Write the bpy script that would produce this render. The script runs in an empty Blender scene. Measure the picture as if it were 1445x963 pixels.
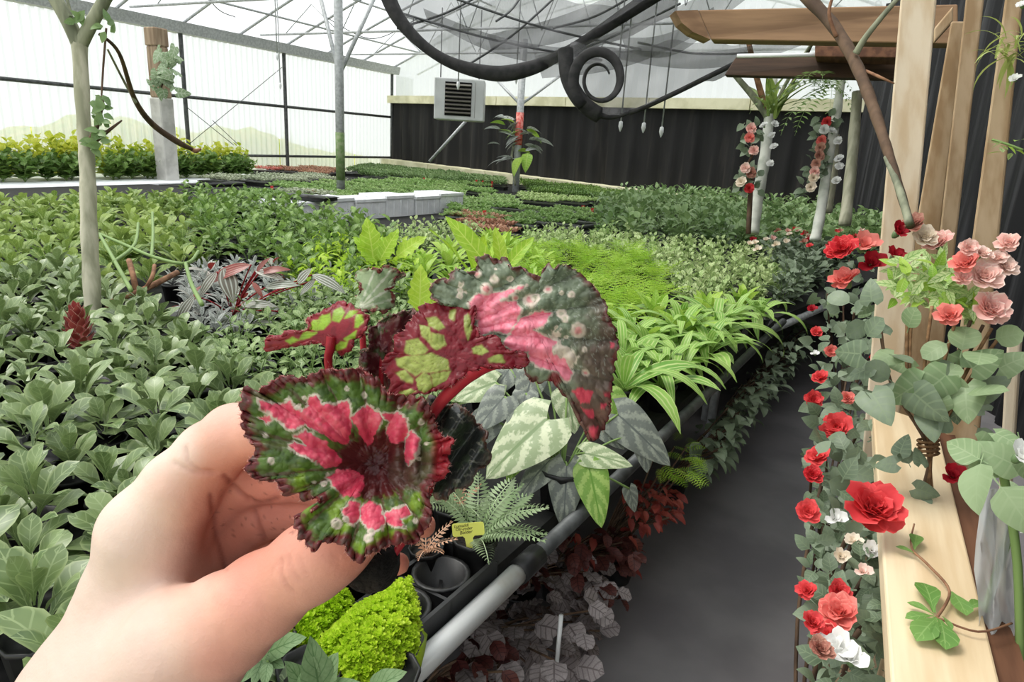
import bpy, bmesh, math, random
import numpy as np
from mathutils import Vector, Matrix, Euler

# ---------------------------------------------------------------- camera
R = math.radians
FPX, CX, CY = 950.0, 722.5, 481.5
YAW, PITCH, ROLL = R(25.25), R(16.4), R(3.43)
CAM = Vector((0, 0, 1.55))
_f = Vector((-math.sin(YAW)*math.cos(PITCH), math.cos(YAW)*math.cos(PITCH), -math.sin(PITCH)))
_r = Vector((math.cos(YAW), math.sin(YAW), 0))
_u = _r.cross(_f)
CAMX = _r*math.cos(ROLL) + _u*math.sin(ROLL)
CAMY = _u*math.cos(ROLL) - _r*math.sin(ROLL)
CAMF = _f
SC = bpy.context.scene
COL = SC.collection
cam_data = bpy.data.cameras.new('camera')
cam_data.sensor_width = 36.0
cam_data.lens = FPX/1445*36.0
cam_data.clip_start = 0.02
cam_data.clip_end = 200
cam_ob = bpy.data.objects.new('camera', cam_data)
COL.objects.link(cam_ob)
_m = Matrix((CAMX, CAMY, -CAMF)).transposed().to_4x4()
_m.translation = CAM
cam_ob.matrix_world = _m
SC.camera = cam_ob

# ---------------------------------------------------------------- sky, sun, exposure
world = bpy.data.worlds.new('overcast_sky')
SC.world = world
world.use_nodes = True
_bg = world.node_tree.nodes['Background']
_bg.inputs['Color'].default_value = (0.96, 0.985, 1.0, 1)
_bg.inputs['Strength'].default_value = 1.3
sun = bpy.data.lights.new('sun', 'SUN')
sun.energy = 3.5
sun.angle = R(25)
sun.color = (1.0, 0.97, 0.91)
sun_ob = bpy.data.objects.new('sun', sun)
COL.objects.link(sun_ob)
sun_ob.rotation_euler = Vector((0.50, 0.12, -0.86)).to_track_quat('-Z', 'Y').to_euler()
SC.view_settings.view_transform = 'Standard'
SC.view_settings.look = 'None'
SC.view_settings.exposure = 0.25
SC.view_settings.gamma = 1.0
SC.view_settings.use_curve_mapping = False
SC.cycles.transparent_max_bounces = 16
SC.cycles.max_bounces = 8

random.seed(7)
rng = np.random.default_rng(7)
PI = math.pi

# ---------------------------------------------------------------- helpers
def lin(c):
    return tuple(((x/255)/12.92 if x/255 <= .04045 else ((x/255+.055)/1.055)**2.4) for x in c[:3])
def at_depth(px, py, d):
    return CAM + (CAMF + CAMX*((px-CX)/FPX) - CAMY*((py-CY)/FPX))*d
def at_z(px, py, z):
    v = CAMF + CAMX*((px-CX)/FPX) - CAMY*((py-CY)/FPX)
    return CAM + v*((z-CAM.z)/v.z)
def proj(p):
    v = Vector(p) - CAM
    d = v.dot(CAMF)
    if d < 1e-4: return None
    return (CX + FPX*v.dot(CAMX)/d, CY - FPX*v.dot(CAMY)/d, d)
def inpoly(x, y, poly):
    c = False; n = len(poly)
    for i in range(n):
        x1, y1 = poly[i]; x2, y2 = poly[i-1]
        if (y1 > y) != (y2 > y) and x < (x2-x1)*(y-y1)/(y2-y1)+x1: c = not c
    return c

class MB:
    """collects verts, faces and uvs of one mesh"""
    def __init__(s): s.v = []; s.f = []; s.uv = []; s.smooth = True
    def add(s, vs, fs, uvs=None):
        o = len(s.v)
        s.v += [tuple(p) for p in vs]
        s.f += [tuple(i+o for i in f) for f in fs]
        s.uv += (uvs if uvs else [(0.5, 0.5)]*len(vs))
        return s
    def box(s, lo, hi, mtx=None):
        x0, y0, z0 = lo; x1, y1, z1 = hi
        vs = [Vector(p) for p in ((x0,y0,z0),(x1,y0,z0),(x1,y1,z0),(x0,y1,z0),(x0,y0,z1),(x1,y0,z1),(x1,y1,z1),(x0,y1,z1))]
        if mtx: vs = [mtx @ p for p in vs]
        return s.add(vs, [(0,3,2,1),(4,5,6,7),(0,1,5,4),(1,2,6,5),(2,3,7,6),(3,0,4,7)])
    def hexa(s, q):
        return s.add(q, [(0,3,2,1),(4,5,6,7),(0,1,5,4),(1,2,6,5),(2,3,7,6),(3,0,4,7)])
    def tube(s, pts, rad, n=8, cap=True, flat=1.0):
        pts = [Vector(p) for p in pts]
        if not hasattr(rad, '__len__'): rad = [rad]*len(pts)
        t0 = (pts[1]-pts[0]).normalized()
        a = t0.orthogonal().normalized(); vs = []; uvs = []
        for i, p in enumerate(pts):
            t = (pts[min(i+1, len(pts)-1)]-pts[max(i-1, 0)]).normalized()
            a = (a - t*a.dot(t)).normalized(); b = t.cross(a)
            for k in range(n):
                w = 2*PI*k/n
                vs.append(p + a*(math.cos(w)*rad[i]) + b*(math.sin(w)*rad[i]*flat)); uvs.append((k/n, i/(len(pts)-1)))
        fs = [(i*n+k, i*n+(k+1) % n, (i+1)*n+(k+1) % n, (i+1)*n+k) for i in range(len(pts)-1) for k in range(n)]
        if cap: fs += [tuple(range(n-1, -1, -1)), tuple(range((len(pts)-1)*n, len(pts)*n))]
        return s.add(vs, fs, uvs)
    def lathe(s, prof, n=16, c=(0, 0, 0)):
        vs = []; m = len(prof)
        for r, z in prof:
            for k in range(n):
                w = 2*PI*k/n; vs.append((c[0]+r*math.cos(w), c[1]+r*math.sin(w), c[2]+z))
        fs = [(i*n+k, i*n+(k+1) % n, (i+1)*n+(k+1) % n, (i+1)*n+k) for i in range(m-1) for k in range(n)]
        return s.add(vs, fs)
    def grid(s, rows, uv=True):
        nr, nc = len(rows), len(rows[0])
        vs = [p for r in rows for p in r]
        uvs = [(j/(nc-1), i/(nr-1)) for i in range(nr) for j in range(nc)]
        return s.add(vs, [(i*nc+j, i*nc+j+1, (i+1)*nc+j+1, (i+1)*nc+j) for i in range(nr-1) for j in range(nc-1)], uvs)
    def blob(s, c, r, n=8, m=5, sq=(1, 1, 1), jit=0.0):
        vs = []; uvs = []
        for i in range(m+1):
            a = PI*i/m
            for k in range(n):
                w = 2*PI*k/n; q = 1+random.uniform(-jit, jit)
                vs.append((c[0]+r*q*sq[0]*math.sin(a)*math.cos(w), c[1]+r*q*sq[1]*math.sin(a)*math.sin(w), c[2]+r*q*sq[2]*math.cos(a))); uvs.append((k/n, i/m))
        return s.add(vs, [(i*n+k, (i+1)*n+k, (i+1)*n+(k+1) % n, i*n+(k+1) % n) for i in range(m) for k in range(n)], uvs)
    def merge(s, o, mtx):
        return s.add([mtx @ Vector(p) for p in o.v], o.f, list(o.uv))
    def mesh(s, name, mat, off=(0, 0, 0)):
        me = bpy.data.meshes.new(name)
        me.from_pydata([(x-off[0], y-off[1], z-off[2]) for x, y, z in s.v], [], s.f)
        ul = me.uv_layers.new(name='uv')
        li = np.zeros(len(me.loops), dtype=np.int32); me.loops.foreach_get('vertex_index', li)
        ul.data.foreach_set('uv', np.asarray(s.uv, dtype=np.float32)[li].ravel())
        if s.smooth: me.polygons.foreach_set('use_smooth', [True]*len(me.polygons))
        if mat: me.materials.append(mat)
        me.update()
        return me

def obj(name, mb, mat=None, parent=None, smooth=None, kind=None, loc=None):
    """links a mesh as one object; vertices are in world space and shifted to the parent's base (or to loc)"""
    if isinstance(mb, MB):
        if smooth is not None: mb.smooth = smooth
        off = loc if loc is not None else (parent.location if parent is not None else (0, 0, 0))
        if parent is not None and parent.parent is not None and loc is None: off = Vector(off)+parent.parent.location
        me = mb.mesh(name, mat, off)
    else: me = mb
    o = bpy.data.objects.new(name, me); COL.objects.link(o)
    if parent is not None: o.parent = parent
    elif loc is not None: o.location = loc
    if kind: o['kind'] = kind
    return o
def part(name, me, parent, mtx=None):
    o = bpy.data.objects.new(name, me); COL.objects.link(o); o.parent = parent
    if mtx is not None: o.matrix_local = mtx
    return o
def tag(o, label, cat, group=None):
    o['label'] = label; o['category'] = cat
    if group: o['group'] = group
    return o
def thing(name, label, cat, loc=(0, 0, 0), group=None, rotz=0, scale=1):
    o = bpy.data.objects.new(name, None); COL.objects.link(o)
    o.empty_display_size = .05; o.location = loc; o.rotation_euler = (0, 0, rotz); o.scale = (scale,)*3
    return tag(o, label, cat, group)
def struct(name, mb=None, mat=None, smooth=False, label=None):
    if mb is None:
        o = bpy.data.objects.new(name, None); COL.objects.link(o)
    else: o = obj(name, mb, mat, smooth=smooth)
    o['kind'] = 'structure'
    if label: o['label'] = label
    return o
def spline(pts, n=8, closed=False):
    P = [Vector(p) for p in pts]; out = []; m = len(P)
    for i in range(m if closed else m-1):
        g = lambda k: P[(i+k) % m] if closed else P[max(0, min(m-1, i+k))]
        p0, p1, p2, p3 = g(-1), g(0), g(1), g(2)
        for k in range(n):
            t = k/n
            out.append(.5*((2*p1)+(p2-p0)*t+(2*p0-5*p1+4*p2-p3)*t*t+(3*p1-p0-3*p2+p3)*t**3))
    if not closed: out.append(P[-1])
    return out
def pxcurve(pts, n=6):
    """(px, py, depth) control points to a smooth world curve"""
    return spline([at_depth(*p) for p in pts], n)

# ---------------------------------------------------------------- materials
def _new(name):
    m = bpy.data.materials.new(name); m.use_nodes = True
    nt = m.node_tree; nt.nodes.clear()
    return m, nt, nt.nodes, nt.links
def _n(ns, typ, **kw):
    n = ns.new(typ)
    for k, v in kw.items(): setattr(n, k, v)
    return n
def _mix(ns, ls, fac, a, b, blend='MIX'):
    n = ns.new('ShaderNodeMix'); n.data_type = 'RGBA'; n.blend_type = blend
    for i, v in ((0, fac), (6, a), (7, b)):
        if hasattr(v, 'links'): ls.new(v, n.inputs[i])
        elif i == 0: n.inputs[0].default_value = v
        else: n.inputs[i].default_value = (*lin(v), 1)
    return n.outputs[2]
def _math(ns, ls, op, a, b=None, c=None):
    n = ns.new('ShaderNodeMath'); n.operation = op
    for i, v in enumerate((a, b, c)):
        if v is None: continue
        if hasattr(v, 'links'): ls.new(v, n.inputs[i])
        else: n.inputs[i].default_value = v
    return n.outputs[0]
def _step(ns, ls, x, e0, e1):
    n = ns.new('ShaderNodeMapRange'); n.interpolation_type = 'SMOOTHSTEP'
    ls.new(x, n.inputs[0]); n.inputs[1].default_value = e0; n.inputs[2].default_value = e1
    n.inputs[3].default_value = 0; n.inputs[4].default_value = 1
    return n.outputs[0]
def mat(name, c, c2=None, rough=.6, spec=.3, metal=0, scale=8, stretch=(1, 1, 1), bump=0, transl=0, alpha=1, detail=4, contrast=(.35, .65), coat=0, sss=0):
    m, nt, ns, ls = _new(name)
    out = ns.new('ShaderNodeOutputMaterial'); b = ns.new('ShaderNodeBsdfPrincipled')
    b.inputs['Roughness'].default_value = rough; b.inputs['Metallic'].default_value = metal
    b.inputs['Specular IOR Level'].default_value = spec; b.inputs['Coat Weight'].default_value = coat
    b.inputs['Subsurface Weight'].default_value = sss
    if c2 is not None or bump:
        tc = ns.new('ShaderNodeTexCoord'); mp = ns.new('ShaderNodeMapping'); mp.inputs['Scale'].default_value = stretch
        ls.new(tc.outputs['Object'], mp.inputs[0])
        nz = ns.new('ShaderNodeTexNoise'); nz.inputs['Scale'].default_value = scale; nz.inputs['Detail'].default_value = detail
        ls.new(mp.outputs[0], nz.inputs['Vector'])
        if c2 is not None:
            f = _step(ns, ls, nz.outputs[0], *contrast)
            ls.new(_mix(ns, ls, f, c, c2), b.inputs['Base Color'])
        else: b.inputs['Base Color'].default_value = (*lin(c), 1)
        if bump:
            bp = ns.new('ShaderNodeBump'); bp.inputs['Strength'].default_value = min(1, bump); bp.inputs['Distance'].default_value = .01
            ls.new(nz.outputs[0], bp.inputs['Height']); ls.new(bp.outputs[0], b.inputs['Normal'])
    else: b.inputs['Base Color'].default_value = (*lin(c), 1)
    sh = b.outputs[0]
    if transl:
        t = ns.new('ShaderNodeBsdfTranslucent'); t.inputs[0].default_value = (*lin(c), 1)
        mx = ns.new('ShaderNodeMixShader'); mx.inputs[0].default_value = transl
        ls.new(sh, mx.inputs[1]); ls.new(t.outputs[0], mx.inputs[2]); sh = mx.outputs[0]
    if alpha < 1:
        t = ns.new('ShaderNodeBsdfTransparent'); mx = ns.new('ShaderNodeMixShader'); mx.inputs[0].default_value = alpha
        ls.new(t.outputs[0], mx.inputs[1]); ls.new(sh, mx.inputs[2]); sh = mx.outputs[0]
    ls.new(sh, out.inputs[0])
    return m
def leafmat(name, c1, c2, vein=None, nveins=9, slope=.55, vw=.16, rib=.06, stripes=0, edge=None, transl=.28, rough=.42, back=None, spec=.35, patch=None, wob=.0):
    """leaf colour: c1..c2 by object, veins or stripes from the leaf's own uv"""
    m, nt, ns, ls = _new(name)
    out = ns.new('ShaderNodeOutputMaterial'); b = ns.new('ShaderNodeBsdfPrincipled')
    oi = ns.new('ShaderNodeObjectInfo'); tc = ns.new('ShaderNodeTexCoord')
    nz = ns.new('ShaderNodeTexNoise'); nz.inputs['Scale'].default_value = 22; nz.inputs['Detail'].default_value = 2
    ls.new(tc.outputs['Object'], nz.inputs['Vector'])
    f = _math(ns, ls, 'ADD', _math(ns, ls, 'MULTIPLY', oi.outputs['Random'], .7), _math(ns, ls, 'MULTIPLY_ADD', nz.outputs[0], 1.2, -.45))
    fc = ns.new('ShaderNodeClamp'); ls.new(f, fc.inputs[0])
    col = _mix(ns, ls, fc.outputs[0], c1, c2)
    sp = ns.new('ShaderNodeSeparateXYZ'); ls.new(tc.outputs['UV'], sp.inputs[0])
    u = _math(ns, ls, 'ABSOLUTE', _math(ns, ls, 'MULTIPLY_ADD', sp.outputs[0], 2, -1)); v = sp.outputs[1]
    if patch is not None:
        nz2 = ns.new('ShaderNodeTexNoise'); nz2.inputs['Scale'].default_value = 60; ls.new(tc.outputs['Object'], nz2.inputs['Vector'])
        col = _mix(ns, ls, _step(ns, ls, nz2.outputs[0], .5, .62), col, patch)
    if edge is not None: col = _mix(ns, ls, _step(ns, ls, u, .7, 1.0), col, edge)
    if vein is not None:
        if stripes:
            w = _math(ns, ls, 'PINGPONG', _math(ns, ls, 'MULTIPLY', u, stripes), 1.0)
            mk = _step(ns, ls, w, .55, .85)
        else:
            w = _math(ns, ls, 'PINGPONG', _math(ns, ls, 'MULTIPLY', _math(ns, ls, 'SUBTRACT', _math(ns, ls, 'MULTIPLY_ADD', nz.outputs[0], wob, v), _math(ns, ls, 'MULTIPLY', u, slope/ max(1,nveins)*2)), nveins), .5)
            mk = _math(ns, ls, 'SUBTRACT', 1.0, _step(ns, ls, w, vw*.4, vw))
            r = _math(ns, ls, 'SUBTRACT', 1.0, _step(ns, ls, u, rib*.6, rib*1.6))
            mk = _math(ns, ls, 'MAXIMUM', _math(ns, ls, 'MULTIPLY', mk, .75), r)
        col = _mix(ns, ls, mk, col, vein)
    if back is not None:
        ge = ns.new('ShaderNodeNewGeometry'); col = _mix(ns, ls, ge.outputs['Backfacing'], col, back)
    ls.new(col, b.inputs['Base Color'])
    b.inputs['Roughness'].default_value = rough; b.inputs['Specular IOR Level'].default_value = spec
    t = ns.new('ShaderNodeBsdfTranslucent'); ls.new(col, t.inputs[0])
    mx = ns.new('ShaderNodeMixShader'); mx.inputs[0].default_value = transl
    ls.new(b.outputs[0], mx.inputs[1]); ls.new(t.outputs[0], mx.inputs[2]); ls.new(mx.outputs[0], out.inputs[0])
    return m
def vcolmat(name, rough=.45, transl=.2, bump=0, bscale=300, sss=0, spec=.35):
    """colour read from the mesh attribute 'col' (the thing's own pigment)"""
    m, nt, ns, ls = _new(name)
    out = ns.new('ShaderNodeOutputMaterial'); b = ns.new('ShaderNodeBsdfPrincipled')
    a = ns.new('ShaderNodeAttribute'); a.attribute_name = 'col'
    ls.new(a.outputs[0], b.inputs['Base Color'])
    b.inputs['Roughness'].default_value = rough; b.inputs['Specular IOR Level'].default_value = spec
    if sss:
        b.inputs['Subsurface Weight'].default_value = sss; b.inputs['Subsurface Radius'].default_value = (.6, .25, .15); b.inputs['Subsurface Scale'].default_value = .006
    if bump:
        tc = ns.new('ShaderNodeTexCoord'); nz = ns.new('ShaderNodeTexNoise'); nz.inputs['Scale'].default_value = bscale; nz.inputs['Detail'].default_value = 3
        ls.new(tc.outputs['Object'], nz.inputs['Vector'])
        bp = ns.new('ShaderNodeBump'); bp.inputs['Strength'].default_value = bump; bp.inputs['Distance'].default_value = .0006
        ls.new(nz.outputs[0], bp.inputs['Height']); ls.new(bp.outputs[0], b.inputs['Normal'])
    sh = b.outputs[0]
    if transl:
        t = ns.new('ShaderNodeBsdfTranslucent'); ls.new(a.outputs[0], t.inputs[0])
        mx = ns.new('ShaderNodeMixShader'); mx.inputs[0].default_value = transl
        ls.new(sh, mx.inputs[1]); ls.new(t.outputs[0], mx.inputs[2]); sh = mx.outputs[0]
    ls.new(sh, out.inputs[0])
    return m

M = {}
M['floor'] = mat('dark_ground_cloth', (112, 109, 111), (132, 129, 130), rough=.7, spec=.25, scale=2.2, detail=8, bump=.15)
M['film'] = mat('roof_film', (236, 240, 243), rough=.5, transl=.6, alpha=.42)
M['poly'] = mat('corrugated_panel', (204, 209, 213), rough=.35, transl=.7, alpha=.74)
M['galv'] = mat('galvanised_steel', (184, 187, 187), (160, 163, 163), rough=.45, metal=.2, scale=30)
M['steel_dark'] = mat('dark_steel', (92, 94, 94), (70, 72, 72), rough=.5, metal=.4, scale=20)
M['tarp'] = mat('black_curtain', (24, 23, 23), (48, 45, 42), rough=.65, spec=.3, scale=2.2, stretch=(5, 5, .35), contrast=(.5, .75))
M['tarp_right'] = mat('charcoal_curtain', (26, 26, 28), (58, 58, 60), rough=.6, scale=3, stretch=(6, 6, .2), contrast=(.45, .7))
M['curb'] = mat('cream_timber', (226, 222, 190), (200, 196, 160), rough=.7, scale=4)
M['wood_pale'] = mat('pale_timber', (240, 224, 198), (220, 196, 162), rough=.6, scale=2.6, stretch=(7, 7, .55), bump=.12, detail=6)
M['plank'] = mat('pale_plank', (228, 208, 174), (208, 182, 144), rough=.55, scale=2.6, stretch=(8, .6, 8), bump=.1, detail=6)
M['wood_stud'] = mat('tan_stud', (204, 178, 144), (176, 146, 110), rough=.65, scale=2.6, stretch=(8, 8, .5), bump=.1)
M['wood_beam'] = mat('brown_beam', (152, 120, 90), (118, 90, 66), rough=.7, scale=2.4, stretch=(.6, 5, 7), bump=.2)
M['wood_dark'] = mat('dark_beam', (78, 58, 44), (54, 40, 30), rough=.75, scale=3, stretch=(.6, 5, 7))
M['wood_side'] = mat('brown_plank_side', (112, 76, 54), (84, 54, 38), rough=.75, scale=5, stretch=(6, .6, 6))
M['bark'] = mat('brown_bark', (104, 82, 64), (74, 58, 46), rough=.8, scale=20, stretch=(1, 1, .3), bump=.5)
M['bark_grey'] = mat('grey_green_bark', (150, 152, 128), (108, 112, 92), rough=.75, scale=9, stretch=(3, 3, .5), bump=.3)
M['bark_pale'] = mat('pale_smooth_bark', (188, 184, 162), (140, 140, 116), rough=.7, scale=7, stretch=(3, 3, .4), bump=.2)
M['bark_white'] = mat('whitewashed_bark', (226, 226, 216), (186, 190, 178), rough=.7, scale=10, bump=.3)
M['net'] = mat('shade_net', (112, 112, 113), (84, 84, 86), rough=.8, alpha=.58, scale=3)
M['net_dense'] = mat('folded_shade_net', (52, 51, 51), (36, 36, 36), rough=.8, alpha=.93, scale=14)
M['heater'] = mat('grey_enamel', (196, 198, 196), (180, 182, 180), rough=.4, scale=3)
M['louver'] = mat('heater_slat', (120, 116, 108), rough=.4, metal=.3)
M['black'] = mat('black_plastic', (26, 26, 27), (38, 38, 38), rough=.42, spec=.4, scale=30)
M['blackhole'] = mat('dark_inside', (14, 13, 12), rough=.9)
M['soil'] = mat('potting_soil', (36, 29, 25), (14, 11, 10), rough=.95, scale=120, bump=1.0)
M['benchtop'] = mat('black_bench_mesh', (20, 20, 19), (30, 30, 28), rough=.8, scale=40)
M['foam'] = mat('white_foam_block', (246, 247, 248), (232, 234, 236), rough=.75, scale=12, bump=.1)
M['white'] = mat('white_plastic', (230, 232, 232), rough=.5)
M['concrete'] = mat('weathered_concrete', (200, 198, 192), (172, 170, 164), rough=.85, scale=6, bump=.3)
M['redtape'] = mat('red_white_tape', (196, 60, 50), (226, 150, 140), rough=.6, scale=18)
M['gravel'] = mat('pale_bench_sheet', (240, 242, 244), (226, 229, 232), rough=.8, scale=6)
M['column_wood'] = mat('weathered_timber', (164, 144, 120), (132, 112, 92), rough=.8, scale=4, stretch=(5, 5, .6), bump=.2)
M['grass'] = mat('tall_grass', (150, 172, 50), (206, 196, 110), rough=.8, scale=3, stretch=(3, 3, .4), transl=.2)
M['ground'] = mat('outside_ground', (188, 186, 150), (160, 170, 110), rough=.9, scale=2)
M['redlabel'] = mat('red_plant_label', (214, 62, 60), rough=.5)
M['yellow'] = mat('yellow_plant_label', (226, 226, 112), rough=.45, transl=.15)
M['ink'] = mat('dark_ink', (70, 62, 30), rough=.6)
M['sheet'] = mat('clear_plastic_wrap', (216, 218, 218), rough=.15, spec=.6, transl=.3, alpha=.75)
M['twine'] = mat('brown_twine', (150, 116, 82), (112, 84, 58), rough=.85, scale=60)
M['twig'] = mat('dry_twig', (150, 112, 84), (112, 78, 58), rough=.85, scale=30)

# ================================================================ SETTING
BZ = .72                                   # height of the bench tops
floor = MB(); floor.box((-10.6, -1.2, -.05), (3.2, 15.2, 0)); struct('floor', floor, M['floor'])
g = MB(); g.box((-40, -6, -.3), (20, 40, -.06)); struct('outside_ground', g, M['ground'])

# left wall of corrugated panels
WX, WY0, WY1, EZ = -10.5, 2.4, 14.5, 3.0
wl = struct('wall_left')
def corrugated(width, height, pitch=.13, dep=.022):
    n = int(round(width/pitch)); rows = [[], []]
    for i in range(n):
        y = i*pitch
        for dy, dx in ((0, 0), (.25, 0), (.42, dep), (.8, dep)):
            for k, z in ((0, 0), (1, height)): rows[k].append(Vector((dx, y+dy*pitch, z)))
    for k, z in ((0, 0), (1, height)): rows[k].append(Vector((0, n*pitch, z)))
    m = MB(); m.grid(rows); m.smooth = False
    return m
PWID = .13*9
pan = corrugated(PWID, EZ-.05).mesh('panel', M['poly'])
for i in range(11):
    y = WY0+i*(PWID+.012)
    o = part('panel', pan, wl); o.location = (WX+.01*(i % 2), y, .02)
# frame pipes of the left wall
def along_wall(z, r, name, mt, lab):
    m = MB(); m.tube([(WX+.08, WY0, z), (WX+.08, WY1, z)], r, 8)
    o = obj(name, m, mt); o['kind'] = 'structure'; o['label'] = lab; return o
gt = MB(); gt.hexa([(WX+.02, WY0, EZ-.03), (WX+.2, WY0, EZ-.03), (WX+.2, WY1, EZ-.03), (WX+.02, WY1, EZ-.03),
                    (WX-.04, WY0, EZ+.14), (WX+.24, WY0, EZ+.14), (WX+.24, WY1, EZ+.14), (WX-.04, WY1, EZ+.14)])
struct('trim_1', gt, M['galv'], label='grey steel gutter beam along the top of the corrugated wall')
along_wall(1.98, .028, 'trim_2', M['steel_dark'], 'middle steel rail on the corrugated wall')
along_wall(1.02, .026, 'trim_3', M['steel_dark'], 'low steel rail on the corrugated wall')
for i, px in enumerate((403, 262, 553)):
    # where this picture column meets the wall plane
    v = CAMF + CAMX*((px-CX)/FPX) - CAMY*((150-CY)/FPX); p = CAM + v*((WX+.1-CAM.x)/v.x)
    m = MB(); m.tube([(WX+.1, p.y, 0), (WX+.1, p.y, EZ)], .035, 8)
    struct('trim_%d' % (4+i), m, M['steel_dark'], label=('steel wall post midway along the corrugated wall', 'steel wall post behind the concrete column', 'steel corner post beside the black curtain')[i])
def onwall(px, py):
    v = CAMF + CAMX*((px-CX)/FPX) - CAMY*((py-CY)/FPX); return CAM + v*((WX+.13-CAM.x)/v.x)
for i, (a, b) in enumerate((((265, 205), (398, 95)), ((335, 203), (300, 170)), ((262, 150), (330, 205)))):
    m = MB(); m.tube([onwall(*a), onwall(*b)], .006, 5)
    tag(obj('brace_wire', m, M['steel_dark']), ('long bracing wire rising to the wall post', 'short bracing wire low on the corrugated wall', 'bracing wire slanting down beside the column')[i], 'wire')

# grass bank outside
gb = MB(); rows = []
random.seed(3)
for i in range(2):
    rows.append([])
prof = [(j/60) for j in range(61)]
def gh(y): return 1.05+.62*math.exp(-((y-9.6)/2.0)**2)+.55*math.exp(-((y-13.4)/1.8)**2)
rows = [[Vector((-13.0-k*.5, 1+t*17, (0, .6, .92, 1.0)[k]*gh(1+t*17)*(1+.05*math.sin(t*90+k)) - .1)) for t in prof] for k in range(4)]
gb.grid(rows)
for i in range(900):
    y = random.uniform(1, 18); h = gh(y)*random.uniform(.75, 1.12); x = -13.3-random.uniform(0, .9); w = .02
    gb.add([(x, y-w, .3), (x, y+w, .3), (x+random.uniform(-.05, .05), y+random.uniform(-.15, .15), h)], [(0, 1, 2)])
o = obj('grass', gb, M['grass']); o['kind'] = 'stuff'; o['label'] = 'tall pale green grass outside behind the corrugated wall'

# back wall: black curtain hung from a ledge, white panels above, cream curb below
C0 = Vector((-10.45, 14.45, 0)); 
A1 = at_depth(1240, 162, 9.6); A1.z = 0
bdir = (A1-C0); blen = bdir.length; bdir.normalize(); bnor = Vector((-bdir.y, bdir.x, 0))   # bnor points away from camera
if bnor.dot(C0-CAM) < 0: bnor = -bnor
def bw(s, z, off=0): return C0 + bdir*s + Vector((0, 0, z)) + bnor*off
def bw_px(px, py, off=0):
    v = CAMF + CAMX*((px-CX)/FPX) - CAMY*((py-CY)/FPX); o0 = C0+bnor*off
    p = CAM + v*((o0-CAM).dot(bnor)/v.dot(bnor)); return (p-C0).dot(bdir), p.z
zt0, zb0 = bw_px(553, 146)[1], bw_px(553, 224)[1]
s1, zt1 = bw_px(1050, 156); zb1 = bw_px(1050, 284)[1]
def ztop(s): return zt0+(zt1-zt0)*s/s1
def zbot(s): return zb0+(zb1-zb0)*s/s1
wb = struct('wall_back')
random.seed(5)
N = 190; rows = [[], [], []]
xs = [blen*i/N for i in range(N+1)]
for i, s in enumerate(xs):
    w = .035*math.sin(i*.9)+.03*math.sin(i*.37+1)+random.uniform(-.02, .02)
    for k, q in enumerate((0, .5, 1)): rows[k].append(bw(s, zbot(s)+(ztop(s)-zbot(s))*q, -.03-w*(1.2-q*.8)))
c = MB(); c.grid(rows); obj('curtain', c, M['tarp'], wb)
for q, nm in ((0, 'ledge'), (1, 'curb')):
    m = MB()
    for k in range(6):
        sa, sb = blen*k/6+.01, blen*(k+1)/6-.01
        za, zb_ = (ztop(sa), ztop(sb)) if q == 0 else (zbot(sa), zbot(sb)); h = .17 if q == 0 else -.19
        dep = -.18 if q == 0 else -.42
        q8 = [bw(sa, za, .05), bw(sb, zb_, .05), bw(sb, zb_, dep), bw(sa, za, dep), bw(sa, za+h, .05), bw(sb, zb_+h, .05), bw(sb, zb_+h, dep), bw(sa, za+h, dep)]
        mm = MB(); mm.hexa(q8); mm.smooth = False
        obj('timber', mm, M['curb'], wb)
# white panels above the ledge
pl = MB()
rowa = []; rowb = []
for i in range(121):
    s = blen*i/120; w = .02*(i % 2)
    rowa.append(bw(s, ztop(s)+.1, .1+w)); rowb.append(bw(s, 5.4, .1+w))
pl.grid([rowa, rowb]); pl.smooth = False
obj('upper_panel', pl, M['poly'], wb)
pl = MB(); pl.hexa([bw(0, 0, 0), bw(blen, 0, 0), bw(blen, 0, .05), bw(0, 0, .05), bw(0, zbot(0), 0), bw(blen, zbot(blen), 0), bw(blen, zbot(blen), .05), bw(0, zbot(0), .05)])
obj('base_board', pl, M['concrete'], wb, smooth=False)

# right wall: charcoal curtain in folds
RX = 1.12
wr = struct('wall_right'); rows = [[], [], []]
random.seed(9)
yy = -1.0; Y1 = (C0+bdir*blen).y+.3; k = 0
end = C0+bdir*blen
path = [Vector((RX, -1.0, 0)), Vector((RX, 5.5, 0)), Vector((end.x, end.y, 0))-bdir*.25+bnor*.02]
P = []
for a, b in zip(path[:-1], path[1:]):
    n = int((b-a).length/.035)
    for i in range(n): P.append(a+(b-a)*(i/n))
for i, p in enumerate(P):
    w = .03*math.sin(i*.8)+.02*math.sin(i*.31)+random.uniform(-.012, .012)
    for q, z in enumerate((0, 1.6, 3.6)): rows[q].append(Vector((p.x+w, p.y, z)))
c = MB(); c.grid(rows); obj('curtain', c, M['tarp_right'], wr)
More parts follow.
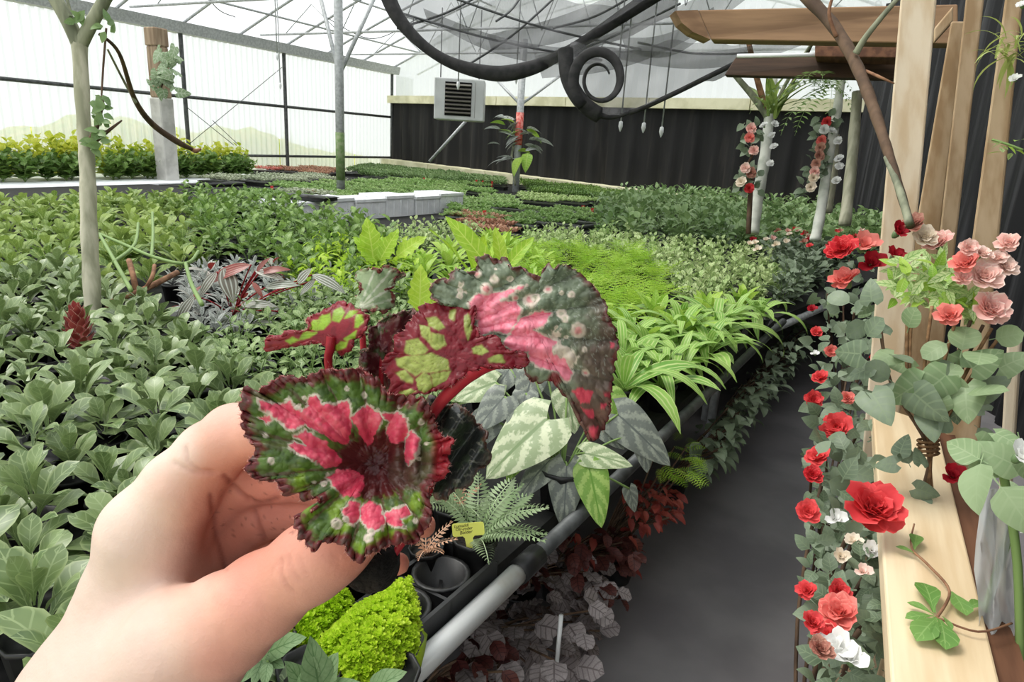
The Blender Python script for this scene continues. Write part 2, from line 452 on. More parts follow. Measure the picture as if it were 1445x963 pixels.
# lowest part of the back-right corner, brown boards
# roof: film vault on hoops and purlins
def roofz(x): 
    t = (x-WX)/12.6; return EZ+.12+1.75*math.sin(PI*min(1, max(0, t)))
cl = struct('ceiling'); rows = []
for i in range(25):
    x = WX+12.6*i/24
    rows.append([Vector((x, y, roofz(x)+.03*math.sin(y*2.6)**2)) for y in np.linspace(WY0-3.6, 15.2, 40)])
m = MB(); m.grid(rows); obj('film', m, M['film'], cl)
for k in range(12):
    y = 2.6+k*1.18; m = MB()
    m.tube([(WX+12.6*i/28, y, roofz(WX+12.6*i/28)-.03) for i in range(29)], .024, 6)
    obj('hoop', m, M['galv'], cl)
for k, x in enumerate((-9.6, -8.6, -7.4, -6.1, -4.9, -3.7, -2.5, -1.3, .1, 1.3)):
    m = MB(); m.tube([(x, -1, roofz(x)-.06), (x, 15, roofz(x)-.06)], .02, 6); obj('purlin', m, M['galv'], cl)
for k in range(4):                          # light trusses across the house
    y = 4.9+k*2.6; m = MB(); zc = 3.2
    m.tube([(WX+.2, y, zc), (1.2, y, zc+.1)], .02, 6)
    for j in range(9):
        x0 = WX+.8+j*1.28; m.tube([(x0, y, zc), (x0+.64, y, roofz(x0+.64)-.05)], .009, 5); m.tube([(x0+.64, y, roofz(x0+.64)-.05), (x0+1.28, y, zc)], .009, 5)
    obj('truss', m, M['galv'], cl)
random.seed(21)
for k in range(14):                         # sagging wires under the film
    xa = random.uniform(-9.5, -1); ya = random.uniform(4, 13); xb = xa+random.uniform(-2.5, 2.5); yb = ya+random.uniform(-3, 3)
    za, zb_ = min(roofz(xa)-.1, 3.9), min(roofz(xb)-.1, 3.9)
    m = MB(); m.tube(spline([(xa, ya, za), ((xa+xb)/2, (ya+yb)/2, (za+zb_)/2-random.uniform(.1, .45)), (xb, yb, zb_)], 8), .008, 5)
    obj('wire', m, M['steel_dark'], cl)

# ---------------------------------------------------------------- posts
def post_thing(name, label, px, top, base_d, r, mt, braces=()):
    b = at_depth(*base_d); b.z = 0
    t = thing(name, label, 'post', b)
    m = MB(); m.tube([b, Vector((b.x, b.y, top))], r, 12); obj('shaft', m, mt, t)
    return t, b
t, pb = post_thing('steel_post', 'grey steel post with two braces beside the white foam blocks', 480, roofz(-5)-.1, (481, 275, 8.9), .055, M['galv'])
for (px, py) in ((446, -30), (545, -40)):
    m = MB(); m.tube([Vector((pb.x, pb.y, 0))+Vector((0, 0, at_depth(482, 110, 8.9).z)), at_depth(px, py, 9.0)], .026, 6); obj('brace', m, M['galv'], t)
m = MB(); m.tube([Vector((pb.x, pb.y, .95)), Vector((pb.x, pb.y, 1.55))], .058, 12); obj('moss_band', m, mat('moss_green', (96, 124, 70), (128, 140, 104), scale=20), t)
t, pb2 = post_thing('steel_post', 'grey steel post with red and white tape before the black curtain', 740, 3.2, (728, 262, 11.8), .06, M['galv'])
zz = at_depth(735, 160, 11.8).z; z2 = at_depth(735, 205, 11.8).z
m = MB(); m.tube([Vector((pb2.x, pb2.y, z2)), Vector((pb2.x, pb2.y, zz))], .066, 12); obj('tape', m, M['redtape'], t)
for px, py in ((700, 112), (800, 100)):
    m = MB(); m.tube([Vector((pb2.x, pb2.y, at_depth(738, 150, 11.8).z)), at_depth(px, py, 11.9)], .024, 6); obj('brace', m, M['galv'], t)
m = MB(); m.tube([at_depth(606, 228, 13.6), at_depth(660, 168, 13.2)], .03, 6)
tag(obj('leaning_pole', m, M['galv']), 'thin steel pole leaning against the black curtain below the heater', 'pole')

# unit heater
hc = at_depth(650, 142, 11.5); hw, hh, hd = .42, .33, .3
t = thing('unit_heater', 'grey box heater with dark louvers hanging before the black curtain', 'heater', hc)
ax = (CAMX - Vector((0, 0, CAMX.z))).normalized(); az = Vector((0, 0, 1)); ay = az.cross(ax)
HM = Matrix((ax, ay, az)).transposed().to_4x4(); HM.translation = hc
m = MB(); m.box((-hw, -hd, -hh), (hw*.98, hd, hh), HM)
o = obj('housing', m, M['heater'], t, smooth=False); bv = o.modifiers.new('bevel', 'BEVEL'); bv.width = .02; bv.segments = 2
m = MB(); m.box((-.24, -hd-.012, -.26), (.2, -hd+.01, .27), HM); lf_ = obj('louver_frame', m, M['blackhole'], t, smooth=False)
for k in range(8):
    z = -.23+k*.062; m = MB(); m.box((-.235, -.02, -.006), (.195, .02, .006), HM @ Matrix.Translation((0, -hd-.03, z+.02)) @ Matrix.Rotation(R(35), 4, 'X')); obj('slat', m, M['louver'], lf_, smooth=False)
m = MB(); m.box((.26, -hd-.006, -.28), (.265, -hd, .28), HM); obj('seam', m, M['louver'], t, smooth=False)
for sx in (-.35, .3):
    a = HM @ Vector((sx, 0, hh)); m = MB(); m.tube([a, a+Vector((0, 0, 1.1))], .01, 6); obj('hanger_rod', m, M['steel_dark'], t)

# concrete and timber column near the left wall
cb = at_depth(237, 248, 10.2); ctz = at_depth(237, 48, 10.2).z; cmz = at_depth(237, 140, 10.2).z; cuz = at_depth(237, 72, 10.2).z
cb.z = 0
t = thing('column', 'square column of grey concrete with a wooden upper part beside the corrugated wall', 'column', cb)
for nm, z0, z1, w, mt in (('concrete_base', 0, cmz, .115, M['concrete']), ('timber_shaft', cmz, cuz, .105, M['column_wood']), ('timber_cap', cuz, ctz, .115, M['column_wood'])):
    m = MB(); m.box((cb.x-w, cb.y-w, z0), (cb.x+w, cb.y+w, z1)); o = obj(nm, m, mt, t, smooth=False); bv = o.modifiers.new('bevel', 'BEVEL'); bv.width = .015

# ---------------------------------------------------------------- shade nets under the roof
def net_sheet(bottom, top, n=60, m=14, sag=.25, fold=.05, seed=1):
    random.seed(seed); B = pxcurve(bottom, 12); T = pxcurve(top, 12)
    rows = []
    for i in range(m+1):
        q = i/m; r = []
        for j in range(n+1):
            s = j/n; b = B[int(s*(len(B)-1))]; tt = T[int(s*(len(T)-1))]
            p = b.lerp(tt, q); p = p - Vector((0, 0, sag*math.sin(PI*q))) + CAMF*(fold*math.sin(s*37+q*3)*(1-.3*q))
            r.append(p)
        rows.append(r)
    k = MB(); k.grid(rows); return k, B
nb = [(540, -25, 6.0), (560, 22, 6.0), (595, 62, 6.0), (640, 90, 6.05), (700, 104, 6.1), (750, 96, 6.15), (790, 78, 6.2), (840, 48, 6.2), (905, 5, 6.0), (960, -30, 5.8)]
ntp = [(560, -60, 7.0), (640, -55, 7.6), (720, -20, 8.4), (800, 0, 8.6), (880, 10, 8.4), (960, -10, 7.4)]
t = thing('shade_net', 'grey shade net sagging from the roof with a thick black rolled edge', 'net', at_depth(700, 60, 6.2))
k, B = net_sheet(nb, ntp); obj('mesh_sheet', k, M['net'], t)
m = MB(); m.tube(B, [.058+.012*math.sin(i*.13+1) for i in range(len(B))], 10); obj('rolled_edge', m, M['net_dense'], t)
t = thing('shade_net', 'grey shade net gathered in a hanging loop beside the brown roof beam', 'net', at_depth(900, 110, 5.6))
nb2 = [(798, 70, 5.6), (802, 110, 5.6), (822, 145, 5.6), (855, 165, 5.6), (895, 157, 5.5), (945, 135, 5.4), (1000, 108, 5.2), (1045, 86, 5.0)]
nt2 = [(805, 60, 6.0), (850, 68, 6.0), (890, 70, 5.9), (930, 60, 5.7), (990, 58, 5.5), (1040, 62, 5.2), (1060, 72, 5.0)]
k, B2 = net_sheet(nb2, nt2, sag=.1, fold=.06, seed=2); obj('mesh_sheet', k, M['net'], t)
m = MB(); n_ = len(B2); m.tube(B2[:int(n_*.62)], [.065 if i < n_*.4 else .05-.0008*i for i in range(int(n_*.62))], 10); obj('rolled_edge', m, M['net_dense'], t)
m = MB(); m.tube(B2[int(n_*.55):], .02, 8); obj('hem', m, M['net_dense'], t)
sp_ = []
for i in range(46):
    a = i*.22+2.2; rr = 46-i*.62; sp_.append(at_depth(846+rr*.85*math.cos(a), 112+rr*math.sin(a), 5.55-.004*i))
m = MB(); m.tube(sp_, [.05-.0008*i for i in range(len(sp_))], 8, flat=.5); obj('spiral_roll', m, M['net_dense'], t)
# long gathered net streaks toward the right
for i, (a, b, w) in enumerate((((760, 95, 6.2), (1050, -20, 4.6), 26), ((690, 60, 6.6), (930, -30, 5.6), 18), ((850, 72, 5.9), (1140, 52, 4.6), 12), ((880, 62, 5.9), (1010, 20, 5.0), 16), ((600, 20, 6.4), (845, 80, 6.4), 14))):
    rows = []
    for k_ in range(5):
        q = k_/4-.5
        rows.append([at_depth(a[0]+(b[0]-a[0])*s+q*w*.4, a[1]+(b[1]-a[1])*s+q*w*2*(.6+.4*math.sin(s*3)), a[2]+(b[2]-a[2])*s+.1*q+.05*math.sin(s*9+q*6)) - Vector((0, 0, .12*math.sin(PI*s))) for s in np.linspace(0, 1, 24)])
    k = MB(); k.grid(rows); obj('fold', k, M['net'], t)
for i, (a, b) in enumerate((((545, 12), (850, 85)), ((620, -10), (905, 70)), ((700, 30), (745, -20)), ((655, 95), (790, -10)), ((560, 40), (700, -20)), ((740, 95), (960, 5)), ((900, 60), (1060, 75)), ((780, 40), (900, -10)))):
    m = MB(); m.tube(spline([at_depth(*a, 6.6), at_depth((a[0]+b[0])/2, (a[1]+b[1])/2+8, 6.7), at_depth(*b, 6.8)], 6), .012, 5)
    tag(obj('support_wire', m, M['steel_dark']), 'thin dark wire crossing above the sagging shade net', 'wire', 'wires over the shade net')
# little sprinkler droppers hanging in front of the black curtain
for i, (px, py0, py1, d) in enumerate(((648, 76, 120, 8.2), (730, 84, 112, 8.2), (878, 155, 178, 6.4), (913, 135, 180, 6.3), (940, 128, 186, 6.2), (875, 70, 105, 6.4), (393, 55, 120, 10.5), (388, 0, 78, 9.5))):
    a, b = at_depth(px, py0, d), at_depth(px-2, py1, d)
    a = Vector((a.x, a.y, roofz(a.x)-.04)); b = Vector((a.x, a.y, b.z))
    t = thing('sprinkler_dropper', ('thin hanging sprinkler tube above the grey heater', 'thin hanging sprinkler tube right of the heater', 'short sprinkler dropper leftmost under the net loop', 'sprinkler dropper in the middle under the net loop', 'sprinkler dropper rightmost under the net loop', 'grey dropper tube where the two nets meet', 'dropper hanging beside the wall post', 'dark dropper hanging from the roof left of the steel post')[i], 'sprinkler', a)
    m = MB(); m.tube([a, b], .008, 6); obj('tube', m, M['galv'], t)
    m = MB(); m.lathe([(.004, .05), (.018, .04), (.022, 0), (.012, -.03), (.003, -.05)], 8, b); obj('nozzle', m, M['white'], t)

# ================================================================ THE HAND AND THE BEGONIA
def setcol(me, cols):
    a = me.color_attributes.new(name='col', type='FLOAT_COLOR', domain='POINT')
    c = np.ones((len(me.vertices), 4), dtype=np.float32); c[:, :3] = cols
    a.data.foreach_set('color', c.ravel())
def srgb(c): return np.array(lin(c))
def hashn(ix, iy, s):
    h = np.sin(ix*127.1+iy*311.7+s*74.7)*43758.5453
    return h-np.floor(h)
def vnoise(x, y, s=0):
    x = np.asarray(x, float); y = np.asarray(y, float)
    ix, iy = np.floor(x), np.floor(y); fx, fy = x-ix, y-iy
    fx = fx*fx*(3-2*fx); fy = fy*fy*(3-2*fy)
    a, b, c, d = hashn(ix, iy, s), hashn(ix+1, iy, s), hashn(ix, iy+1, s), hashn(ix+1, iy+1, s)
    return (a*(1-fx)+b*fx)*(1-fy)+(c*(1-fx)+d*fx)*fy
def fbm(x, y, s=0): return .55*vnoise(x, y, s)+.3*vnoise(x*2.1, y*2.1, s+1)+.15*vnoise(x*4.3, y*4.3, s+2)
def sdpoly(x, y, poly):
    """signed distance, negative inside"""
    d = np.full(x.shape, 1e9); ins = np.zeros(x.shape, bool); n = len(poly)
    for i in range(n):
        x1, y1 = poly[i]; x2, y2 = poly[i-1]
        ex, ey = x2-x1, y2-y1; t = np.clip(((x-x1)*ex+(y-y1)*ey)/(ex*ex+ey*ey+1e-9), 0, 1)
        d = np.minimum(d, np.hypot(x-x1-t*ex, y-y1-t*ey))
        cr = (y1 > y) != (y2 > y)
        if abs(y2-y1) > 1e-9: ins ^= cr & (x < ex*(y-y1)/(y2-y1)+x1)
    return np.where(ins, -d, d)
def sdline(x, y, pts):
    d = np.full(x.shape, 1e9)
    for (x1, y1), (x2, y2) in zip(pts[:-1], pts[1:]):
        ex, ey = x2-x1, y2-y1; t = np.clip(((x-x1)*ex+(y-y1)*ey)/(ex*ex+ey*ey+1e-9), 0, 1)
        d = np.minimum(d, np.hypot(x-x1-t*ex, y-y1-t*ey))
    return d
def sm(x, a, b):
    t = np.clip((x-a)/(b-a), 0, 1); return t*t*(3-2*t)
def lay(c, mask, col): return c*(1-mask[:, None])+np.asarray(col)*mask[:, None]
def cam2world(P):
    C = np.array([CAMX, CAMY, CAMF]); return np.array(CAM)+P @ C
def px2world(x, y, d): return cam2world(np.stack([(x-CX)/FPX*d, -(y-CY)/FPX*d, d], 1))

# ---- hand: smooth union of tapered limbs, meshed as one continuous surface
def smin(a, b, k):
    h = np.clip(.5+.5*(b-a)/k, 0, 1); return b*(1-h)+a*h-k*h*(1-h)
def cone(P, a, b, ra, rb):
    ab = b-a; t = np.clip(((P-a) @ ab)/(ab @ ab), 0, 1)
    return np.linalg.norm(P-(a+t[:, None]*ab), axis=1)-(ra+(rb-ra)*t)
def hp(px, py, d, r): return np.array([(px-CX)/FPX*d, -(py-CY)/FPX*d, d]), r*d/FPX
thumb = [hp(185, 985, .243, 104), hp(262, 918, .2305, 84), hp(318, 880, .2215, 66), hp(368, 843, .2135, 56.5), hp(440, 793, .206, 51), hp(476, 768, .2035, 46), hp(505, 752, .202, 36)]
index = [hp(212, 752, .252, 64), hp(255, 690, .249, 53), hp(296, 642, .2455, 45), hp(330, 614, .240, 42), hp(375, 606, .233, 38), hp(440, 612, .226, 34), hp(500, 640, .223, 28)]
middle = [hp(236, 762, .272, 58), hp(300, 708, .268, 43), hp(338, 680, .263, 38), hp(400, 672, .255, 35), hp(470, 685, .247, 31), hp(540, 705, .243, 25)]
ring = [hp(258, 800, .282, 52), hp(330, 752, .277, 38), hp(372, 726, .271, 34), hp(440, 716, .262, 32), hp(520, 722, .252, 28), hp(598, 742, .244, 18)]
pinky = [hp(280, 850, .286, 46), hp(345, 812, .285, 34), hp(395, 790, .278, 30), hp(460, 790, .266, 27), hp(515, 800, .256, 23), hp(563, 796, .247, 16)]
palm = [([hp(-40, 1290, .305, 150), hp(70, 1120, .278, 128), hp(160, 985, .262, 112), hp(205, 850, .262, 84), hp(212, 755, .252, 64)], .016),
        ([hp(165, 985, .268, 100), hp(235, 860, .280, 72), hp(240, 770, .272, 56)], .016),
        ([hp(190, 1000, .272, 95), hp(262, 900, .288, 66), hp(268, 815, .284, 52)], .014)]
lo = np.array([-.30, -.30, .13]); hi = np.array([-.035, .012, .36]); H = .00125
allp = np.array([p for ch in (thumb, index, middle, ring, pinky) for p, r in ch]+[p for ch, k in palm for p, r in ch])
lo = allp.min(0)-.045; hi = allp.max(0)+.045
nx, ny, nz = (np.ceil((hi-lo)/H)).astype(int)
gx, gy, gz = np.meshgrid(*[lo[i]+H*np.arange(n) for i, n in enumerate((nx, ny, nz))], indexing='ij')
G = np.stack([gx.ravel(), gy.ravel(), gz.ravel()], 1)
def chain(P, ch, k):
    d = None
    for (a, ra), (b, rb) in zip(ch[:-1], ch[1:]):
        c = cone(P, a, b, ra, rb); d = c if d is None else smin(d, c, k)
    return d
def hand_sdf(P):
    d = None
    for ch, k in palm:
        c = chain(P, ch, .006); d = c if d is None else smin(d, c, k)
    fingers = None
    for ch in (index, middle, ring, pinky):
        c = chain(P, ch, .0035); fingers = c if fingers is None else smin(fingers, c, .0022)
    d = smin(d, fingers, .007)
    return smin(d, chain(P, thumb, .006), .012)
# coarse pass first, the fine one only near the surface
F = np.full(len(G), 1.0)
cs = 6; cg = G.reshape(nx, ny, nz, 3)[::cs, ::cs, ::cs]
Fc = hand_sdf(cg.reshape(-1, 3)).reshape(cg.shape[:3])
near = np.repeat(np.repeat(np.repeat(Fc, cs, 0), cs, 1), cs, 2)[:nx, :ny, :nz]
F = near.copy().ravel(); sel = np.abs(F) < H*cs*2.2
F[sel] = hand_sdf(G[sel]); F = F.reshape(nx, ny, nz)
def surface_nets(F, lo, h):
    s = F < 0; cn = np.zeros(tuple(n-1 for n in F.shape), int); acc = np.zeros(cn.shape+(3,)); cnt = np.zeros(cn.shape)
    sl = lambda d, n: slice(d, n-1+d)
    sh = F.shape
    cor = [(i, j, k) for i in (0, 1) for j in (0, 1) for k in (0, 1)]
    get = lambda A, c: A[sl(c[0], sh[0]), sl(c[1], sh[1]), sl(c[2], sh[2])]
    for a in cor:
        for ax in range(3):
            if a[ax] == 0:
                b = list(a); b[ax] = 1; b = tuple(b)
                fa, fb = get(F, a), get(F, b); cr = get(s, a) != get(s, b)
                t = np.where(cr, fa/np.where(cr, fa-fb, 1), 0)
                p = np.zeros(cn.shape+(3,)); p[...] = a; p[..., ax] += t
                acc += p*cr[..., None]; cnt += cr
    act = cnt > 0; idx = -np.ones(cn.shape, int); idx[act] = np.arange(act.sum())
    ijk = np.argwhere(act); V = lo+h*(ijk+acc[act]/cnt[act][:, None])
    quads = []
    for ax in range(3):
        u, v = [i for i in range(3) if i != ax]
        sa = [slice(None)]*3; sb = [slice(None)]*3; sa[ax] = slice(0, -1); sb[ax] = slice(1, None)
        e = np.argwhere(s[tuple(sa)] != s[tuple(sb)])
        e = e[(e[:, u] > 0) & (e[:, v] > 0) & (e[:, u] < sh[u]-1) & (e[:, v] < sh[v]-1)]
        inside = s[e[:, 0], e[:, 1], e[:, 2]]
        q = []
        for du, dv in ((1, 1), (0, 1), (0, 0), (1, 0)):
            c = e.copy(); c[:, u] -= du; c[:, v] -= dv; q.append(idx[c[:, 0], c[:, 1], c[:, 2]])
        q = np.stack(q, 1); flip = inside if ax != 1 else ~inside
        q[~flip] = q[~flip][:, ::-1]; quads.append(q)
    return V, np.concatenate(quads)
V, Q = surface_nets(F, lo, H)
# relax twice
def relax(V, Q, n, w=.5):
    E = np.concatenate([Q[:, [0, 1]], Q[:, [1, 2]], Q[:, [2, 3]], Q[:, [3, 0]]]); 
    for _ in range(n):
        A = np.zeros_like(V); c = np.zeros(len(V))
        for a, b in ((0, 1), (1, 0)):
            np.add.at(A, E[:, a], V[E[:, b]]); np.add.at(c, E[:, a], 1)
        V = V*(1-w)+w*A/np.maximum(c, 1)[:, None]
    return V
V = relax(V, Q, 3)
# subdivide-free detail: creases carved along lines on the side that is seen
hx = CX+FPX*V[:, 0]/V[:, 2]; hy = CY-FPX*V[:, 1]/V[:, 2]
eps = .0008
N = np.stack([hand_sdf(V+np.eye(3)[i]*eps)-hand_sdf(V-np.eye(3)[i]*eps) for i in range(3)], 1); N /= np.linalg.norm(N, axis=1)[:, None]+1e-9
facing = sm(-(N*V).sum(1)/np.linalg.norm(V, axis=1), .05, .3)
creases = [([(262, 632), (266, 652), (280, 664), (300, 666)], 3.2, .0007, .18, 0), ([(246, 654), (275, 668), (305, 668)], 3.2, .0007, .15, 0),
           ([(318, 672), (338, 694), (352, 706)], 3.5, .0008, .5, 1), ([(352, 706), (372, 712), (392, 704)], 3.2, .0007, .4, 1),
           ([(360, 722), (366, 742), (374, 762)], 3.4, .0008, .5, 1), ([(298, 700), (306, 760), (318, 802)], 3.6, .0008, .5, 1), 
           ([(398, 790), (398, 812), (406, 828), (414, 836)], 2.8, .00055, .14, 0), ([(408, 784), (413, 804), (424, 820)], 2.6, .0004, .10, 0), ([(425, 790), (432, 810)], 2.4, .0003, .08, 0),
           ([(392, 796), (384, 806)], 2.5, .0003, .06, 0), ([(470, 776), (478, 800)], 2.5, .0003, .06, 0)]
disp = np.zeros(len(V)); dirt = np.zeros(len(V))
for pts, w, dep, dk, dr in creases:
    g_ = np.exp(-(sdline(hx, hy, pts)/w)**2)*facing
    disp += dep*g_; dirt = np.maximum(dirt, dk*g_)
disp += (fbm(hx/9, hy/9, 3)-.5)*.00022*facing
V2 = V-N*disp[:, None]
# skin pigment: pale back of the hand, pinker thumb, fingers and palm
ctrl = [((130, 900), (226, 199, 184), 120), ((150, 800), (232, 207, 191), 70), ((180, 700), (240, 218, 202), 45), ((235, 640), (240, 216, 200), 32), ((310, 590), (238, 196, 178), 36),
        ((330, 615), (232, 162, 140), 34), ((215, 740), (236, 204, 184), 46), ((235, 690), (232, 186, 164), 30), ((300, 720), (214, 146, 124), 55), ((400, 700), (222, 142, 122), 60), ((350, 760), (210, 138, 116), 50),
        ((330, 880), (238, 168, 148), 50), ((300, 940), (236, 160, 142), 34), ((420, 800), (238, 172, 150), 60), ((490, 770), (226, 138, 116), 40), ((215, 870), (232, 199, 182), 60), ((260, 830), (236, 190, 168), 34), ((275, 870), (238, 182, 160), 34), ((250, 1000), (230, 180, 164), 60)]
wsum = np.zeros(len(V)); cc = np.zeros((len(V), 3))
for (x, y), c, s in ctrl:
    w = np.exp(-((hx-x)**2+(hy-y)**2)/(s*s))+1e-9; cc += w[:, None]*srgb(c); wsum += w
cc /= wsum[:, None]
cc *= .78*(1+.10*(fbm(hx/14, hy/14, 9)-.5))[:, None]
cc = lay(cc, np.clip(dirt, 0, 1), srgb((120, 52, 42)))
sp = sm(fbm(hx/4.5, hy/4.5, 31), .70, .78)*((hx > 300) & (hx < 420) & (hy > 665) & (hy < 760))*facing
cc = lay(cc, .5*sp, srgb((90, 50, 40)))
M['skin'] = vcolmat('skin', rough=.5, transl=0, bump=.25, bscale=900, sss=.1, spec=.25)
VW = cam2world(V2); base = Vector(VW[np.argmin(VW[:, 2])])
me = bpy.data.meshes.new('person'); me.from_pydata((VW-np.array(base)).tolist(), [], Q.tolist())
me.polygons.foreach_set('use_smooth', [True]*len(me.polygons)); setcol(me, cc); me.materials.append(M['skin']); me.update()
bm_ = bmesh.new(); bm_.from_mesh(me); bmesh.ops.recalc_face_normals(bm_, faces=bm_.faces); bm_.to_mesh(me); bm_.free()
hand = bpy.data.objects.new('person', me); COL.objects.link(hand); hand.location = base
tag(hand, 'person\'s bare left hand and forearm holding up a small pink begonia', 'person')

# ---- begonia leaves
M['begonia'] = vcolmat('begonia_leaf', rough=.42, transl=.22, bump=.6, bscale=420, spec=.4)
M['begonia_dark'] = vcolmat('begonia_dark_leaf', rough=.3, transl=.08, bump=.7, bscale=300, spec=.5)
M['stem_red'] = mat('red_hairy_stem', (178, 40, 52), (140, 24, 36), rough=.5, scale=60, bump=.2, transl=.1)
M['hair'] = mat('pale_leaf_hair', (206, 150, 140), rough=.6, transl=.2)
M['hair_red'] = mat('red_leaf_hair', (150, 40, 44), rough=.6, transl=.2)
GREEN, DGREEN, MAROON, PINK, CREAM = srgb((88, 116, 48)), srgb((66, 86, 52)), srgb((104, 34, 36)), srgb((226, 84, 110)), srgb((222, 206, 190))
def mapz(pts, x0, y0, s): return [(x0+x/s, y0+y/s) for x, y in pts]
bego = thing('begonia', 'small potted begonia with ruffled pink and green leaves held up in the hand', 'plant', at_depth(530, 815, .213))
def begonia_leaf(name, outline, centre, depth, colour, mt, rings=70, spokes=360, jag=2.2, thick=.0009, hair=200, hairmat='hair', ruffle=.0035, nr=23, seed=0, label=None, hl=3.2):
    ol = [Vector((x, y, 0)) for x, y in outline]; B = spline(ol, 12, closed=True)
    B = np.array([(p.x, p.y) for p in B]); L = np.r_[0, np.cumsum(np.hypot(*(np.roll(B, -1, 0)-B).T))]
    Bc = np.vstack([B, B[:1]]); tt = np.linspace(0, L[-1], spokes, endpoint=False)
    bx, by = np.interp(tt, L, Bc[:, 0]), np.interp(tt, L, Bc[:, 1])
    c = np.array(centre); rad = np.hypot(bx-c[0], by-c[1])
    j = jag*(2*fbm(tt/7.0, np.zeros_like(tt)+seed, seed)-1) + jag*.5*np.sin(tt/2.3+seed)
    ux, uy = (bx-c[0])/rad, (by-c[1])/rad; bx, by = bx+ux*j, by+uy*j
    q = np.linspace(0, 1, rings)**.85
    X = c[0]+np.outer(q, bx-c[0]); Y = c[1]+np.outer(q, by-c[1]); Qq = np.outer(q, np.ones(spokes)); S = np.outer(np.ones(rings), tt/L[-1])
    edge_d = (1-Qq)*rad[None, :]
    D = depth(X, Y, Qq, S)
    T_ = S*L[-1]
    D = D + ruffle*2.2*sm(Qq, .66, 1)*(fbm(T_/17, Qq*1.5+seed, seed+1)-.5) + ruffle*1.7*sm(Qq, .84, 1)*(fbm(T_/6.5, Qq*4+seed, seed+2)-.5)
    rim = sm(Qq, .80, 1)*(1 if jag > 1.7 else .6)
    X = X+rim*5.5*(fbm(T_/5.5, Qq*9, seed+3)-.5); Y = Y+rim*5.5*(fbm(T_/5.5, Qq*9, seed+4)-.5)
    x, y, d = X.ravel(), Y.ravel(), D.ravel()
    cols = np.clip(colour(x, y, Qq.ravel(), edge_d.ravel(), S.ravel()), 0, 1)
    W = px2world(x, y, d)-np.array(bego.location)
    fs = [(i*spokes+k, i*spokes+(k+1) % spokes, (i+1)*spokes+(k+1) % spokes, (i+1)*spokes+k) for i in range(rings-1) for k in range(spokes)]
    me = bpy.data.meshes.new(name); me.from_pydata(W.tolist(), [], fs); me.polygons.foreach_set('use_smooth', [True]*len(fs))
    setcol(me, cols); me.materials.append(mt); me.update()
    o = part(name, me, bego); sd = o.modifiers.new('thickness', 'SOLIDIFY'); sd.thickness = thick; sd.offset = 0
    if label: o['label'] = label
    if hair:
        k = MB(); r_ = random.Random(seed+5); e0 = (rings-1)*spokes
        for h in range(hair):
            i = r_.randrange(spokes); ring = r_.choice((rings-1, rings-1, rings-2, rings-4)); p = Vector(W[ring*spokes+i])
            a = Vector(W[ring*spokes+i])-Vector(W[max(0, ring-6)*spokes+i]); a.normalize()
            a = (a+Vector((r_.uniform(-.8, .8), r_.uniform(-.8, .8), r_.uniform(-.6, .8)))).normalized()
            ln = hl*.00029*r_.uniform(.5, 1.4); s_ = a.orthogonal().normalized()*.00013; s2_ = a.cross(s_)
            k.add([p+s_, p-s_*.5+s2_*.87, p-s_*.5-s2_*.87, p+a*ln+Vector((0, 0, -ln*.2*r_.random()))], [(0, 1, 3), (1, 2, 3), (2, 0, 3)])
        ho = bpy.data.objects.new('leaf_hair', k.mesh('leaf_hair', M[hairmat])); COL.objects.link(ho); ho.parent = o; ho['kind'] = 'stuff'
    return o
def blotch(x, y, poly, wob=5, soft=2.0, seed=0, cell=7):
    n = (fbm(x/cell, y/cell, seed)-.5)*2*wob; return sdpoly(x, y, poly)+n
def spots(x, y, c, lst, seed=0):
    for (sx, sy, r, core) in lst:
        d = np.hypot((x-sx), (y-sy)*1.05)+(fbm(x/3, y/3, seed)-.5)*2.2
        c = lay(c, 1-sm(d, r*.75, r*1.1), CREAM*.95)
        c = lay(c, .55*(1-sm(d, r*.25, r*.62)), PINK if core else srgb((150, 160, 120)))
    return c
# leaf 1, facing the viewer
z1 = lambda pts: mapz(pts, 340, 510, 3.32)
o1 = z1([(15,125),(60,140),(110,118),(170,80),(240,68),(310,78),(350,48),(400,36),(470,42),(540,34),(600,60),(650,95),(700,150),(770,165),(850,175),(890,240),(915,310),(940,355),(1000,365),(975,430),(968,520),(905,570),(888,610),(885,660),(892,730),(862,800),(812,852),(760,846),(700,868),(650,882),(600,900),(555,938),(505,912),(488,862),(420,850),(362,862),(335,892),(305,850),(258,800),(250,740),(300,722),(345,690),(372,665),(350,640),(300,652),(255,618),(200,625),(170,570),(120,556),(50,545),(28,490),(75,410),(30,360),(8,300),(2,215)])
c1 = (530, 655)
pk1 = [z1(p) for p in ([(75,180),(130,200),(190,200),(230,180),(240,210),(290,240),(320,200),(320,165),(360,165),(380,200),(440,205),(500,185),(515,220),(520,300),(500,390),(430,375),(360,340),(300,300),(230,325),(190,290),(140,245),(90,220)],
    [(250,345),(300,330),(350,350),(400,380),(440,420),(470,470),(450,490),(390,500),(350,470),(300,440),(270,440),(225,400),(250,380),(300,395),(290,370)],
    [(520,260),(590,200),(640,230),(660,240),(650,290),(620,380),(590,400),(560,340)], [(665,245),(700,240),(740,240),(780,270),(790,330),(760,370),(710,390),(680,330),(690,280)],
    [(800,320),(835,370),(820,430),(790,485),(765,450),(780,380)], [(400,540),(450,510),(520,510),(570,540),(580,590),(540,640),(480,640),(430,590)],
    [(475,700),(510,660),(550,665),(555,740),(520,770),(490,740)], [(560,690),(600,660),(650,680),(670,750),(650,790),(610,810),(590,770),(560,740)],
    [(670,720),(720,700),(770,680),(795,720),(740,740),(775,785),(720,775),(680,750)], [(95,262),(140,250),(150,280),(120,292)])]
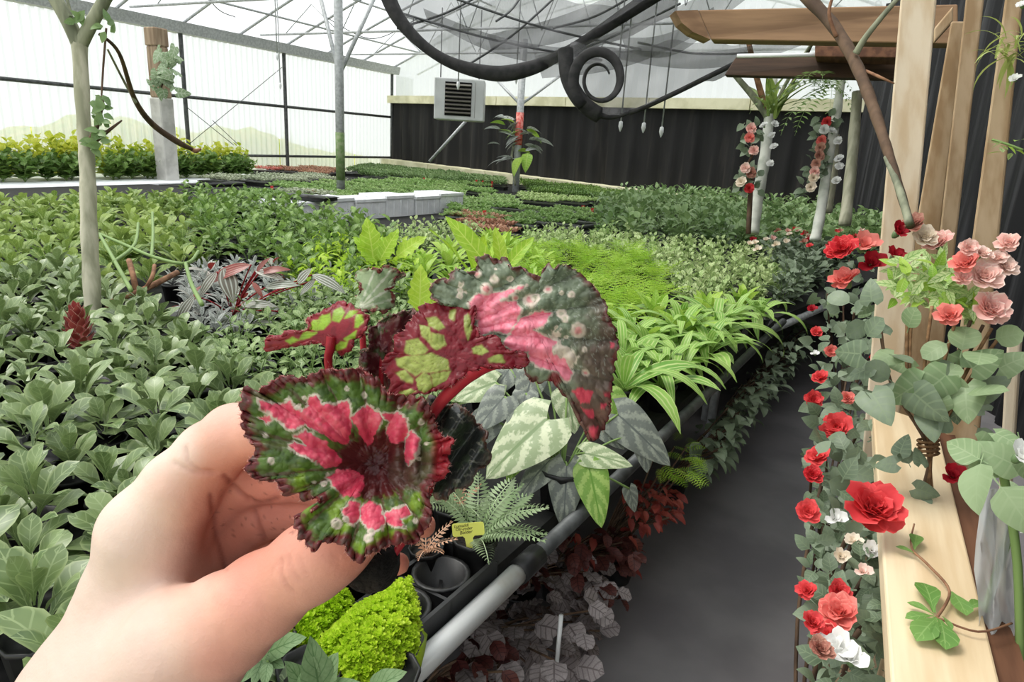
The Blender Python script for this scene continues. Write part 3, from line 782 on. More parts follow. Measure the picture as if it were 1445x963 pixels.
sp1 = [(*z1([(a, b)])[0], r/3.32, 0) for a, b, r in ((300,170,12),(497,127,14),(578,160,19),(745,212,17),(842,282,17),(872,385,10),(830,455,12),(118,348,12),(142,468,18),(340,565,12),(388,578,17),(450,762,27),(598,832,21),(815,752,14),(835,650,10),(760,780,12),(270,210,12),(215,185,10),(490,740,16),(612,800,16))]
ang1 = [math.atan2(y-c1[1], x-c1[0]) for x, y in z1([(20,120),(40,320),(60,540),(260,600),(270,800),(510,900),(700,870),(850,770),(890,640),(940,480),(900,250),(760,150),(560,40),(370,50),(170,85)])]
def near_ang(x, y, c, angs):
    a = np.arctan2(y-c[1], x-c[0]); r = np.hypot(x-c[0], y-c[1]); d = np.full(x.shape, 1e9)
    for g in angs: d = np.minimum(d, np.abs((a-g+PI) % (2*PI)-PI)*r)
    return d
def dep1(X, Y, Qq, S):
    u, v = (X-500)/150, (Y-655)/140
    d = .186+.010*np.exp(-((X-c1[0])**2+(Y-c1[1])**2)/(60**2)) + .003*u - .004*v + .004*(u*u)*(u > 0)
    va = near_ang(X.ravel(), Y.ravel(), c1, ang1).reshape(X.shape)
    d -= .0016*sm(va, 0, 16)*sm(Qq, .08, .35)*(1-.3*sm(Qq, .8, 1))
    d -= .0008*(fbm(X/11, Y/11, 4)-.5)*2
    r2 = np.hypot(X-580, Y-640); d -= .004*np.exp(-(r2/30)**2)*np.sin(X/4.0)*.5
    return d
def col1(x, y, q, e, s):
    n = fbm(x/12, y/12, 2); c = np.ones((len(x), 3))*GREEN
    c = lay(c, sm(n, .45, .7)*.7, DGREEN); c = lay(c, sm(fbm(x/30, y/30, 8), .55, .7)*.8*(y > 660), srgb((128, 158, 40)))
    c = lay(c, .55*sm(fbm(x/18, y/18, 12), .5, .7)*(1-sm(x, 380, 470)), srgb((98, 88, 66)))
    va = near_ang(x, y, c1, ang1)+(fbm(x/5, y/5, 5)-.5)*4
    c = lay(c, (1-sm(va, 1.0, 4.5))*.75*(1-sm(q, .75, .95)*.6), srgb((92, 60, 44)))
    fine = np.abs(np.sin((va+q*38)/4.0)); c = lay(c, .25*(1-sm(fine, .0, .25)), srgb((60, 70, 30)))
    # centre
    r = np.hypot((x-c1[0])/62, (y-c1[1])/52)+(fbm(x/9, y/9, 6)-.5)*.7
    c = lay(c, 1-sm(r, .75, 1.12), srgb((86, 30, 30))); c = lay(c, .8*(1-sm(np.hypot((x-590)/44, (y-662)/38)+(n-.5)*.6, .7, 1.1)), srgb((84, 62, 52)))
    c = lay(c, .8*(1-sm(r, .1, .5)), srgb((60, 10, 14)))
    for i, p in enumerate(pk1):
        d = blotch(x, y, p, 3.2, seed=i, cell=5)
        c = lay(c, (1-sm(np.abs(d-1.0), .8, 2.2))*sm(q, .38, .55)*.8, CREAM)
        m_ = 1-sm(d, -1.2, .4); pk = lay(np.ones((len(x), 3))*PINK, sm(fbm(x/6, y/6, 20+i), .45, .75)*.7, srgb((240, 128, 140)))
        pk = lay(pk, (1-sm(np.abs(sdpoly(x, y, p)+8), 0, 7))*.35, srgb((206, 50, 84))); pk = lay(pk, sm(-q, -.5, -.25)*.7, srgb((190, 36, 66)))
        c = c*(1-m_[:, None])+pk*m_[:, None]
    c = spots(x, y, c, sp1, 3)
    eb = e+(fbm(x/8, y/8, 15)-.5)*18
    c = lay(c, 1-sm(eb, 9, 20), srgb((104, 38, 40))); c = lay(c, (1-sm(eb, 2, 9))*sm(fbm(x/6, y/6, 40), .4, .6), srgb((92, 66, 58)))
    c = lay(c, (1-sm(e, 0, 2.5))*.6, srgb((128, 30, 34)))
    c = lay(c, sm(x, 606, 618)*sm(y, 600, 620)*(1-sm(y, 685, 700)), srgb((150, 34, 44)))
    return c
L1 = begonia_leaf('leaf', o1, c1, dep1, col1, M['begonia'], rings=90, spokes=460, jag=3.0, hair=900, ruffle=.0030, nr=27, seed=1, label='large ruffled leaf with bright pink patches on green')
# leaf 2, arching away to the right
z2 = lambda pts: mapz(pts, 590, 350, 3.44)
o2 = z2([(60,190),(110,150),(135,165),(172,112),(188,100),(230,122),(285,108),(290,48),(335,42),(385,60),(415,48),(442,68),(452,100),(512,90),(535,118),(600,138),(618,90),(668,98),(692,80),(742,95),(800,140),(862,200),(912,275),(920,325),(960,420),(968,500),(952,565),(945,640),(930,720),(932,800),(885,895),(852,938),(820,900),(790,850),(760,780),(742,742),(690,690),(650,640),(592,655),(542,640),(520,590),(500,540),(425,520),(340,470),(270,440),(240,320),(250,270),(190,258),(100,268),(68,232)])
c2 = (590+545/3.44, 350+345/3.44)
pk2 = [z2(p) for p in ([(245,270),(290,225),(350,215),(400,220),(530,180),(470,215),(400,255),(470,255),(500,300),(480,370),(440,420),(370,400),(300,430),(270,425),(300,350),(250,340)],
    [(440,425),(500,340),(600,300),(650,320),(610,380),(560,395),(640,440),(680,460),(640,500),(690,530),(720,540),(740,590),(755,610),(720,655),(670,600),(600,590),(540,550),(540,500),(480,510),(410,470)],
    [(740,690),(790,675),(850,700),(830,750),(790,755)], [(790,770),(850,780),(850,830),(820,825)], [(820,870),(870,870),(870,920),(850,935)], [(900,700),(935,700),(930,725),(905,720)], [(880,755),(915,755),(910,775),(885,775)], [(930,465),(955,468),(950,490),(930,488)])]
sp2 = [(*z2([(a, b)])[0], r/3.44, k) for a, b, r, k in ((775,400,40,1),(545,255,40,1),(570,245,26,0),(695,322,26,0),(712,345,20,0),(630,205,24,1),(743,228,17,0),(718,432,14,0),(810,605,24,1),(290,128,20,1),(370,152,24,0),(447,150,20,0),(210,180,16,0),(206,210,18,0),(200,235,16,0),(805,495,13,0),(330,200,30,1),(470,240,18,1),(232,215,10,0),(378,105,8,0),(480,212,8,0),(668,385,12,0),(695,220,10,0))]
lace = z2([(640,380),(690,400),(700,470),(760,500),(778,540),(750,585),(700,575),(690,530),(650,500),(680,460),(630,430)])
def dep2(X, Y, Qq, S):
    u, v = (X-700)/130, (Y-470)/130
    d = .199+.012*u*u*np.sign(u)*.6+.010*(v*v)*.5-.004*u
    ridge = near_ang(X.ravel(), Y.ravel(), (640, 470), [-.72, -.45, -.2, .05, .3, .55, .78]).reshape(X.shape)
    d -= .0017*sm(ridge, 0, 16); d -= .0010*(fbm(X/12, Y/12, 6)-.5)*2
    return d
def col2(x, y, q, e, s):
    n = fbm(x/14, y/14, 2); c = np.ones((len(x), 3))*srgb((124, 136, 112)); c = lay(c, sm(n, .45, .7)*.7, srgb((92, 106, 86)))
    b = sm(x+ (fbm(x/20, y/20, 3)-.5)*50 + .25*(y-470), 800, 850); c = lay(c, b*.85, srgb((112, 90, 82)))
    b = sm(y+(n-.5)*40, 545, 585); c = lay(c, b*.8, srgb((118, 82, 72)))
    va = near_ang(x, y, (640, 470), [-.72, -.45, -.2, .05, .3, .55, .78])+(fbm(x/5, y/5, 5)-.5)*4
    c = lay(c, (1-sm(va, .8, 3.5))*.5, srgb((64, 62, 52)))
    w = np.abs(fbm(x/13, y/13, 44)-.5); c = lay(c, (1-sm(w, .006, .022))*.55*(x > 735)*(y < 530), srgb((190, 196, 184)))
    d = blotch(x, y, lace, 6, seed=4, cell=4); c = lay(c, (1-sm(d, -2, 1))*.85, CREAM)
    for i, p in enumerate(pk2):
        d = blotch(x, y, p, 2.6, seed=i+30, cell=5)
        c = lay(c, (1-sm(np.abs(d-.6), .6, 2.0))*.7*(i < 2), CREAM)
        m_ = 1-sm(d, -1.2, .4); pk = lay(np.ones((len(x), 3))*srgb((244, 146, 164)), sm(fbm(x/5, y/9, 20+i), .45, .75)*.7, srgb((230, 108, 130)))
        pk = lay(pk, (1-sm(va, .5, 3.0))*.5, srgb((206, 70, 96)))
        if i >= 2: pk = np.ones((len(x), 3))*srgb((220, 82, 100))
        c = c*(1-m_[:, None])+pk*m_[:, None]
    c = spots(x, y, c, sp2, 7)
    eb = e+(fbm(x/12, y/12, 15)-.5)*22
    c = lay(c, (1-sm(eb, 0, 8))*.85, srgb((102, 36, 38))); c = lay(c, (1-sm(e, 0, 1.6))*.5, srgb((70, 24, 26)))
    c = lay(c, (1-sm(np.hypot(x-782, y-535), 6, 13))*.9, srgb((120, 24, 36)))
    return c
begonia_leaf('leaf', o2, c2, dep2, col2, M['begonia'], rings=90, spokes=420, jag=1.8, hair=350, ruffle=.0018, nr=17, seed=2, label='large arching leaf with pink centre and white-ringed spots')
# the lobes of leaf 2 that fold forward and show their underside
CELLK = srgb((122, 20, 34))
o3 = [(668,418),(653,421),(640,430),(616,428),(593,433),(592,441),(580,450),(571,467),(558,475),(556,497),(545,502),(538,521),(552,536),(549,567),(567,563),(585,556),(600,556),(625,549),(640,541),(660,527),(690,519),(735,519),(746,512),(740,499),(715,494),(700,474),(682,478),(676,470),(668,456),(672,438)]
z4 = lambda pts: mapz(pts, 365, 365, 4.1)
cells3 = [z4(p) for p in ([(975,350),(1030,345),(1075,400),(1040,420),(990,390)], [(935,390),(990,400),(1000,440),(1000,500),(950,450)], [(1010,435),(1070,450),(1085,500),(1030,530),(1000,510)], [(860,480),(920,465),(980,530),(960,550),(890,565),(850,540)],
    [(800,580),(870,570),(960,560),(1000,545),(1090,590),(1100,640),(1000,660),(950,660),(910,680),(850,640),(810,620)], [(800,660),(850,650),(895,700),(890,720),(830,700)], [(915,700),(960,665),(990,680),(1000,740),(960,770),(930,760)], [(1000,670),(1110,650),(1090,700),(1010,740)], [(820,775),(880,760),(910,772),(800,815)], [(1110,310),(1140,300),(1130,360),(1105,350)],
    [(1235,520),(1290,505),(1330,540),(1290,560),(1245,550)], [(1330,580),(1400,555),(1420,600),(1340,600)], [(1190,340),(1215,330),(1230,420),(1210,470),(1195,420)])]
def cellcol(cells, ground, cellc):
    def f(x, y, q, e, s):
        n = fbm(x/8, y/8, 2); c = np.ones((len(x), 3))*ground; c = lay(c, sm(n, .5, .7)*.6, ground*.62)
        for i, p in enumerate(cells):
            d = sdpoly(x, y, p)+(fbm(x/5, y/5, i)-.5)*1.6
            g_ = lay(np.ones((len(x), 3))*cellc, sm(fbm(x/9, y/9, i+4), .4, .7)*.7, cellc*.72)
            vn = np.abs(fbm(x/7, y/7, 60)-.5); g_ = lay(g_, (1-sm(vn, .004, .03))*.45, srgb((96, 60, 40)))
            m_ = 1-sm(d, -1.0, 2.4); c = c*(1-m_[:, None])+g_*m_[:, None]
        return c
    return f
def dep3(X, Y, Qq, S):
    return .1945+.006*((X-612)/70)**2*(X < 612)-.0020*np.sin(np.clip((Y-490)/60, -1, 1)*1.4)+.0015*(fbm(X/14, Y/14, 3)-.5)+.003*sm(Y, 470, 420)
begonia_leaf('leaf_underside', o3, (632, 503), dep3, cellcol(cells3, CELLK, srgb((156, 168, 82))), M['begonia'], rings=60, spokes=320, jag=1.6, hair=320, hairmat='hair', ruffle=.0016, nr=19, seed=3, label='folded-over leaf lobe showing red veins on green underside')
o4 = z4([(40,470),(60,452),(110,468),(140,440),(170,420),(210,430),(260,420),(290,400),(285,345),(330,320),(390,295),(440,270),(470,250),(520,265),(560,290),(610,310),(632,345),(625,410),(590,450),(550,475),(540,520),(480,552),(440,530),(420,500),(380,503),(340,492),(270,492),(200,506),(145,512),(110,505),(60,532),(35,515)])
cells4 = [z4(p) for p in ([(160,475),(200,455),(235,470),(190,490)], [(240,470),(260,430),(340,430),(300,455)], [(300,410),(320,365),(350,360),(340,415)], [(345,415),(360,340),(415,320),(420,370),(380,410)], [(430,360),(440,310),(480,290),(500,320),(470,370)], [(500,350),(530,310),(575,310),(540,340)], [(560,400),(570,330),(600,330),(610,370),(580,400)], [(500,465),(570,420),(560,450),(520,475)], [(440,512),(480,482),(520,482),(510,512),(460,528)])]
begonia_leaf('leaf', o4, (468, 472), lambda X, Y, q, S: .2005-.004*(X-468)/60+.004*((Y-470)/40)**2, cellcol(cells4, srgb((136, 24, 38)), srgb((150, 186, 52))), M['begonia'], rings=50, spokes=260, jag=1.8, hair=320, ruffle=.0014, nr=17, seed=4, label='small raised leaf seen from below, red with green cells')
def col5(x, y, q, e, s):
    c = np.ones((len(x), 3))*srgb((158, 176, 134)); v = near_ang(x, y, (508, 436), [-1.2, -.9, -.62, -.3])+(fbm(x/4, y/4, 2)-.5)*3
    c = lay(c, (1-sm(v, .6, 2.4))*.8, srgb((216, 218, 196))); c = lay(c, sm(fbm(x/9, y/9, 5), .5, .7)*.6, srgb((112, 140, 96)))
    eb = e+(fbm(x/6, y/6, 15)-.5)*14; return lay(c, (1-sm(eb, 0, 5))*(x+ (y-400)*-.2 > 505), srgb((120, 58, 52)))
begonia_leaf('leaf', z4([(555,105),(590,68),(640,55),(700,65),(730,42),(790,68),(845,98),(790,112),(785,160),(740,180),(778,200),(782,270),(740,308),(680,302),(630,312),(575,295),(575,225),(592,150)]), (527, 412), lambda X, Y, q, S: .215+.004*((X-527)/30)**2, col5, M['begonia'], rings=40, spokes=220, jag=1.8, hair=90, ruffle=.0016, nr=13, seed=5, label='small pale grey-green back leaf with brown crinkled edge')
def col6(x, y, q, e, s):
    c = np.ones((len(x), 3))*srgb((84, 30, 34)); c = lay(c, sm(fbm(x/9, y/9, 5), .5, .62)*.8, srgb((66, 84, 48))); return lay(c, sm(fbm(x/5, y/5, 15), .55, .68)*.6, srgb((128, 92, 84)))
begonia_leaf('leaf', z4([(750,330),(830,308),(900,298),(940,320),(905,370),(850,430),(800,455),(790,545),(730,560),(722,640),(765,710),(755,800),(690,820),(660,700),(600,640),(595,540),(640,520),(645,410),(700,370)]), (540, 495), lambda X, Y, q, S: .2045+.004*np.sin(X/7)*q, col6, M['begonia'], rings=40, spokes=240, jag=2.6, hair=300, ruffle=.003, nr=21, seed=6, label='dark maroon crumpled leaf behind the folded lobe')
def col7(x, y, q, e, s):
    c = np.ones((len(x), 3))*srgb((44, 48, 46)); w = np.abs(fbm(x/14, y/14, 44)-.5); c = lay(c, (1-sm(w, .01, .035))*.75, srgb((120, 122, 112)))
    c = lay(c, sm(fbm(x/12, y/12, 5), .55, .7)*.6, srgb((62, 76, 56))); eb = e+(fbm(x/5, y/5, 15)-.5)*10; return lay(c, (1-sm(eb, 0, 6))*.8, srgb((92, 56, 44)))
begonia_leaf('leaf', [(606,560),(630,572),(645,570),(662,584),(676,600),(688,612),(684,626),(692,640),(690,655),(672,664),(664,684),(640,692),(628,706),(612,700),(600,660),(598,600)], (640, 634), lambda X, Y, q, S: .214+.004*np.sin(X/9+Y/13), col7, M['begonia_dark'], rings=50, spokes=260, jag=1.6, hair=160, ruffle=.002, nr=15, seed=7, label='glossy blackish leaf behind the pink leaf')
# stems and soil plug
def bstem(pts, rad, hair=60):
    m = MB(); C = pxcurve(pts, 8); n = len(C); rr = np.interp(np.linspace(0, 1, n), np.linspace(0, 1, len(rad)), rad)
    m.tube(C, list(rr), 12); o = obj('stem', m, M['stem_red'], bego)
    k = MB(); r_ = random.Random(len(pts)*7+hair)
    for h in range(hair):
        p = C[r_.randrange(1, n-1)]-bego.location; a = Vector((r_.uniform(-1, 1), r_.uniform(-1, 1), r_.uniform(-1, 1))).normalized(); s_ = a.orthogonal().normalized()*.00008
        k.add([p+s_, p-s_, p+a*.0022], [(0, 1, 2)])
    ho = bpy.data.objects.new('stem_hair', k.mesh('stem_hair', M['hair'])); COL.objects.link(ho); ho.parent = o; ho['kind'] = 'stuff'
bstem([(742, 507, .1965), (700, 512, .196), (668, 524, .1955), (640, 548, .196), (612, 582, .199), (585, 640, .205), (545, 740, .210), (530, 800, .2125)], [.0012, .0019, .0025, .0021, .0017, .0016, .0016, .0016], 160)
bstem([(468, 476, .2002), (466, 492, .2003), (464, 520, .202), (480, 620, .207), (520, 795, .2125)], [.0016, .0014, .0012, .0012, .0013], 120)
bstem([(508, 440, .2155), (512, 480, .213), (522, 640, .211), (528, 800, .2125)], [.0008, .0010, .0011, .0012], 20)
bstem([(540, 500, .2055), (535, 620, .2095), (532, 800, .2125)], [.001, .0012, .0012], 20)
bstem([(532, 655, .1975), (530, 720, .204), (529, 800, .2125)], [.0014, .0014, .0014], 20)
bstem([(625, 640, .215), (590, 730, .2135), (540, 805, .2125)], [.001, .0012, .0012], 20)
m = MB(); m.lathe([(.001, .0085), (.0062, .009), (.0086, .006), (.009, 0), (.0084, -.0045), (.006, -.0075), (.001, -.0085)], 18)
sm_ = m.mesh('soil_plug', M['soil'])
for v in sm_.vertices: v.co *= random.uniform(.88, 1.1)
o = part('soil_plug', sm_, bego); o.location = at_depth(524, 797, .215)-bego.location; o.modifiers.new('sub', 'SUBSURF').render_levels = 1
o['label'] = 'small plug of black soil under the leaves'

# ================================================================ BENCHES AND PLANTS
E0, E1 = at_z(580, 955, BZ), at_z(780, 765, BZ)            # the galvanised front rail runs through these
edir = (E1-E0).normalized(); enor = Vector((-edir.y, edir.x, 0))   # towards the bench
if enor.x > 0: enor = -enor
def edge_pt(s, off=0, z=BZ): p = E0+edir*s+enor*off; return Vector((p.x, p.y, z))
BENCHES = []
def on_bench(p): return any(inpoly(p.x, p.y, b) for b in BENCHES)
def bench(label, corners, nleg=4):
    """corners: near-left, near-right, far-right, far-left on the bench plane"""
    c = sum(corners, Vector())/4; c = Vector((c.x, c.y, 0))
    BENCHES.append([(p.x, p.y) for p in corners])
    t = thing('plant_bench', label, 'bench', c)
    m = MB(); m.hexa([Vector((p.x, p.y, BZ-.035)) for p in corners]+[Vector((p.x, p.y, BZ)) for p in corners]); obj('bench_top', m, M['benchtop'], t, smooth=False)
    for k in range(4):
        a, b = corners[k], corners[(k+1) % 4]; m = MB(); m.tube([Vector((a.x, a.y, BZ-.06)), Vector((b.x, b.y, BZ-.06))], .022, 8); obj('frame_rail', m, M['galv'], t)
    for k in range(4):
        p = corners[k].lerp(Vector((c.x, c.y, 0)), .08); m = MB(); m.tube([Vector((p.x, p.y, 0)), Vector((p.x, p.y, BZ-.05))], .024, 8); obj('leg', m, M['galv'], t)
    return t
near = bench('long black-topped plant bench in the foreground with a galvanised pipe along its edge', [Vector((-4.2, -.1, 0)), edge_pt(-.35, .05), edge_pt(3.05, .05), Vector((-7.3, 3.55, 0))])
m = MB(); r0, r1 = edge_pt(-.3, -.005, BZ+.012), edge_pt(.335, -.005, BZ+.012); m.tube([r0, r1], .021, 14)
o = obj('front_rail', m, mat('worn_galvanised_pipe', (206, 208, 208), (176, 172, 164), rough=.35, metal=.1, scale=9, contrast=(.55, .75)), near); o['label'] = 'shiny galvanised front pipe'
m = MB(); m.tube([r1-edir*.02, r1+edir*.06], .025, 14); obj('pipe_coupling', m, M['black'], near)
m = MB(); m.tube([r1+edir*.05, edge_pt(3.0, 0, BZ+.01)], .018, 10); obj('edge_pipe', m, M['steel_dark'], near)
bench('middle plant bench behind the foreground bench carrying the dark leafy shrubs', [Vector((-8.6, 3.62, 0)), edge_pt(3.12, .05), Vector((.7, 7.3, 0)), Vector((-8.6, 6.3, 0))])
bench('far plant bench with white foam blocks and seedling trays', [Vector((-8.5, 6.37, 0)), Vector((.7, 7.37, 0)), Vector((-.3, 10.5, 0)), Vector((-8.65, 9.7, 0))])
bench('farthest plant bench in front of the black curtain', [Vector((-10.2, 9.6, 0)), Vector((-.5, 10.57, 0)), Vector((-2.0, 11.15, 0)), Vector((-10.1, 13.75, 0))])

# ---- leaf shapes
def prof(kind):
    return {'lance': lambda t: math.sin(PI*t**.8)**.85 if 0 < t < 1 else 0,
            'obov': lambda t: (.12 if t < .06 else 0)+(math.sin(PI*min(1, t)**1.75)**.75 if 0 < t < 1 else 0),
            'ovate': lambda t: (math.sin(PI*t**.62)**.8 if 0 < t < 1 else 0),
            'heart': lambda t: (max(0, math.sin(PI*t**.48))**.72 if 0 < t < 1 else 0),
            'round': lambda t: math.sqrt(max(0, 1-(2*t-1)**2)),
            'strap': lambda t: min(1, .45+t*1.6)*(1-max(0, (t-.55)/.45)**2.0),
            }[kind]
def leaf(kind='lance', L=.1, W=.04, nl=7, nw=1, fold=.25, arch=.8, wave=0, stalk=0, stalk_w=.004, tip=0, lobes=0, side=0, seed=0):
    """leaf along +X, its face up; returns an MB with uv across and along"""
    m = MB(); pf = prof(kind); r_ = random.Random(seed); rows = []
    x = z = 0; path = []
    ns = 2 if stalk else 0; tot = ns+nl
    ang = .25 if stalk else 0
    for i in range(tot+1):
        st = i < ns
        t = 0 if st else (i-ns)/nl
        w = stalk_w/2 if st else max(pf(t)*W/2, stalk_w*.35 if i == ns else .0004)
        if lobes and not st: w *= 1-.45*abs(math.sin(PI*t*lobes))*(1-t*.5)
        row = []
        for j in range(-nw, nw+1):
            s = j/nw; y = w*s+side*t*t*L
            zz = z+fold*abs(w*s)+(wave*math.sin(t*17+s*2+seed)*abs(s) if not st else 0)
            row.append(Vector((x, y, zz)))
        rows.append(row)
        dl = stalk/ns if i < ns else L/nl
        a = ang - arch*(t**1.2)-tip*max(0, t-.6)*2
        x += dl*math.cos(a); z += dl*math.sin(a)
    nr, nc = len(rows), 2*nw+1
    uvs = [(j/(nc-1), max(0, (i-ns))/nl) for i in range(nr) for j in range(nc)]
    m.add([p for r in rows for p in r], [(i*nc+j, (i+1)*nc+j, (i+1)*nc+j+1, i*nc+j+1) for i in range(nr-1) for j in range(nc-1)], uvs)
    return m
def heart_leaf(L, W, arch=.5, nl=9, nw=3, back=.22, pucker=.0):
    """cordate leaf whose two basal lobes reach behind the stalk"""
    m = MB(); pf = prof('heart'); rows = []
    for i in range(nl+1):
        t = i/nl; w = max(pf(t)*W/2, .0006 if i else W*.2); row = []
        for j in range(nw, -nw-1, -1):
            s = j/nw; x = t*L-back*L*(abs(s)**1.3)*(1-t)**1.6
            a = arch*t*t*L*.5
            row.append(Vector((x, w*s, -a+.16*abs(w*s)-.12*w*abs(s)**3*1.5+pucker*math.sin(t*22-abs(s)*4)*(1-abs(s))*abs(s)*3)))
        rows.append(row)
    m.grid(rows); return m
def frond(L=.16, W=.06, n=10, arch=.9, droop=.2, lw=.6):
    """pinnate fern frond"""
    m = MB(); x = z = 0; pts = [(0, 0)]
    for i in range(n):
        a = .35-arch*((i+1)/n)**1.2; x += L/n*math.cos(a); z += L/n*math.sin(a); pts.append((x, z))
    for i, (x, z) in enumerate(pts[:-1]):
        x2, z2 = pts[i+1]; q = (i+.5)/n; w = W/2*math.sin(PI*min(1, q*.86+.14))**.8
        m.add([(x, -.0012, z), (x, .0012, z), (x2, .001, z2), (x2, -.001, z2)], [(0, 1, 2, 3)], [(.5, q)]*4)
        for s in (-1, 1):
            h = L/n*lw
            m.add([(x, 0, z), (x+h*.9, s*w*.55, z-.1*w+.004), (x+h*1.2, s*w, z-droop*w), (x+h*.1, s*w*.6, z-.05*w)], [(0, 1, 2, 3) if s < 0 else (3, 2, 1, 0)], [(.5, q), (.8, q), (1, q), (.8, q)])
    return m
def fern_frond2(L, W, n=9, arch=.7):
    """twice divided soft frond: pinnae that are small fronds themselves"""
    m = MB(); x = z = 0
    for i in range(n):
        q = (i+.5)/n; a = .3-arch*q; x2, z2 = x+L/n*math.cos(a), z+L/n*math.sin(a)
        m.add([(x, -.0008, z), (x, .0008, z), (x2, .0008, z2), (x2, -.0008, z2)], [(0, 1, 2, 3)])
        w = W/2*math.sin(PI*(q*.8+.15))**.8
        for s in (-1, 1):
            k = 5; px_, py_ = x, 0
            for j in range(k):
                f = (j+1)/k; qx, qy = x+.35*w*f, s*w*f
                for e in (-1, 1):
                    l = w*.26*(1-.5*f); m.add([(qx, qy, z-.12*w*f), (qx+l*.4, qy+e*l*.9, z-.1*w*f+.002), (qx+l*.9, qy+e*l*.2, z-.14*w*f)], [(0, 1, 2) if e > 0 else (2, 1, 0)], [(.5, q), (.9, q), (.7, q)])
        x, z = x2, z2
    return m
def X(az, el, pos=(0, 0, 0), s=1, roll=0):
    return Matrix.Translation(pos) @ Matrix.Rotation(az, 4, 'Z') @ Matrix.Rotation(-el, 4, 'Y') @ Matrix.Rotation(roll, 4, 'X') @ Matrix.Diagonal((s, s, s, 1))
LM = {}
LM['sage'] = leafmat('sage_leaf', (80, 104, 58), (130, 150, 96), vein=(146, 164, 114), nveins=5, vw=.10, rib=.05, edge=(146, 162, 110), rough=.34, transl=.15, spec=.5)
LM['sage2'] = leafmat('olive_leaf', (88, 118, 50), (160, 180, 94), vein=(162, 182, 106), nveins=5, vw=.1, rib=.05, rough=.5)
LM['mid'] = leafmat('green_leaf', (62, 98, 40), (128, 158, 76), vein=(150, 180, 100), nveins=7, vw=.1, rib=.05, rough=.42)
LM['lime'] = leafmat('lime_leaf', (142, 190, 38), (186, 214, 70), vein=(200, 222, 100), nveins=8, vw=.1, rib=.05, transl=.4)
LM['bright'] = leafmat('bright_leaf', (122, 170, 50), (178, 208, 86), vein=(190, 212, 120), nveins=9, vw=.08, rib=.04, transl=.35)
LM['pale'] = leafmat('pale_leaf', (166, 192, 120), (206, 216, 162), vein=(120, 160, 80), nveins=5, rib=.1, transl=.3)
LM['strap'] = leafmat('strap_leaf', (104, 156, 58), (156, 194, 94), vein=(186, 206, 130), nveins=3, stripes=3, transl=.3)
LM['dark'] = leafmat('dark_leaf', (98, 130, 74), (146, 170, 112), vein=(120, 146, 100), nveins=6, rib=.05, rough=.4)
LM['fern'] = leafmat('fern_leaf', (134, 182, 44), (184, 214, 84), transl=.4)
LM['ferndark'] = leafmat('dark_fern_leaf', (122, 158, 84), (160, 186, 120), transl=.35)
LM['stripe'] = leafmat('striped_leaf', (118, 128, 110), (134, 122, 110), vein=(206, 210, 200), stripes=4, back=(166, 62, 58), transl=.18, rough=.35, spec=.5)
LM['stripered'] = leafmat('red_striped_leaf', (150, 62, 54), (120, 52, 50), vein=(170, 120, 104), stripes=5, back=(170, 60, 58), transl=.15, rough=.35, spec=.5)
LM['silver'] = leafmat('silver_leaf', (160, 166, 160), (190, 194, 186), vein=(98, 104, 100), nveins=5, rib=.05, rough=.4)
LM['creep'] = leafmat('creeping_leaf', (92, 124, 66), (150, 172, 112), vein=(168, 186, 130), nveins=5, rib=.06)
LM['jewel'] = leafmat('dark_veined_leaf', (134, 140, 130), (156, 162, 146), vein=(92, 98, 94), nveins=3.4, slope=.75, vw=.44, wob=.25, rib=.05, rough=.35, transl=.1)
LM['jewelpale'] = leafmat('pale_veined_leaf', (198, 208, 168), (212, 218, 184), vein=(130, 152, 106), nveins=3.4, slope=.75, vw=.4, rib=.07, wob=.25, rough=.35)
LM['jewelgreen'] = leafmat('green_veined_leaf', (166, 196, 104), (176, 204, 118), vein=(108, 154, 58), nveins=3.4, slope=.75, vw=.4, wob=.25, rib=.06)
LM['heuch'] = leafmat('dusky_leaf', (136, 128, 128), (168, 158, 156), vein=(104, 94, 94), nveins=5, rib=.06, rough=.5, back=(104, 60, 56), transl=.05)
LM['heuchred'] = leafmat('dark_red_leaf', (84, 38, 38), (104, 60, 52), vein=(60, 30, 30), nveins=5, rough=.5, transl=.08)
LM['rusty'] = leafmat('rusty_leaf', (122, 42, 40), (150, 70, 56), rough=.5, transl=.1)
LM['moss'] = leafmat('chartreuse_sprig', (172, 212, 28), (220, 240, 80), transl=.4, rough=.5)
LM['painted'] = leafmat('silver_fern_leaf', (140, 164, 118), (176, 192, 154), transl=.25)
LM['pinkfern'] = leafmat('pinkish_fern_leaf', (206, 160, 130), (224, 180, 150), transl=.25)
LM['brass'] = leafmat('grey_green_leaf', (108, 134, 92), (136, 160, 116), vein=(88, 118, 74), nveins=6, slope=.9, vw=.12, rib=.05, rough=.45)
LM['rose'] = leafmat('rose_leaf', (86, 104, 78), (128, 142, 118), vein=(122, 138, 108), nveins=5, rib=.05, rough=.45, transl=.15)
LM['rosepale'] = leafmat('pale_round_leaf', (130, 156, 110), (158, 178, 136), vein=(160, 180, 138), nveins=5, rib=.04, rough=.45)
LM['hedge'] = leafmat('yellow_green_leaf', (164, 186, 50), (226, 226, 96), transl=.45)
STEM = mat('green_stem', (120, 146, 84), rough=.55)
def tri_stem(a, b, r=.002):
    m = MB(); m.tube([a, b], r, 4, cap=False); return m
POT = MB(); POT.lathe([(.035, 0), (.038, .002), (.046, .075), (.050, .077), (.050, .085), (.046, .085), (.044, .070), (.001, .068)], 10); POTM = POT.mesh('pot', M['black'])
PH = .068
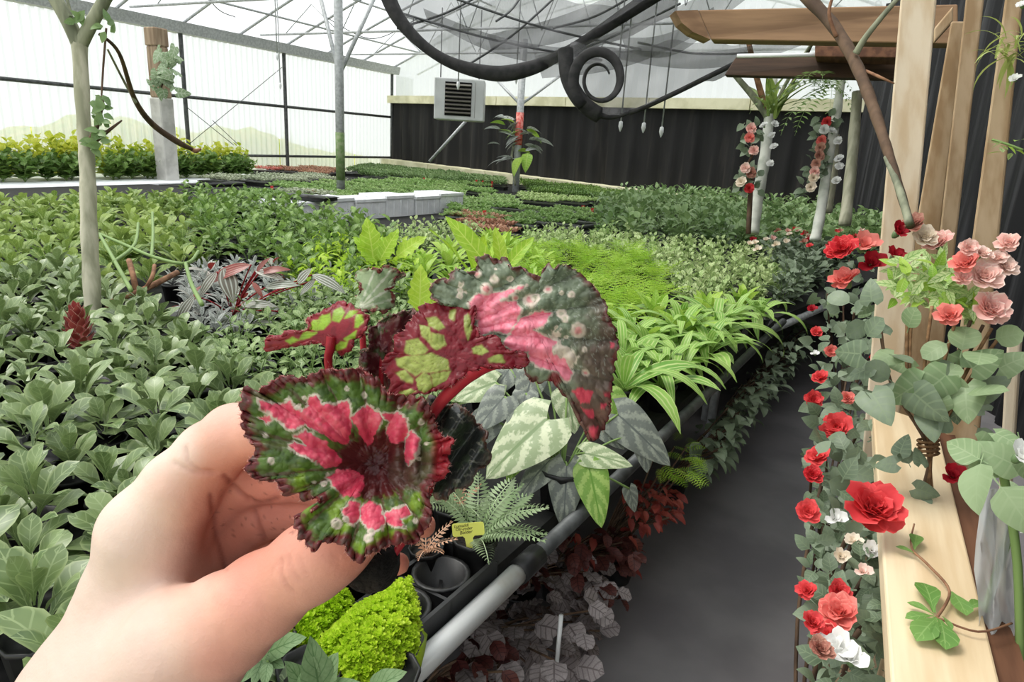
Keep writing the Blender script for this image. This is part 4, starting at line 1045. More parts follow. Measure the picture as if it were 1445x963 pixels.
# ---- plant kinds: each returns a list of (part name, mesh, matrix)
def variants(fn, n): return [fn(random.Random(100+i)) for i in range(n)]
def join(parts_mb, name, mt):
    k = MB()
    for mb, mx in parts_mb: k.merge(mb, mx)
    return [(name, k.mesh(name, mt), Matrix())]
def kind_rosette(mt, leaves, n, L, elev=(1.25, .12), stem=.05, pot=True, joined=False):
    def fn(r):
        out = [('pot', POTM, Matrix())] if pot else []; js = []
        lv = leaves
        for i in range(n):
            q = i/(n-1); az = i*2.39996+r.uniform(-.25, .25); el = elev[0]+(elev[1]-elev[0])*q**.8+r.uniform(-.12, .12)
            h = (PH if pot else .004)+stem*(1-q)+r.uniform(-.004, .01); s = (.62+.42*min(1, q*1.6))*r.uniform(.85, 1.12)
            mx = X(az, el, (0.006*math.cos(az), .006*math.sin(az), h), s, r.uniform(-.25, .25)); k = r.randrange(len(lv))
            if joined: js.append((lv[k][0], mx))
            else: out.append(('leaf', lv[k][1], mx))
        if joined: out += join(js, 'foliage', mt)
        return out
    return fn
def kind_bush(mt, leaves, nst, nper, H, L, spread=.55, pot=True, joined=False, el0=.3):
    def fn(r):
        out = [('pot', POTM, Matrix())] if pot else []; js = []; st = MB()
        for k in range(nst):
            az = k*2*PI/nst+r.uniform(-.4, .4); lean = r.uniform(.1, spread); h = H*r.uniform(.75, 1.15)
            d = Vector((math.sin(lean)*math.cos(az), math.sin(lean)*math.sin(az), math.cos(lean))); b = Vector((0, 0, PH if pot else 0)); st.tube([b, b+d*h], [.003, .0012], 4, cap=False)
            for i in range(nper):
                q = (i+1)/nper; p = b+d*h*q; a2 = az+i*2.4+r.uniform(-.4, .4); el = el0+.5*q*q+r.uniform(-.3, .2); s = r.uniform(.75, 1.1)*(1-.3*q*q)
                kk = r.randrange(len(leaves)); mx = X(a2, el, p, s, r.uniform(-.4, .4))
                if joined: js.append((leaves[kk][0], mx))
                else: out.append(('leaf', leaves[kk][1], mx))
        if joined: out += join(js, 'foliage', mt)
        out.append(('stems', st.mesh('stems', STEM), Matrix()))
        return out
    return fn
def lv(mt, *mbs): return [(m, m.mesh('leaf', mt)) for m in mbs]
def plant(parts, name, label, cat, loc, group=None, rot=None, scale=1, simple=False):
    t = thing(name, label, cat, loc, group, random.uniform(0, 2*PI) if rot is None else rot, scale)
    for nm, me, mx in parts:
        o = part(nm, me, t, mx)
        if nm in ('foliage', 'stems', 'sprigs'): o['kind'] = 'stuff'
    return t
def scatter(poly, spacing, z=BZ, h=.1, jit=.35, dmin=.5, dmax=30, seed=0, ok=None):
    r = random.Random(seed); out = []
    P = [at_z(x, max(y, 180), z+h) for x, y in poly]
    x0, x1, y0, y1 = min(p.x for p in P), max(p.x for p in P), min(p.y for p in P), max(p.y for p in P)
    ny = int((y1-y0)/(spacing*.87))+1; nx = int((x1-x0)/spacing)+1
    for j in range(ny+1):
        for i in range(nx+1):
            p = Vector((x0+(i+.5*(j % 2))*spacing+r.uniform(-jit, jit)*spacing, y0+j*spacing*.87+r.uniform(-jit, jit)*spacing, z))
            q = proj((p.x, p.y, z+h))
            if q and dmin < q[2] < dmax and inpoly(q[0], q[1], poly) and on_bench(p) and (ok is None or ok(p)): out.append((p, q))
    out.sort(key=lambda a: a[1][2]); return out
random.seed(11)
leafs_sage = lv(LM['sage'], leaf('obov', .10, .052, nl=7, arch=.75, fold=.22, stalk=.012, seed=1), leaf('obov', .11, .050, nl=7, arch=.95, fold=.3, stalk=.012, seed=2), leaf('obov', .085, .050, nl=7, arch=.5, fold=.15, stalk=.012, seed=3))
leafs_sage2 = lv(LM['sage2'], *[m for m, _ in leafs_sage])
def inner(p): return (p-edge_pt(0)).dot(enor) > .02      # stays on the near bench
n_obj0 = len(bpy.data.objects)
poly_sage = [(-260, 425), (110, 388), (225, 440), (275, 500), (350, 550), (420, 630), (430, 780), (330, 900), (260, 1100), (-60, 1400), (-700, 1000)]
VR = variants(kind_rosette(LM['sage'], leafs_sage, 12, .1, elev=(1.15, -.05), stem=.06), 5)
VRL = variants(kind_rosette(LM['sage'], leafs_sage, 11, .1, elev=(1.35, .5), stem=.07), 3)
def rowname(d, a, b): return 0 if d < a else 1 if d < b else 2
TREE = at_z(133, 486, BZ); CONE = at_z(113, 500, BZ+.09).xy
for i, (p, q) in enumerate(scatter(poly_sage, .135, seed=1, dmin=.66)):
    if (Vector((p.x, p.y, 0))-Vector((TREE.x, TREE.y, 0))).length < .10 or (Vector((p.x, p.y))-CONE).length < .10: continue
    k = rowname(q[2], 1.25, 1.8)
    plant(random.choice(VR if i % 3 else VRL), 'rosette_plant', ('sage green rosette plant with broad spoon leaves, nearest rows beside the forearm', 'sage green rosette plant with broad spoon leaves, middle rows left of the fingers', 'sage green rosette plant with broad spoon leaves, rows around the forked tree trunk')[k], 'plant', p,
          ('rosette plants nearest the forearm', 'rosette plants left of the fingers', 'rosette plants around the trunk')[k], scale=random.uniform(.85, 1.2))
# yellower rows behind
poly_back = [(-300, 300), (0, 272), (260, 268), (300, 300), (290, 360), (200, 380), (110, 392), (-260, 430)]
VB = variants(kind_rosette(LM['sage2'], leafs_sage2, 11, .1, elev=(1.2, .2), joined=True, pot=False), 5)
for p, q in scatter(poly_back, .225, h=.14, seed=2):
    plant(random.choice(VB), 'olive_plant', 'olive green leafy plant in the rows behind the forked tree trunk', 'plant', p, 'olive plants behind the trunk', scale=random.uniform(1.2, 1.6))
leafs_mid = lv(LM['mid'], leaf('ovate', .085, .05, nl=6, arch=.7, fold=.2, stalk=.02, seed=4), leaf('ovate', .1, .048, nl=6, arch=1.0, fold=.25, stalk=.02, wave=.004, seed=5))
poly_mid = [(200, 385), (290, 330), (260, 268), (390, 290), (520, 320), (560, 345), (520, 395), (430, 395), (390, 372), (290, 365), (290, 330)]
VM = variants(kind_bush(LM['mid'], leafs_mid, 4, 5, .16, .1), 4)
for p, q in scatter(poly_mid, .21, h=.16, seed=3):
    plant(random.choice(VM), 'leafy_plant', 'fresh green broad-leaved plant between the trunk and the foam blocks', 'plant', p, 'green plants before the foam blocks', scale=random.uniform(.9, 1.25))
leafs_lime = lv(LM['lime'], leaf('ovate', .07, .045, nl=5, arch=.6, stalk=.02, lobes=2.5, seed=6), leaf('ovate', .085, .045, nl=6, arch=.9, stalk=.02, lobes=3, seed=7))
VL = variants(kind_bush(LM['lime'], leafs_lime, 4, 5, .13, .08), 3)
poly_lime = [(400, 372), (450, 350), (560, 345), (590, 380), (560, 420), (470, 430), (420, 415)]
for p, q in scatter(poly_lime, .17, h=.12, seed=4):
    plant(random.choice(VL), 'lime_plant', 'lime green plant with notched leaves behind the raised begonia leaf', 'plant', p, 'lime plants behind the begonia')
# creeping small-leaved plants in the middle, behind the hand
leafs_creep = lv(LM['creep'], leaf('ovate', .042, .03, nl=4, arch=.5, stalk=.01, seed=8), leaf('ovate', .05, .026, nl=4, arch=.8, stalk=.01, seed=9))
VC = variants(kind_bush(LM['creep'], leafs_creep, 5, 6, .10, .05, spread=.9, el0=.1), 4)
poly_creep = [(265, 510), (330, 470), (430, 430), (520, 410), (600, 430), (650, 520), (640, 580), (560, 640), (420, 640), (345, 560)]
for p, q in scatter(poly_creep, .13, h=.08, seed=5):
    plant(random.choice(VC), 'creeping_plant', 'low creeping plant with small grey-green leaves behind the index finger', 'plant', p, 'creeping plants behind the hand', scale=random.uniform(.9, 1.3))
# striped and silver plants
leafs_str = lv(LM['stripe'], leaf('lance', .105, .040, nl=7, nw=2, arch=1.2, fold=.12, stalk=.006, seed=10), leaf('lance', .09, .036, nl=7, nw=2, arch=.8, fold=.12, stalk=.006, seed=11))
leafs_strr = lv(LM['stripered'], leaf('lance', .11, .034, nl=7, nw=2, arch=1.3, fold=.12, stalk=.006, seed=12))
leafs_sil = lv(LM['silver'], leaf('lance', .07, .026, nl=5, arch=.8, fold=.15, stalk=.006, seed=13))
for i, (px, py, sc, lab) in enumerate(((300, 400, 1.2, 'low striped-leaf plant below the largest striped leaves, beside the dry twig'), (345, 440, 1.1, 'striped-leaf plant with red undersides, nearest the begonia stem'), (385, 385, 1.1, 'striped-leaf plant with red shoots behind the small raised leaf'), (275, 440, 1.0, 'striped-leaf plant with a long pale leaf tip over the grey gap'))):
    p = at_z(px, py+25, BZ); kk = kind_rosette(LM['stripe'], leafs_str*3+leafs_strr, 9, .1, elev=(.9, -.2), stem=.07)(random.Random(i+40))
    plant(kk, 'striped_plant', lab, 'plant', p, scale=sc)
VS = variants(kind_rosette(LM['silver'], leafs_sil, 12, .07, elev=(1.1, 0), stem=.06), 3)
for p, q in scatter([(240, 400), (300, 380), (440, 380), (500, 400), (480, 450), (400, 470), (290, 490), (250, 470)], .135, h=.08, seed=6):
    plant(random.choice(VS), 'silver_plant', 'grey silver-leaved plant among the striped plants', 'plant', p, 'silver plants among the striped ones')
# bright ferny mass and pale-leaved plants on the right
leafs_fern = lv(LM['fern'], fern_frond2(.17, .09), fern_frond2(.14, .08, arch=1.0))
VF = variants(kind_rosette(LM['fern'], leafs_fern, 13, .17, elev=(1.25, .25), stem=.02), 3)
poly_fern = [(730, 345), (830, 340), (940, 352), (950, 400), (900, 440), (870, 440), (800, 400), (740, 385)]
for p, q in scatter(poly_fern, .20, h=.16, seed=7):
    plant(random.choice(VF), 'fern', 'feathery yellow-green fern in the patch right of the begonia', 'fern', p, 'feathery ferns right of the begonia', scale=random.uniform(.9, 1.3))
leafs_pale = lv(LM['pale'], leaf('ovate', .05, .036, nl=4, arch=.5, stalk=.01, seed=14), leaf('ovate', .055, .034, nl=4, arch=.8, stalk=.01, wave=.004, seed=15))
VP = variants(kind_bush(LM['pale'], leafs_pale, 6, 6, .15, .05, spread=.7, joined=True, pot=False), 4)
poly_pale = [(740, 325), (850, 322), (960, 340), (1080, 345), (1100, 385), (1060, 420), (960, 420), (930, 370), (830, 345), (740, 342)]
for p, q in scatter(poly_pale, .17, h=.14, seed=8):
    plant(random.choice(VP), 'pale_leaved_plant', 'pale cream-green small-leaved plant between the ferns and the rose bed', 'plant', p, 'pale plants beyond the ferns', scale=random.uniform(.9, 1.25))
leafs_br = lv(LM['bright'], leaf('lance', .16, .045, nl=7, arch=1.0, fold=.3, stalk=.02, seed=16), leaf('lance', .14, .05, nl=7, arch=.7, fold=.25, stalk=.02, seed=17))
VBr = variants(kind_rosette(LM['bright'], leafs_br, 10, .15, elev=(1.3, .4), stem=.03), 4)
poly_br = [(690, 330), (740, 345), (800, 400), (870, 440), (1000, 420), (1110, 420), (1120, 450), (1000, 470), (870, 480), (700, 440), (560, 420), (590, 370)]
for p, q in scatter(poly_br, .21, h=.14, seed=9):
    plant(random.choice(VBr), 'bright_plant', 'bright green plant with long pointed leaves behind the arching begonia leaf', 'plant', p, 'bright plants behind the begonia', scale=random.uniform(.85, 1.2))
leafs_st = lv(LM['strap'], leaf('strap', .24, .040, nl=9, arch=1.7, fold=.2, seed=18), leaf('strap', .20, .046, nl=9, arch=1.2, fold=.25, seed=19), leaf('strap', .27, .036, nl=10, arch=2.3, fold=.2, side=.15, seed=20))
VSt = variants(kind_rosette(LM['strap'], leafs_st, 11, .24, elev=(1.45, .55), stem=.02), 4)
poly_st = [(860, 470), (1000, 450), (1100, 440), (1125, 455), (1050, 540), (985, 610), (940, 590), (890, 570), (860, 530)]
for p, q in scatter(poly_st, .15, h=.1, seed=10, ok=inner):
    plant(random.choice(VSt), 'strap_leaved_plant', 'strap-leaved plant with arching green blades along the bench edge by the aisle', 'plant', p, 'strap-leaved plants by the aisle', scale=random.uniform(1.0, 1.3))
# fill under the begonia so that the bench is planted there too
poly_fill = [(430, 650), (560, 640), (640, 580), (650, 520), (700, 440), (860, 470), (860, 520), (700, 560), (640, 640), (560, 760), (470, 800), (430, 790)]
for p, q in scatter(poly_fill, .14, h=.08, seed=12, ok=inner):
    plant(random.choice(VC), 'creeping_plant', 'low creeping plant with small leaves hidden partly below the begonia', 'plant', p, 'creeping plants below the begonia')
for p, q in scatter([(520, 322), (600, 318), (665, 318), (695, 345), (600, 358), (540, 345)], .19, h=.12, seed=15):
    plant(random.choice(VP), 'pale_leaved_plant', 'pale variegated small-leaved plant in front of the foam blocks', 'plant', p, 'pale plants before the foam blocks', scale=random.uniform(.9, 1.2))
# dark shrubs on the middle bench
leafs_dk = lv(LM['dark'], leaf('ovate', .085, .05, nl=5, arch=.9, stalk=.02, seed=21), leaf('ovate', .1, .05, nl=5, arch=1.2, stalk=.02, seed=22))
VD = variants(kind_bush(LM['dark'], leafs_dk, 6, 6, .2, .09, spread=.8, joined=True, pot=False), 5)
poly_dk = [(845, 290), (900, 275), (1050, 280), (1240, 298), (1250, 345), (1120, 350), (1080, 340), (960, 335), (850, 320)]
for p, q in scatter(poly_dk, .30, h=.16, seed=13, ok=lambda p: (p-C0).dot(bnor) < -.45 and p.x < RX-.3):
    side = 0 if q[0] < 1050 else 1
    plant(random.choice(VD), 'dark_shrub', ('dark green leafy shrub right of the black tray on the middle bench', 'dark green leafy shrub below the flower garlands')[side], 'plant', p, ('dark shrubs left of the garlands', 'dark shrubs below the garlands')[side], scale=random.uniform(1.1, 1.6))
leafs_dk2 = lv(LM['rose'], *[m for m, _ in leafs_dk])
VD2 = variants(kind_bush(LM['rose'], leafs_dk2, 6, 6, .18, .09, spread=.8, joined=True, pot=False), 3)
for p, q in scatter([(1085, 345), (1270, 345), (1270, 385), (1170, 440), (1120, 440), (1095, 390)], .17, h=.14, seed=14, ok=lambda p: True):
    if inner(p): plant(random.choice(VD2), 'small_shrub', 'grey-green shrub at the end of the bench beside the roses', 'plant', p, 'grey-green shrubs beside the roses')

# ---- single showy leaves
def single(name, label, cat, px, py, base_py, leafmb, mt, n, el, sc, seed):
    p = at_z(px, base_py, BZ); r = random.Random(seed); me = leafmb.mesh('leaf', mt); t = thing(name, label, cat, p)
    part('pot', POTM, t)
    for i in range(n): part('leaf', me, t, X(i*2.39+r.uniform(-.3, .3)+seed, el*(1-.35*i/n), (0, 0, PH), sc*r.uniform(.75, 1.05), r.uniform(-.3, .3)))
    return t
t = single('birds_nest_fern', 'tall lime green fern with one broad upright blade behind the begonia', 'fern', 672, 300, 425, leaf('strap', .34, .06, nl=12, nw=2, arch=.5, fold=.3, wave=.006), LM['lime'], 5, 1.35, 1.15, 3)
t = single('notched_plant', 'lime plant with deeply notched upright leaves in front of the foam blocks', 'plant', 525, 330, 402, leaf('ovate', .15, .09, nl=14, nw=2, arch=.5, stalk=.06, lobes=4, wave=.004), LM['lime'], 6, 1.2, 1.1, 1)
t = single('notched_plant', 'lime notched-leaf plant just above the begonia between two leaves', 'plant', 592, 400, 470, leaf('ovate', .12, .08, nl=14, nw=2, arch=.6, stalk=.04, lobes=4), LM['lime'], 6, 1.1, .9, 2)

LIMEB = leaf('strap', 1, .26, nl=12, nw=2, arch=.35, fold=.3, wave=.012, seed=80).mesh('leaf', LM['lime']); LIMEN = leaf('ovate', 1, .62, nl=16, nw=2, arch=.4, fold=.15, lobes=5, wave=.02, seed=81).mesh('leaf', LM['lime'])
AIMLIST = [('birds_nest_fern', LIMEB, [((700, 392), (632, 298)), ((705, 390), (752, 330)), ((712, 392), (700, 318))], 2.35), ('notched_plant', LIMEN, [((528, 372), (518, 304)), ((532, 370), (500, 330)), ((536, 368), (560, 322)), ((560, 362), (600, 330))], 2.9), ('notched_plant.001', LIMEN, [((592, 440), (594, 372)), ((600, 445), (640, 412))], 1.9)]

# ---- far benches: seedling trays and plant masses
TR = MB(); TR.box((-.27, -.135, 0), (.27, .135, .055)); TR.box((-.285, -.15, .05), (.285, .15, .06)); TR.smooth = False; TRM = TR.mesh('tray', M['black'])
def carpet(mt, n, h, w, seed):
    k = MB(); r = random.Random(seed)
    for i in range(n):
        x, y = r.uniform(-.265, .265), r.uniform(-.13, .13); a = r.uniform(0, 6.3); e = r.uniform(.1, 1.2); hh = h*r.uniform(.5, 1.1)
        for j in range(3):
            a2 = a+j*2.1; c, s = math.cos(a2), math.sin(a2); b = Vector((x, y, .06+hh*.5))
            k.add([b, b+Vector((c*w*.5-s*w*.3, s*w*.5+c*w*.3, hh*.35)), b+Vector((c*w, s*w, hh*.5*math.sin(e)+.01)), b+Vector((c*w*.5+s*w*.3, s*w*.5-c*w*.3, hh*.35))], [(0, 1, 2, 3)], [(.5, 0), (0, .5), (.5, 1), (1, .5)])
    return k.mesh('seedlings', mt)
CM = {'red': leafmat('coral_leaf', (216, 104, 96), (232, 160, 146)), 'rust': leafmat('brownish_leaf', (170, 120, 96), (196, 156, 128)), 'grey': leafmat('pale_grey_leaf', (156, 168, 140), (190, 196, 170)), 'green': LM['ferndark'], 'bright': LM['fern'], 'mid': LM['mid'], 'dark': LM['dark'], 'cream': LM['pale'], 'yellow': LM['hedge']}
CP = {k: [carpet(m, 110, .08 if k not in ('dark', 'mid') else .14, .05, i+j*10) for j in range(2)] for i, (k, m) in enumerate(CM.items())}
tray_regions = [('red', [(262, 236), (395, 236), (395, 247), (262, 250)], 'tray of coral red seedlings near the concrete column', 'coral red trays'),
    ('rust', [(395, 233), (470, 236), (470, 247), (395, 247)], 'tray of brownish seedlings left of the steel post', 'brownish trays'),
    ('grey', [(300, 249), (470, 247), (470, 257), (300, 259)], 'tray of pale grey-green seedlings in front of the coral trays', 'pale grey-green trays'),
    ('green', [(380, 262), (480, 258), (620, 255), (700, 262), (680, 276), (400, 284), (330, 285)], 'tray of fine green seedlings around the foam blocks', 'fine green trays'),
    ('bright', [(260, 222), (395, 226), (550, 230), (550, 238), (395, 233), (262, 232)], 'tray of bright green seedlings along the corrugated wall', 'bright trays along the wall'),
    ('dark', [(525, 232), (600, 236), (720, 250), (700, 264), (560, 254), (500, 252)], 'tray of dark green plants under the heater', 'dark trays under the heater'),
    ('mid', [(740, 258), (860, 274), (980, 290), (940, 296), (760, 276)], 'tray of green plants along the cream curb', 'green trays along the curb'),
    ('cream', [(730, 276), (850, 283), (850, 292), (740, 288)], 'tray of whitish seedlings right of the taped post', 'whitish trays'),
    ('green', [(640, 282), (720, 276), (740, 300), (850, 300), (850, 318), (720, 325), (650, 312)], 'tray of green seedlings right of the foam blocks', 'green trays right of the foam blocks'),
    ('rust', [(655, 300), (730, 312), (730, 330), (690, 330), (640, 318)], 'tray of brown seedlings behind the tall lime blade', 'brown trays behind the lime blade')]
for i, (k, poly, lab, grp) in enumerate(tray_regions):
    for p, q in scatter(poly, .5, h=.06, jit=.06, seed=i+60, ok=lambda p: (p-C0).dot(bnor) < -.75):
        t = thing('seedling_tray', lab, 'tray', p, grp, rotz=random.choice((0, PI/2))*0+R(8)+random.uniform(-.05, .05), scale=random.uniform(.94, 1.0))
        part('tray', TRM, t); o = part('seedlings', random.choice(CP[k]), t); o['kind'] = 'stuff'
# yellow-green hedge along the left wall on a pale sheet
leafs_h = lv(LM['hedge'], leaf('ovate', .13, .1, nl=4, arch=.7, stalk=.01, seed=31))
VH = variants(kind_bush(LM['hedge'], leafs_h, 14, 8, .46, .1, spread=.7, joined=True, pot=False), 4)
leafs_h2 = lv(LM['sage2'], leaf('ovate', .13, .1, nl=4, arch=.7, stalk=.01, seed=32))
VH2 = variants(kind_bush(LM['mid'], leafs_h2, 14, 7, .32, .1, spread=.85, joined=True, pot=False), 3)
y = 4.2
HX = -9.75
t = thing('side_bench', 'low bench under a pale sheet along the corrugated wall', 'bench', (HX, 6.5, 0))
m = MB(); m.box((HX-.55, 2.6, BZ-.05), (HX+1.0, 9.35, BZ-.01)); obj('pale_sheet', m, M['gravel'], t, smooth=False)
for yy in (3.0, 9.0):
    for xx in (HX-.4, HX+.8): m = MB(); m.tube([(xx, yy, 0), (xx, yy, BZ-.05)], .03, 8); obj('leg', m, M['galv'], t)
i = 0
while y < 9.1:
    for dx, V_, lab, grp in ((-.2, VH, 'sunlit yellow-green bushy plant in the hedge against the corrugated wall', 'yellow-green hedge plants'), (.22, VH2, 'darker green plant at the foot of the yellow-green hedge', 'green plants below the hedge')):
        plant(random.choice(V_), 'hedge_plant', lab, 'plant', (HX+dx+random.uniform(-.08, .08), y+random.uniform(-.1, .1), BZ-.01), grp, scale=random.uniform(.95, 1.2))
    y += .21
# white foam planting blocks
fb0, fb1 = at_z(398, 300, BZ+.12), at_z(655, 284, BZ+.12)
fd = (fb1-fb0); fd.z = 0; fl = fd.length; fd.normalize(); fn_ = Vector((-fd.y, fd.x, 0)); nB = 6
for i in range(nB):
    s0 = fl*i/nB; w = fl/nB*.94
    base = fb0+fd*(s0+w/2)+fn_*.2; base.z = BZ
    t = thing('foam_block', 'white foam planting block in the row on the bench, number %s from the left' % ('one', 'two', 'three', 'four', 'five', 'six')[i] if 0 else ('leftmost white foam block, with the red-flowered tray on it', 'second white foam block from the left in the row', 'third white foam block from the left in the row', 'fourth white foam block from the left in the row', 'fifth white foam block from the left in the row', 'rightmost white foam block in the row')[i], 'foam block', base, 'row of white foam blocks', rotz=math.atan2(fd.y, fd.x)+random.uniform(-.05, .05))
    hgt = .20+.02*(i % 2)
    k = MB(); nx_, ny_ = 4, 3; k.box((-w/2, -.2, 0), (w/2, .2, hgt-.03)); k.smooth = False
    for a in range(nx_+1):
        x = -w/2+w*a/nx_; k.box((x-.012, -.2, hgt-.03), (x+.012, .2, hgt))
    for b in range(ny_+1):
        yb = -.2+.4*b/ny_; k.box((-w/2, yb-.012, hgt-.03), (w/2, yb+.012, hgt-.001))
    for a in range(nx_):
        x = -w/2+w*(a+.5)/nx_; k.box((x-.004-w*.09, -.206, .01), (x+.004-w*.09, -.2, hgt-.04))
    o = part('block', k.mesh('block', M['foam']), t)
tp = fb0+fd*.42+fn_*.15; tp.z = BZ+.205
t = thing('flower_tray', 'thin black tray with a red flower lying on the leftmost foam block', 'tray', tp, rotz=R(10))
part('tray', TRM, t, Matrix.Diagonal((.9, .9, .6, 1)))
def flower_mesh(r_, n, seed, flat=.7):
    """double rose of overlapping petals from the centre outwards"""
    k = MB(); r = random.Random(seed)
    for i in range(n):
        q = i/(n-1); az = i*2.39996+r.uniform(-.2, .2); el = 1.5-1.2*q+r.uniform(-.28, .28); L = r_*(.45+.6*q)*r.uniform(.85, 1.1); W = L*1.15; pos = Vector((.12*r_*math.cos(az), .12*r_*math.sin(az), 0)); mx = X(az, el, pos, 1, r.uniform(-.2, .2))
        rows = []
        for a in range(4):
            t_ = a/3; w = W/2*(.35, .85, 1.0, .62)[a]
            rows.append([mx @ Vector((L*t_+(0 if b else -.06*L*(a == 3)), w*b*.9, (.22*L*abs(b)+.10*L*math.sin(t_*3+seed+i)-.12*L*(a == 3)+.09*L*r.uniform(-1, 1))*flat)) for b in (-1, -.5, 0, .5, 1)])
        k.grid(rows)
    return k
def petalmat(name, c1, c2): return leafmat(name, c1, c2, transl=.25, rough=.55, spec=.2, edge=c2)
PM = {'red': petalmat('red_petal', (200, 34, 46), (236, 92, 92)), 'crimson': petalmat('crimson_petal', (150, 16, 32), (186, 36, 50)), 'coral': petalmat('coral_petal', (226, 96, 90), (240, 150, 138)), 'pink': petalmat('pink_petal', (240, 178, 168), (250, 226, 214)), 'cream': petalmat('cream_petal', (232, 216, 190), (244, 232, 214)), 'white': petalmat('white_petal', (236, 236, 232), (246, 246, 244)), 'rusty': petalmat('faded_petal', (176, 110, 96), (206, 160, 140))}
FL = {k: [flower_mesh(.04, 34, s).mesh('petals', m) for s in (1, 2, 3)] for k, m in PM.items()}
FS = {k: [flower_mesh(.04, 9, s).mesh('petals', m) for s in (4, 5)] for k, m in PM.items()}
o = part('flower', FS['red'][0], t, X(0, 0, (.02, 0, .06), 1.5))
o = part('seedlings', CP['grey'][0], t, Matrix.Diagonal((.85, .85, .7, 1))); o['kind'] = 'stuff'
# red plant labels and white tags
for i, (px, py, lab) in enumerate(((672, 256, 'red plant label leftmost of the three before the curb'), (681, 257, 'red plant label in the middle of the three before the curb'), (694, 258, 'red plant label rightmost of the three before the curb'), (822, 296, 'round pink plant label beside the black tray edge'), (835, 300, 'upright red plant label beside the black tray edge'), (683, 305, 'red plant label right of the tall lime blade'), (384, 268, 'red-topped white plant label left of the foam blocks'), (598, 253, 'red plant label under the black curtain corner'))):
    b = at_z(px, py+6, BZ+.05); b.z = BZ+.05; m = MB(); w = .019
    m.hexa([b+CAMX*-w*.6, b+CAMX*w*.6, b+CAMX*w*.6+CAMF*.004, b+CAMX*-w*.6+CAMF*.004]+[q_+Vector((0, 0, .10)) for q_ in (b+CAMX*-w, b+CAMX*w, b+CAMX*w+CAMF*.004, b+CAMX*-w+CAMF*.004)])
    o = obj('plant_label', m, M['redlabel'], smooth=False, loc=b); tag(o, lab, 'label')
# black irrigation trays seen as dark lines
for i, (a, b, lab) in enumerate((((740, 272), (855, 268), 'long black drip pipe before the cream curb'), ((770, 330), (850, 318), 'black tray edge left of the dark shrubs'), ((265, 262), (345, 260), 'black tray edge near the concrete column'), ((265, 298), (400, 292), 'black tray edge left of the foam blocks'))):
    m = MB(); m.tube([at_z(*a, BZ+.06), at_z(*b, BZ+.06)], .03, 8); tag(obj('drip_pipe', m, M['black']), lab, 'pipe')

# ================================================================ TIMBER FRAME, TREES AND ROSES ON THE RIGHT
AWAY = Vector((CAMF.x, CAMF.y, 0)).normalized()
def slab(name, quad, thick, mt, parent, away=AWAY, bev=.006):
    """a board whose front face has the four given corners"""
    q = [Vector(p) for p in quad]; ce = sum(q, Vector())/4-CAM; away = Vector((ce.x, ce.y, 0)).normalized() if away is AWAY else away; m = MB(); m.hexa(q+[p+away*thick for p in q]); o = obj(name, m, mt, parent, smooth=False)
    b = o.modifiers.new('bevel', 'BEVEL'); b.width = bev; b.segments = 2; return o
def timber(name, label, corners, d, thick, mt, cat='timber', group=None, foot=None):
    q = [at_depth(x, y, d if not hasattr(d, '__len__') else d[i]) for i, (x, y) in enumerate(corners)]
    b = min(q, key=lambda p: p.z)
    t = thing(name, label, cat, b, group); slab('board', q, thick, mt, t); return t
PZ = .90
q = [at_z(1260, 990, PZ), at_z(1418, 990, PZ), at_z(1322, 600, PZ), at_z(1231, 570, PZ)]
t = thing('plank_rail', 'wide pale plank along the right side of the aisle with a leafy sprig on it', 'plank', (q[0]+q[2])/2)
m = MB(); m.hexa([p-Vector((0, 0, .035)) for p in q]+q); o = obj('plank', m, M['plank'], t, smooth=False); b = o.modifiers.new('bevel', 'BEVEL'); b.width = .004; b.segments = 2
sd_ = (q[2]-q[1]).normalized(); rr = Vector((sd_.y, -sd_.x, 0))
m = MB(); a0, a1 = q[1]+rr*.002-Vector((0, 0, .012)), q[2]+rr*.002-Vector((0, 0, .012))
m.hexa([a0-Vector((0, 0, .14)), a0+rr*.04-Vector((0, 0, .14)), a1+rr*.04-Vector((0, 0, .14)), a1-Vector((0, 0, .14)), a0, a0+rr*.04, a1+rr*.04, a1]); o = obj('side_board', m, M['wood_side'], t, smooth=False); o['label'] = 'dark brown side board'
for k, s in enumerate((.25, .85)):
    p = q[0].lerp(q[3], s)+rr*.05; m = MB(); m.box((p.x-.02, p.y-.03, 0), (p.x+.03, p.y+.03, PZ-.035)); obj('leg', m, M['wood_stud'], t, smooth=False)
d1 = (q[3]-CAM).dot(CAMF)+.06
def foot_post(name, label, c, d, thick, mt, group=None):
    """upright board: top corners by sight, then dropped straight down to the floor"""
    TL, TR, BR, BL = [at_depth(x, y, d) for x, y in c]
    BL2 = BL-(TL-BL)*(BL.z/(TL.z-BL.z)); BR2 = BR-(TR-BR)*(BR.z/(TR.z-BR.z))
    BL2.z = BR2.z = 0
    t = thing(name, label, 'post', (BL2+BR2)/2, group); slab('board', [BL2, BR2, TR, TL], thick, mt, t); return t
foot_post('timber_post', 'thick pale timber post rising from the roses, brightest of the uprights', [(1274, -40), (1325, -40), (1286, 400), (1237, 400)], d1, .09, M['wood_pale'])
foot_post('timber_stud', 'slanted pale stud just right of the thick post, its top under the beam', [(1342, 30), (1362, 30), (1326, 335), (1290, 335)], 2.35, .05, M['wood_stud'])
foot_post('timber_stud', 'straight tan stud in the middle of the right-hand uprights', [(1366, -30), (1392, -30), (1349, 340), (1325, 340)], 2.2, .05, M['wood_stud'])
foot_post('timber_stud', 'wide tan stud below the green air plant', [(1422, -30), (1446, -30), (1408, 350), (1370, 350)], 1.75, .06, M['wood_stud'])
foot_post('timber_stud', 'short pale stud at the right edge beside the big round leaves', [(1421, 480), (1440, 480), (1432, 600), (1414, 600)], 1.6, .05, M['wood_pale'])
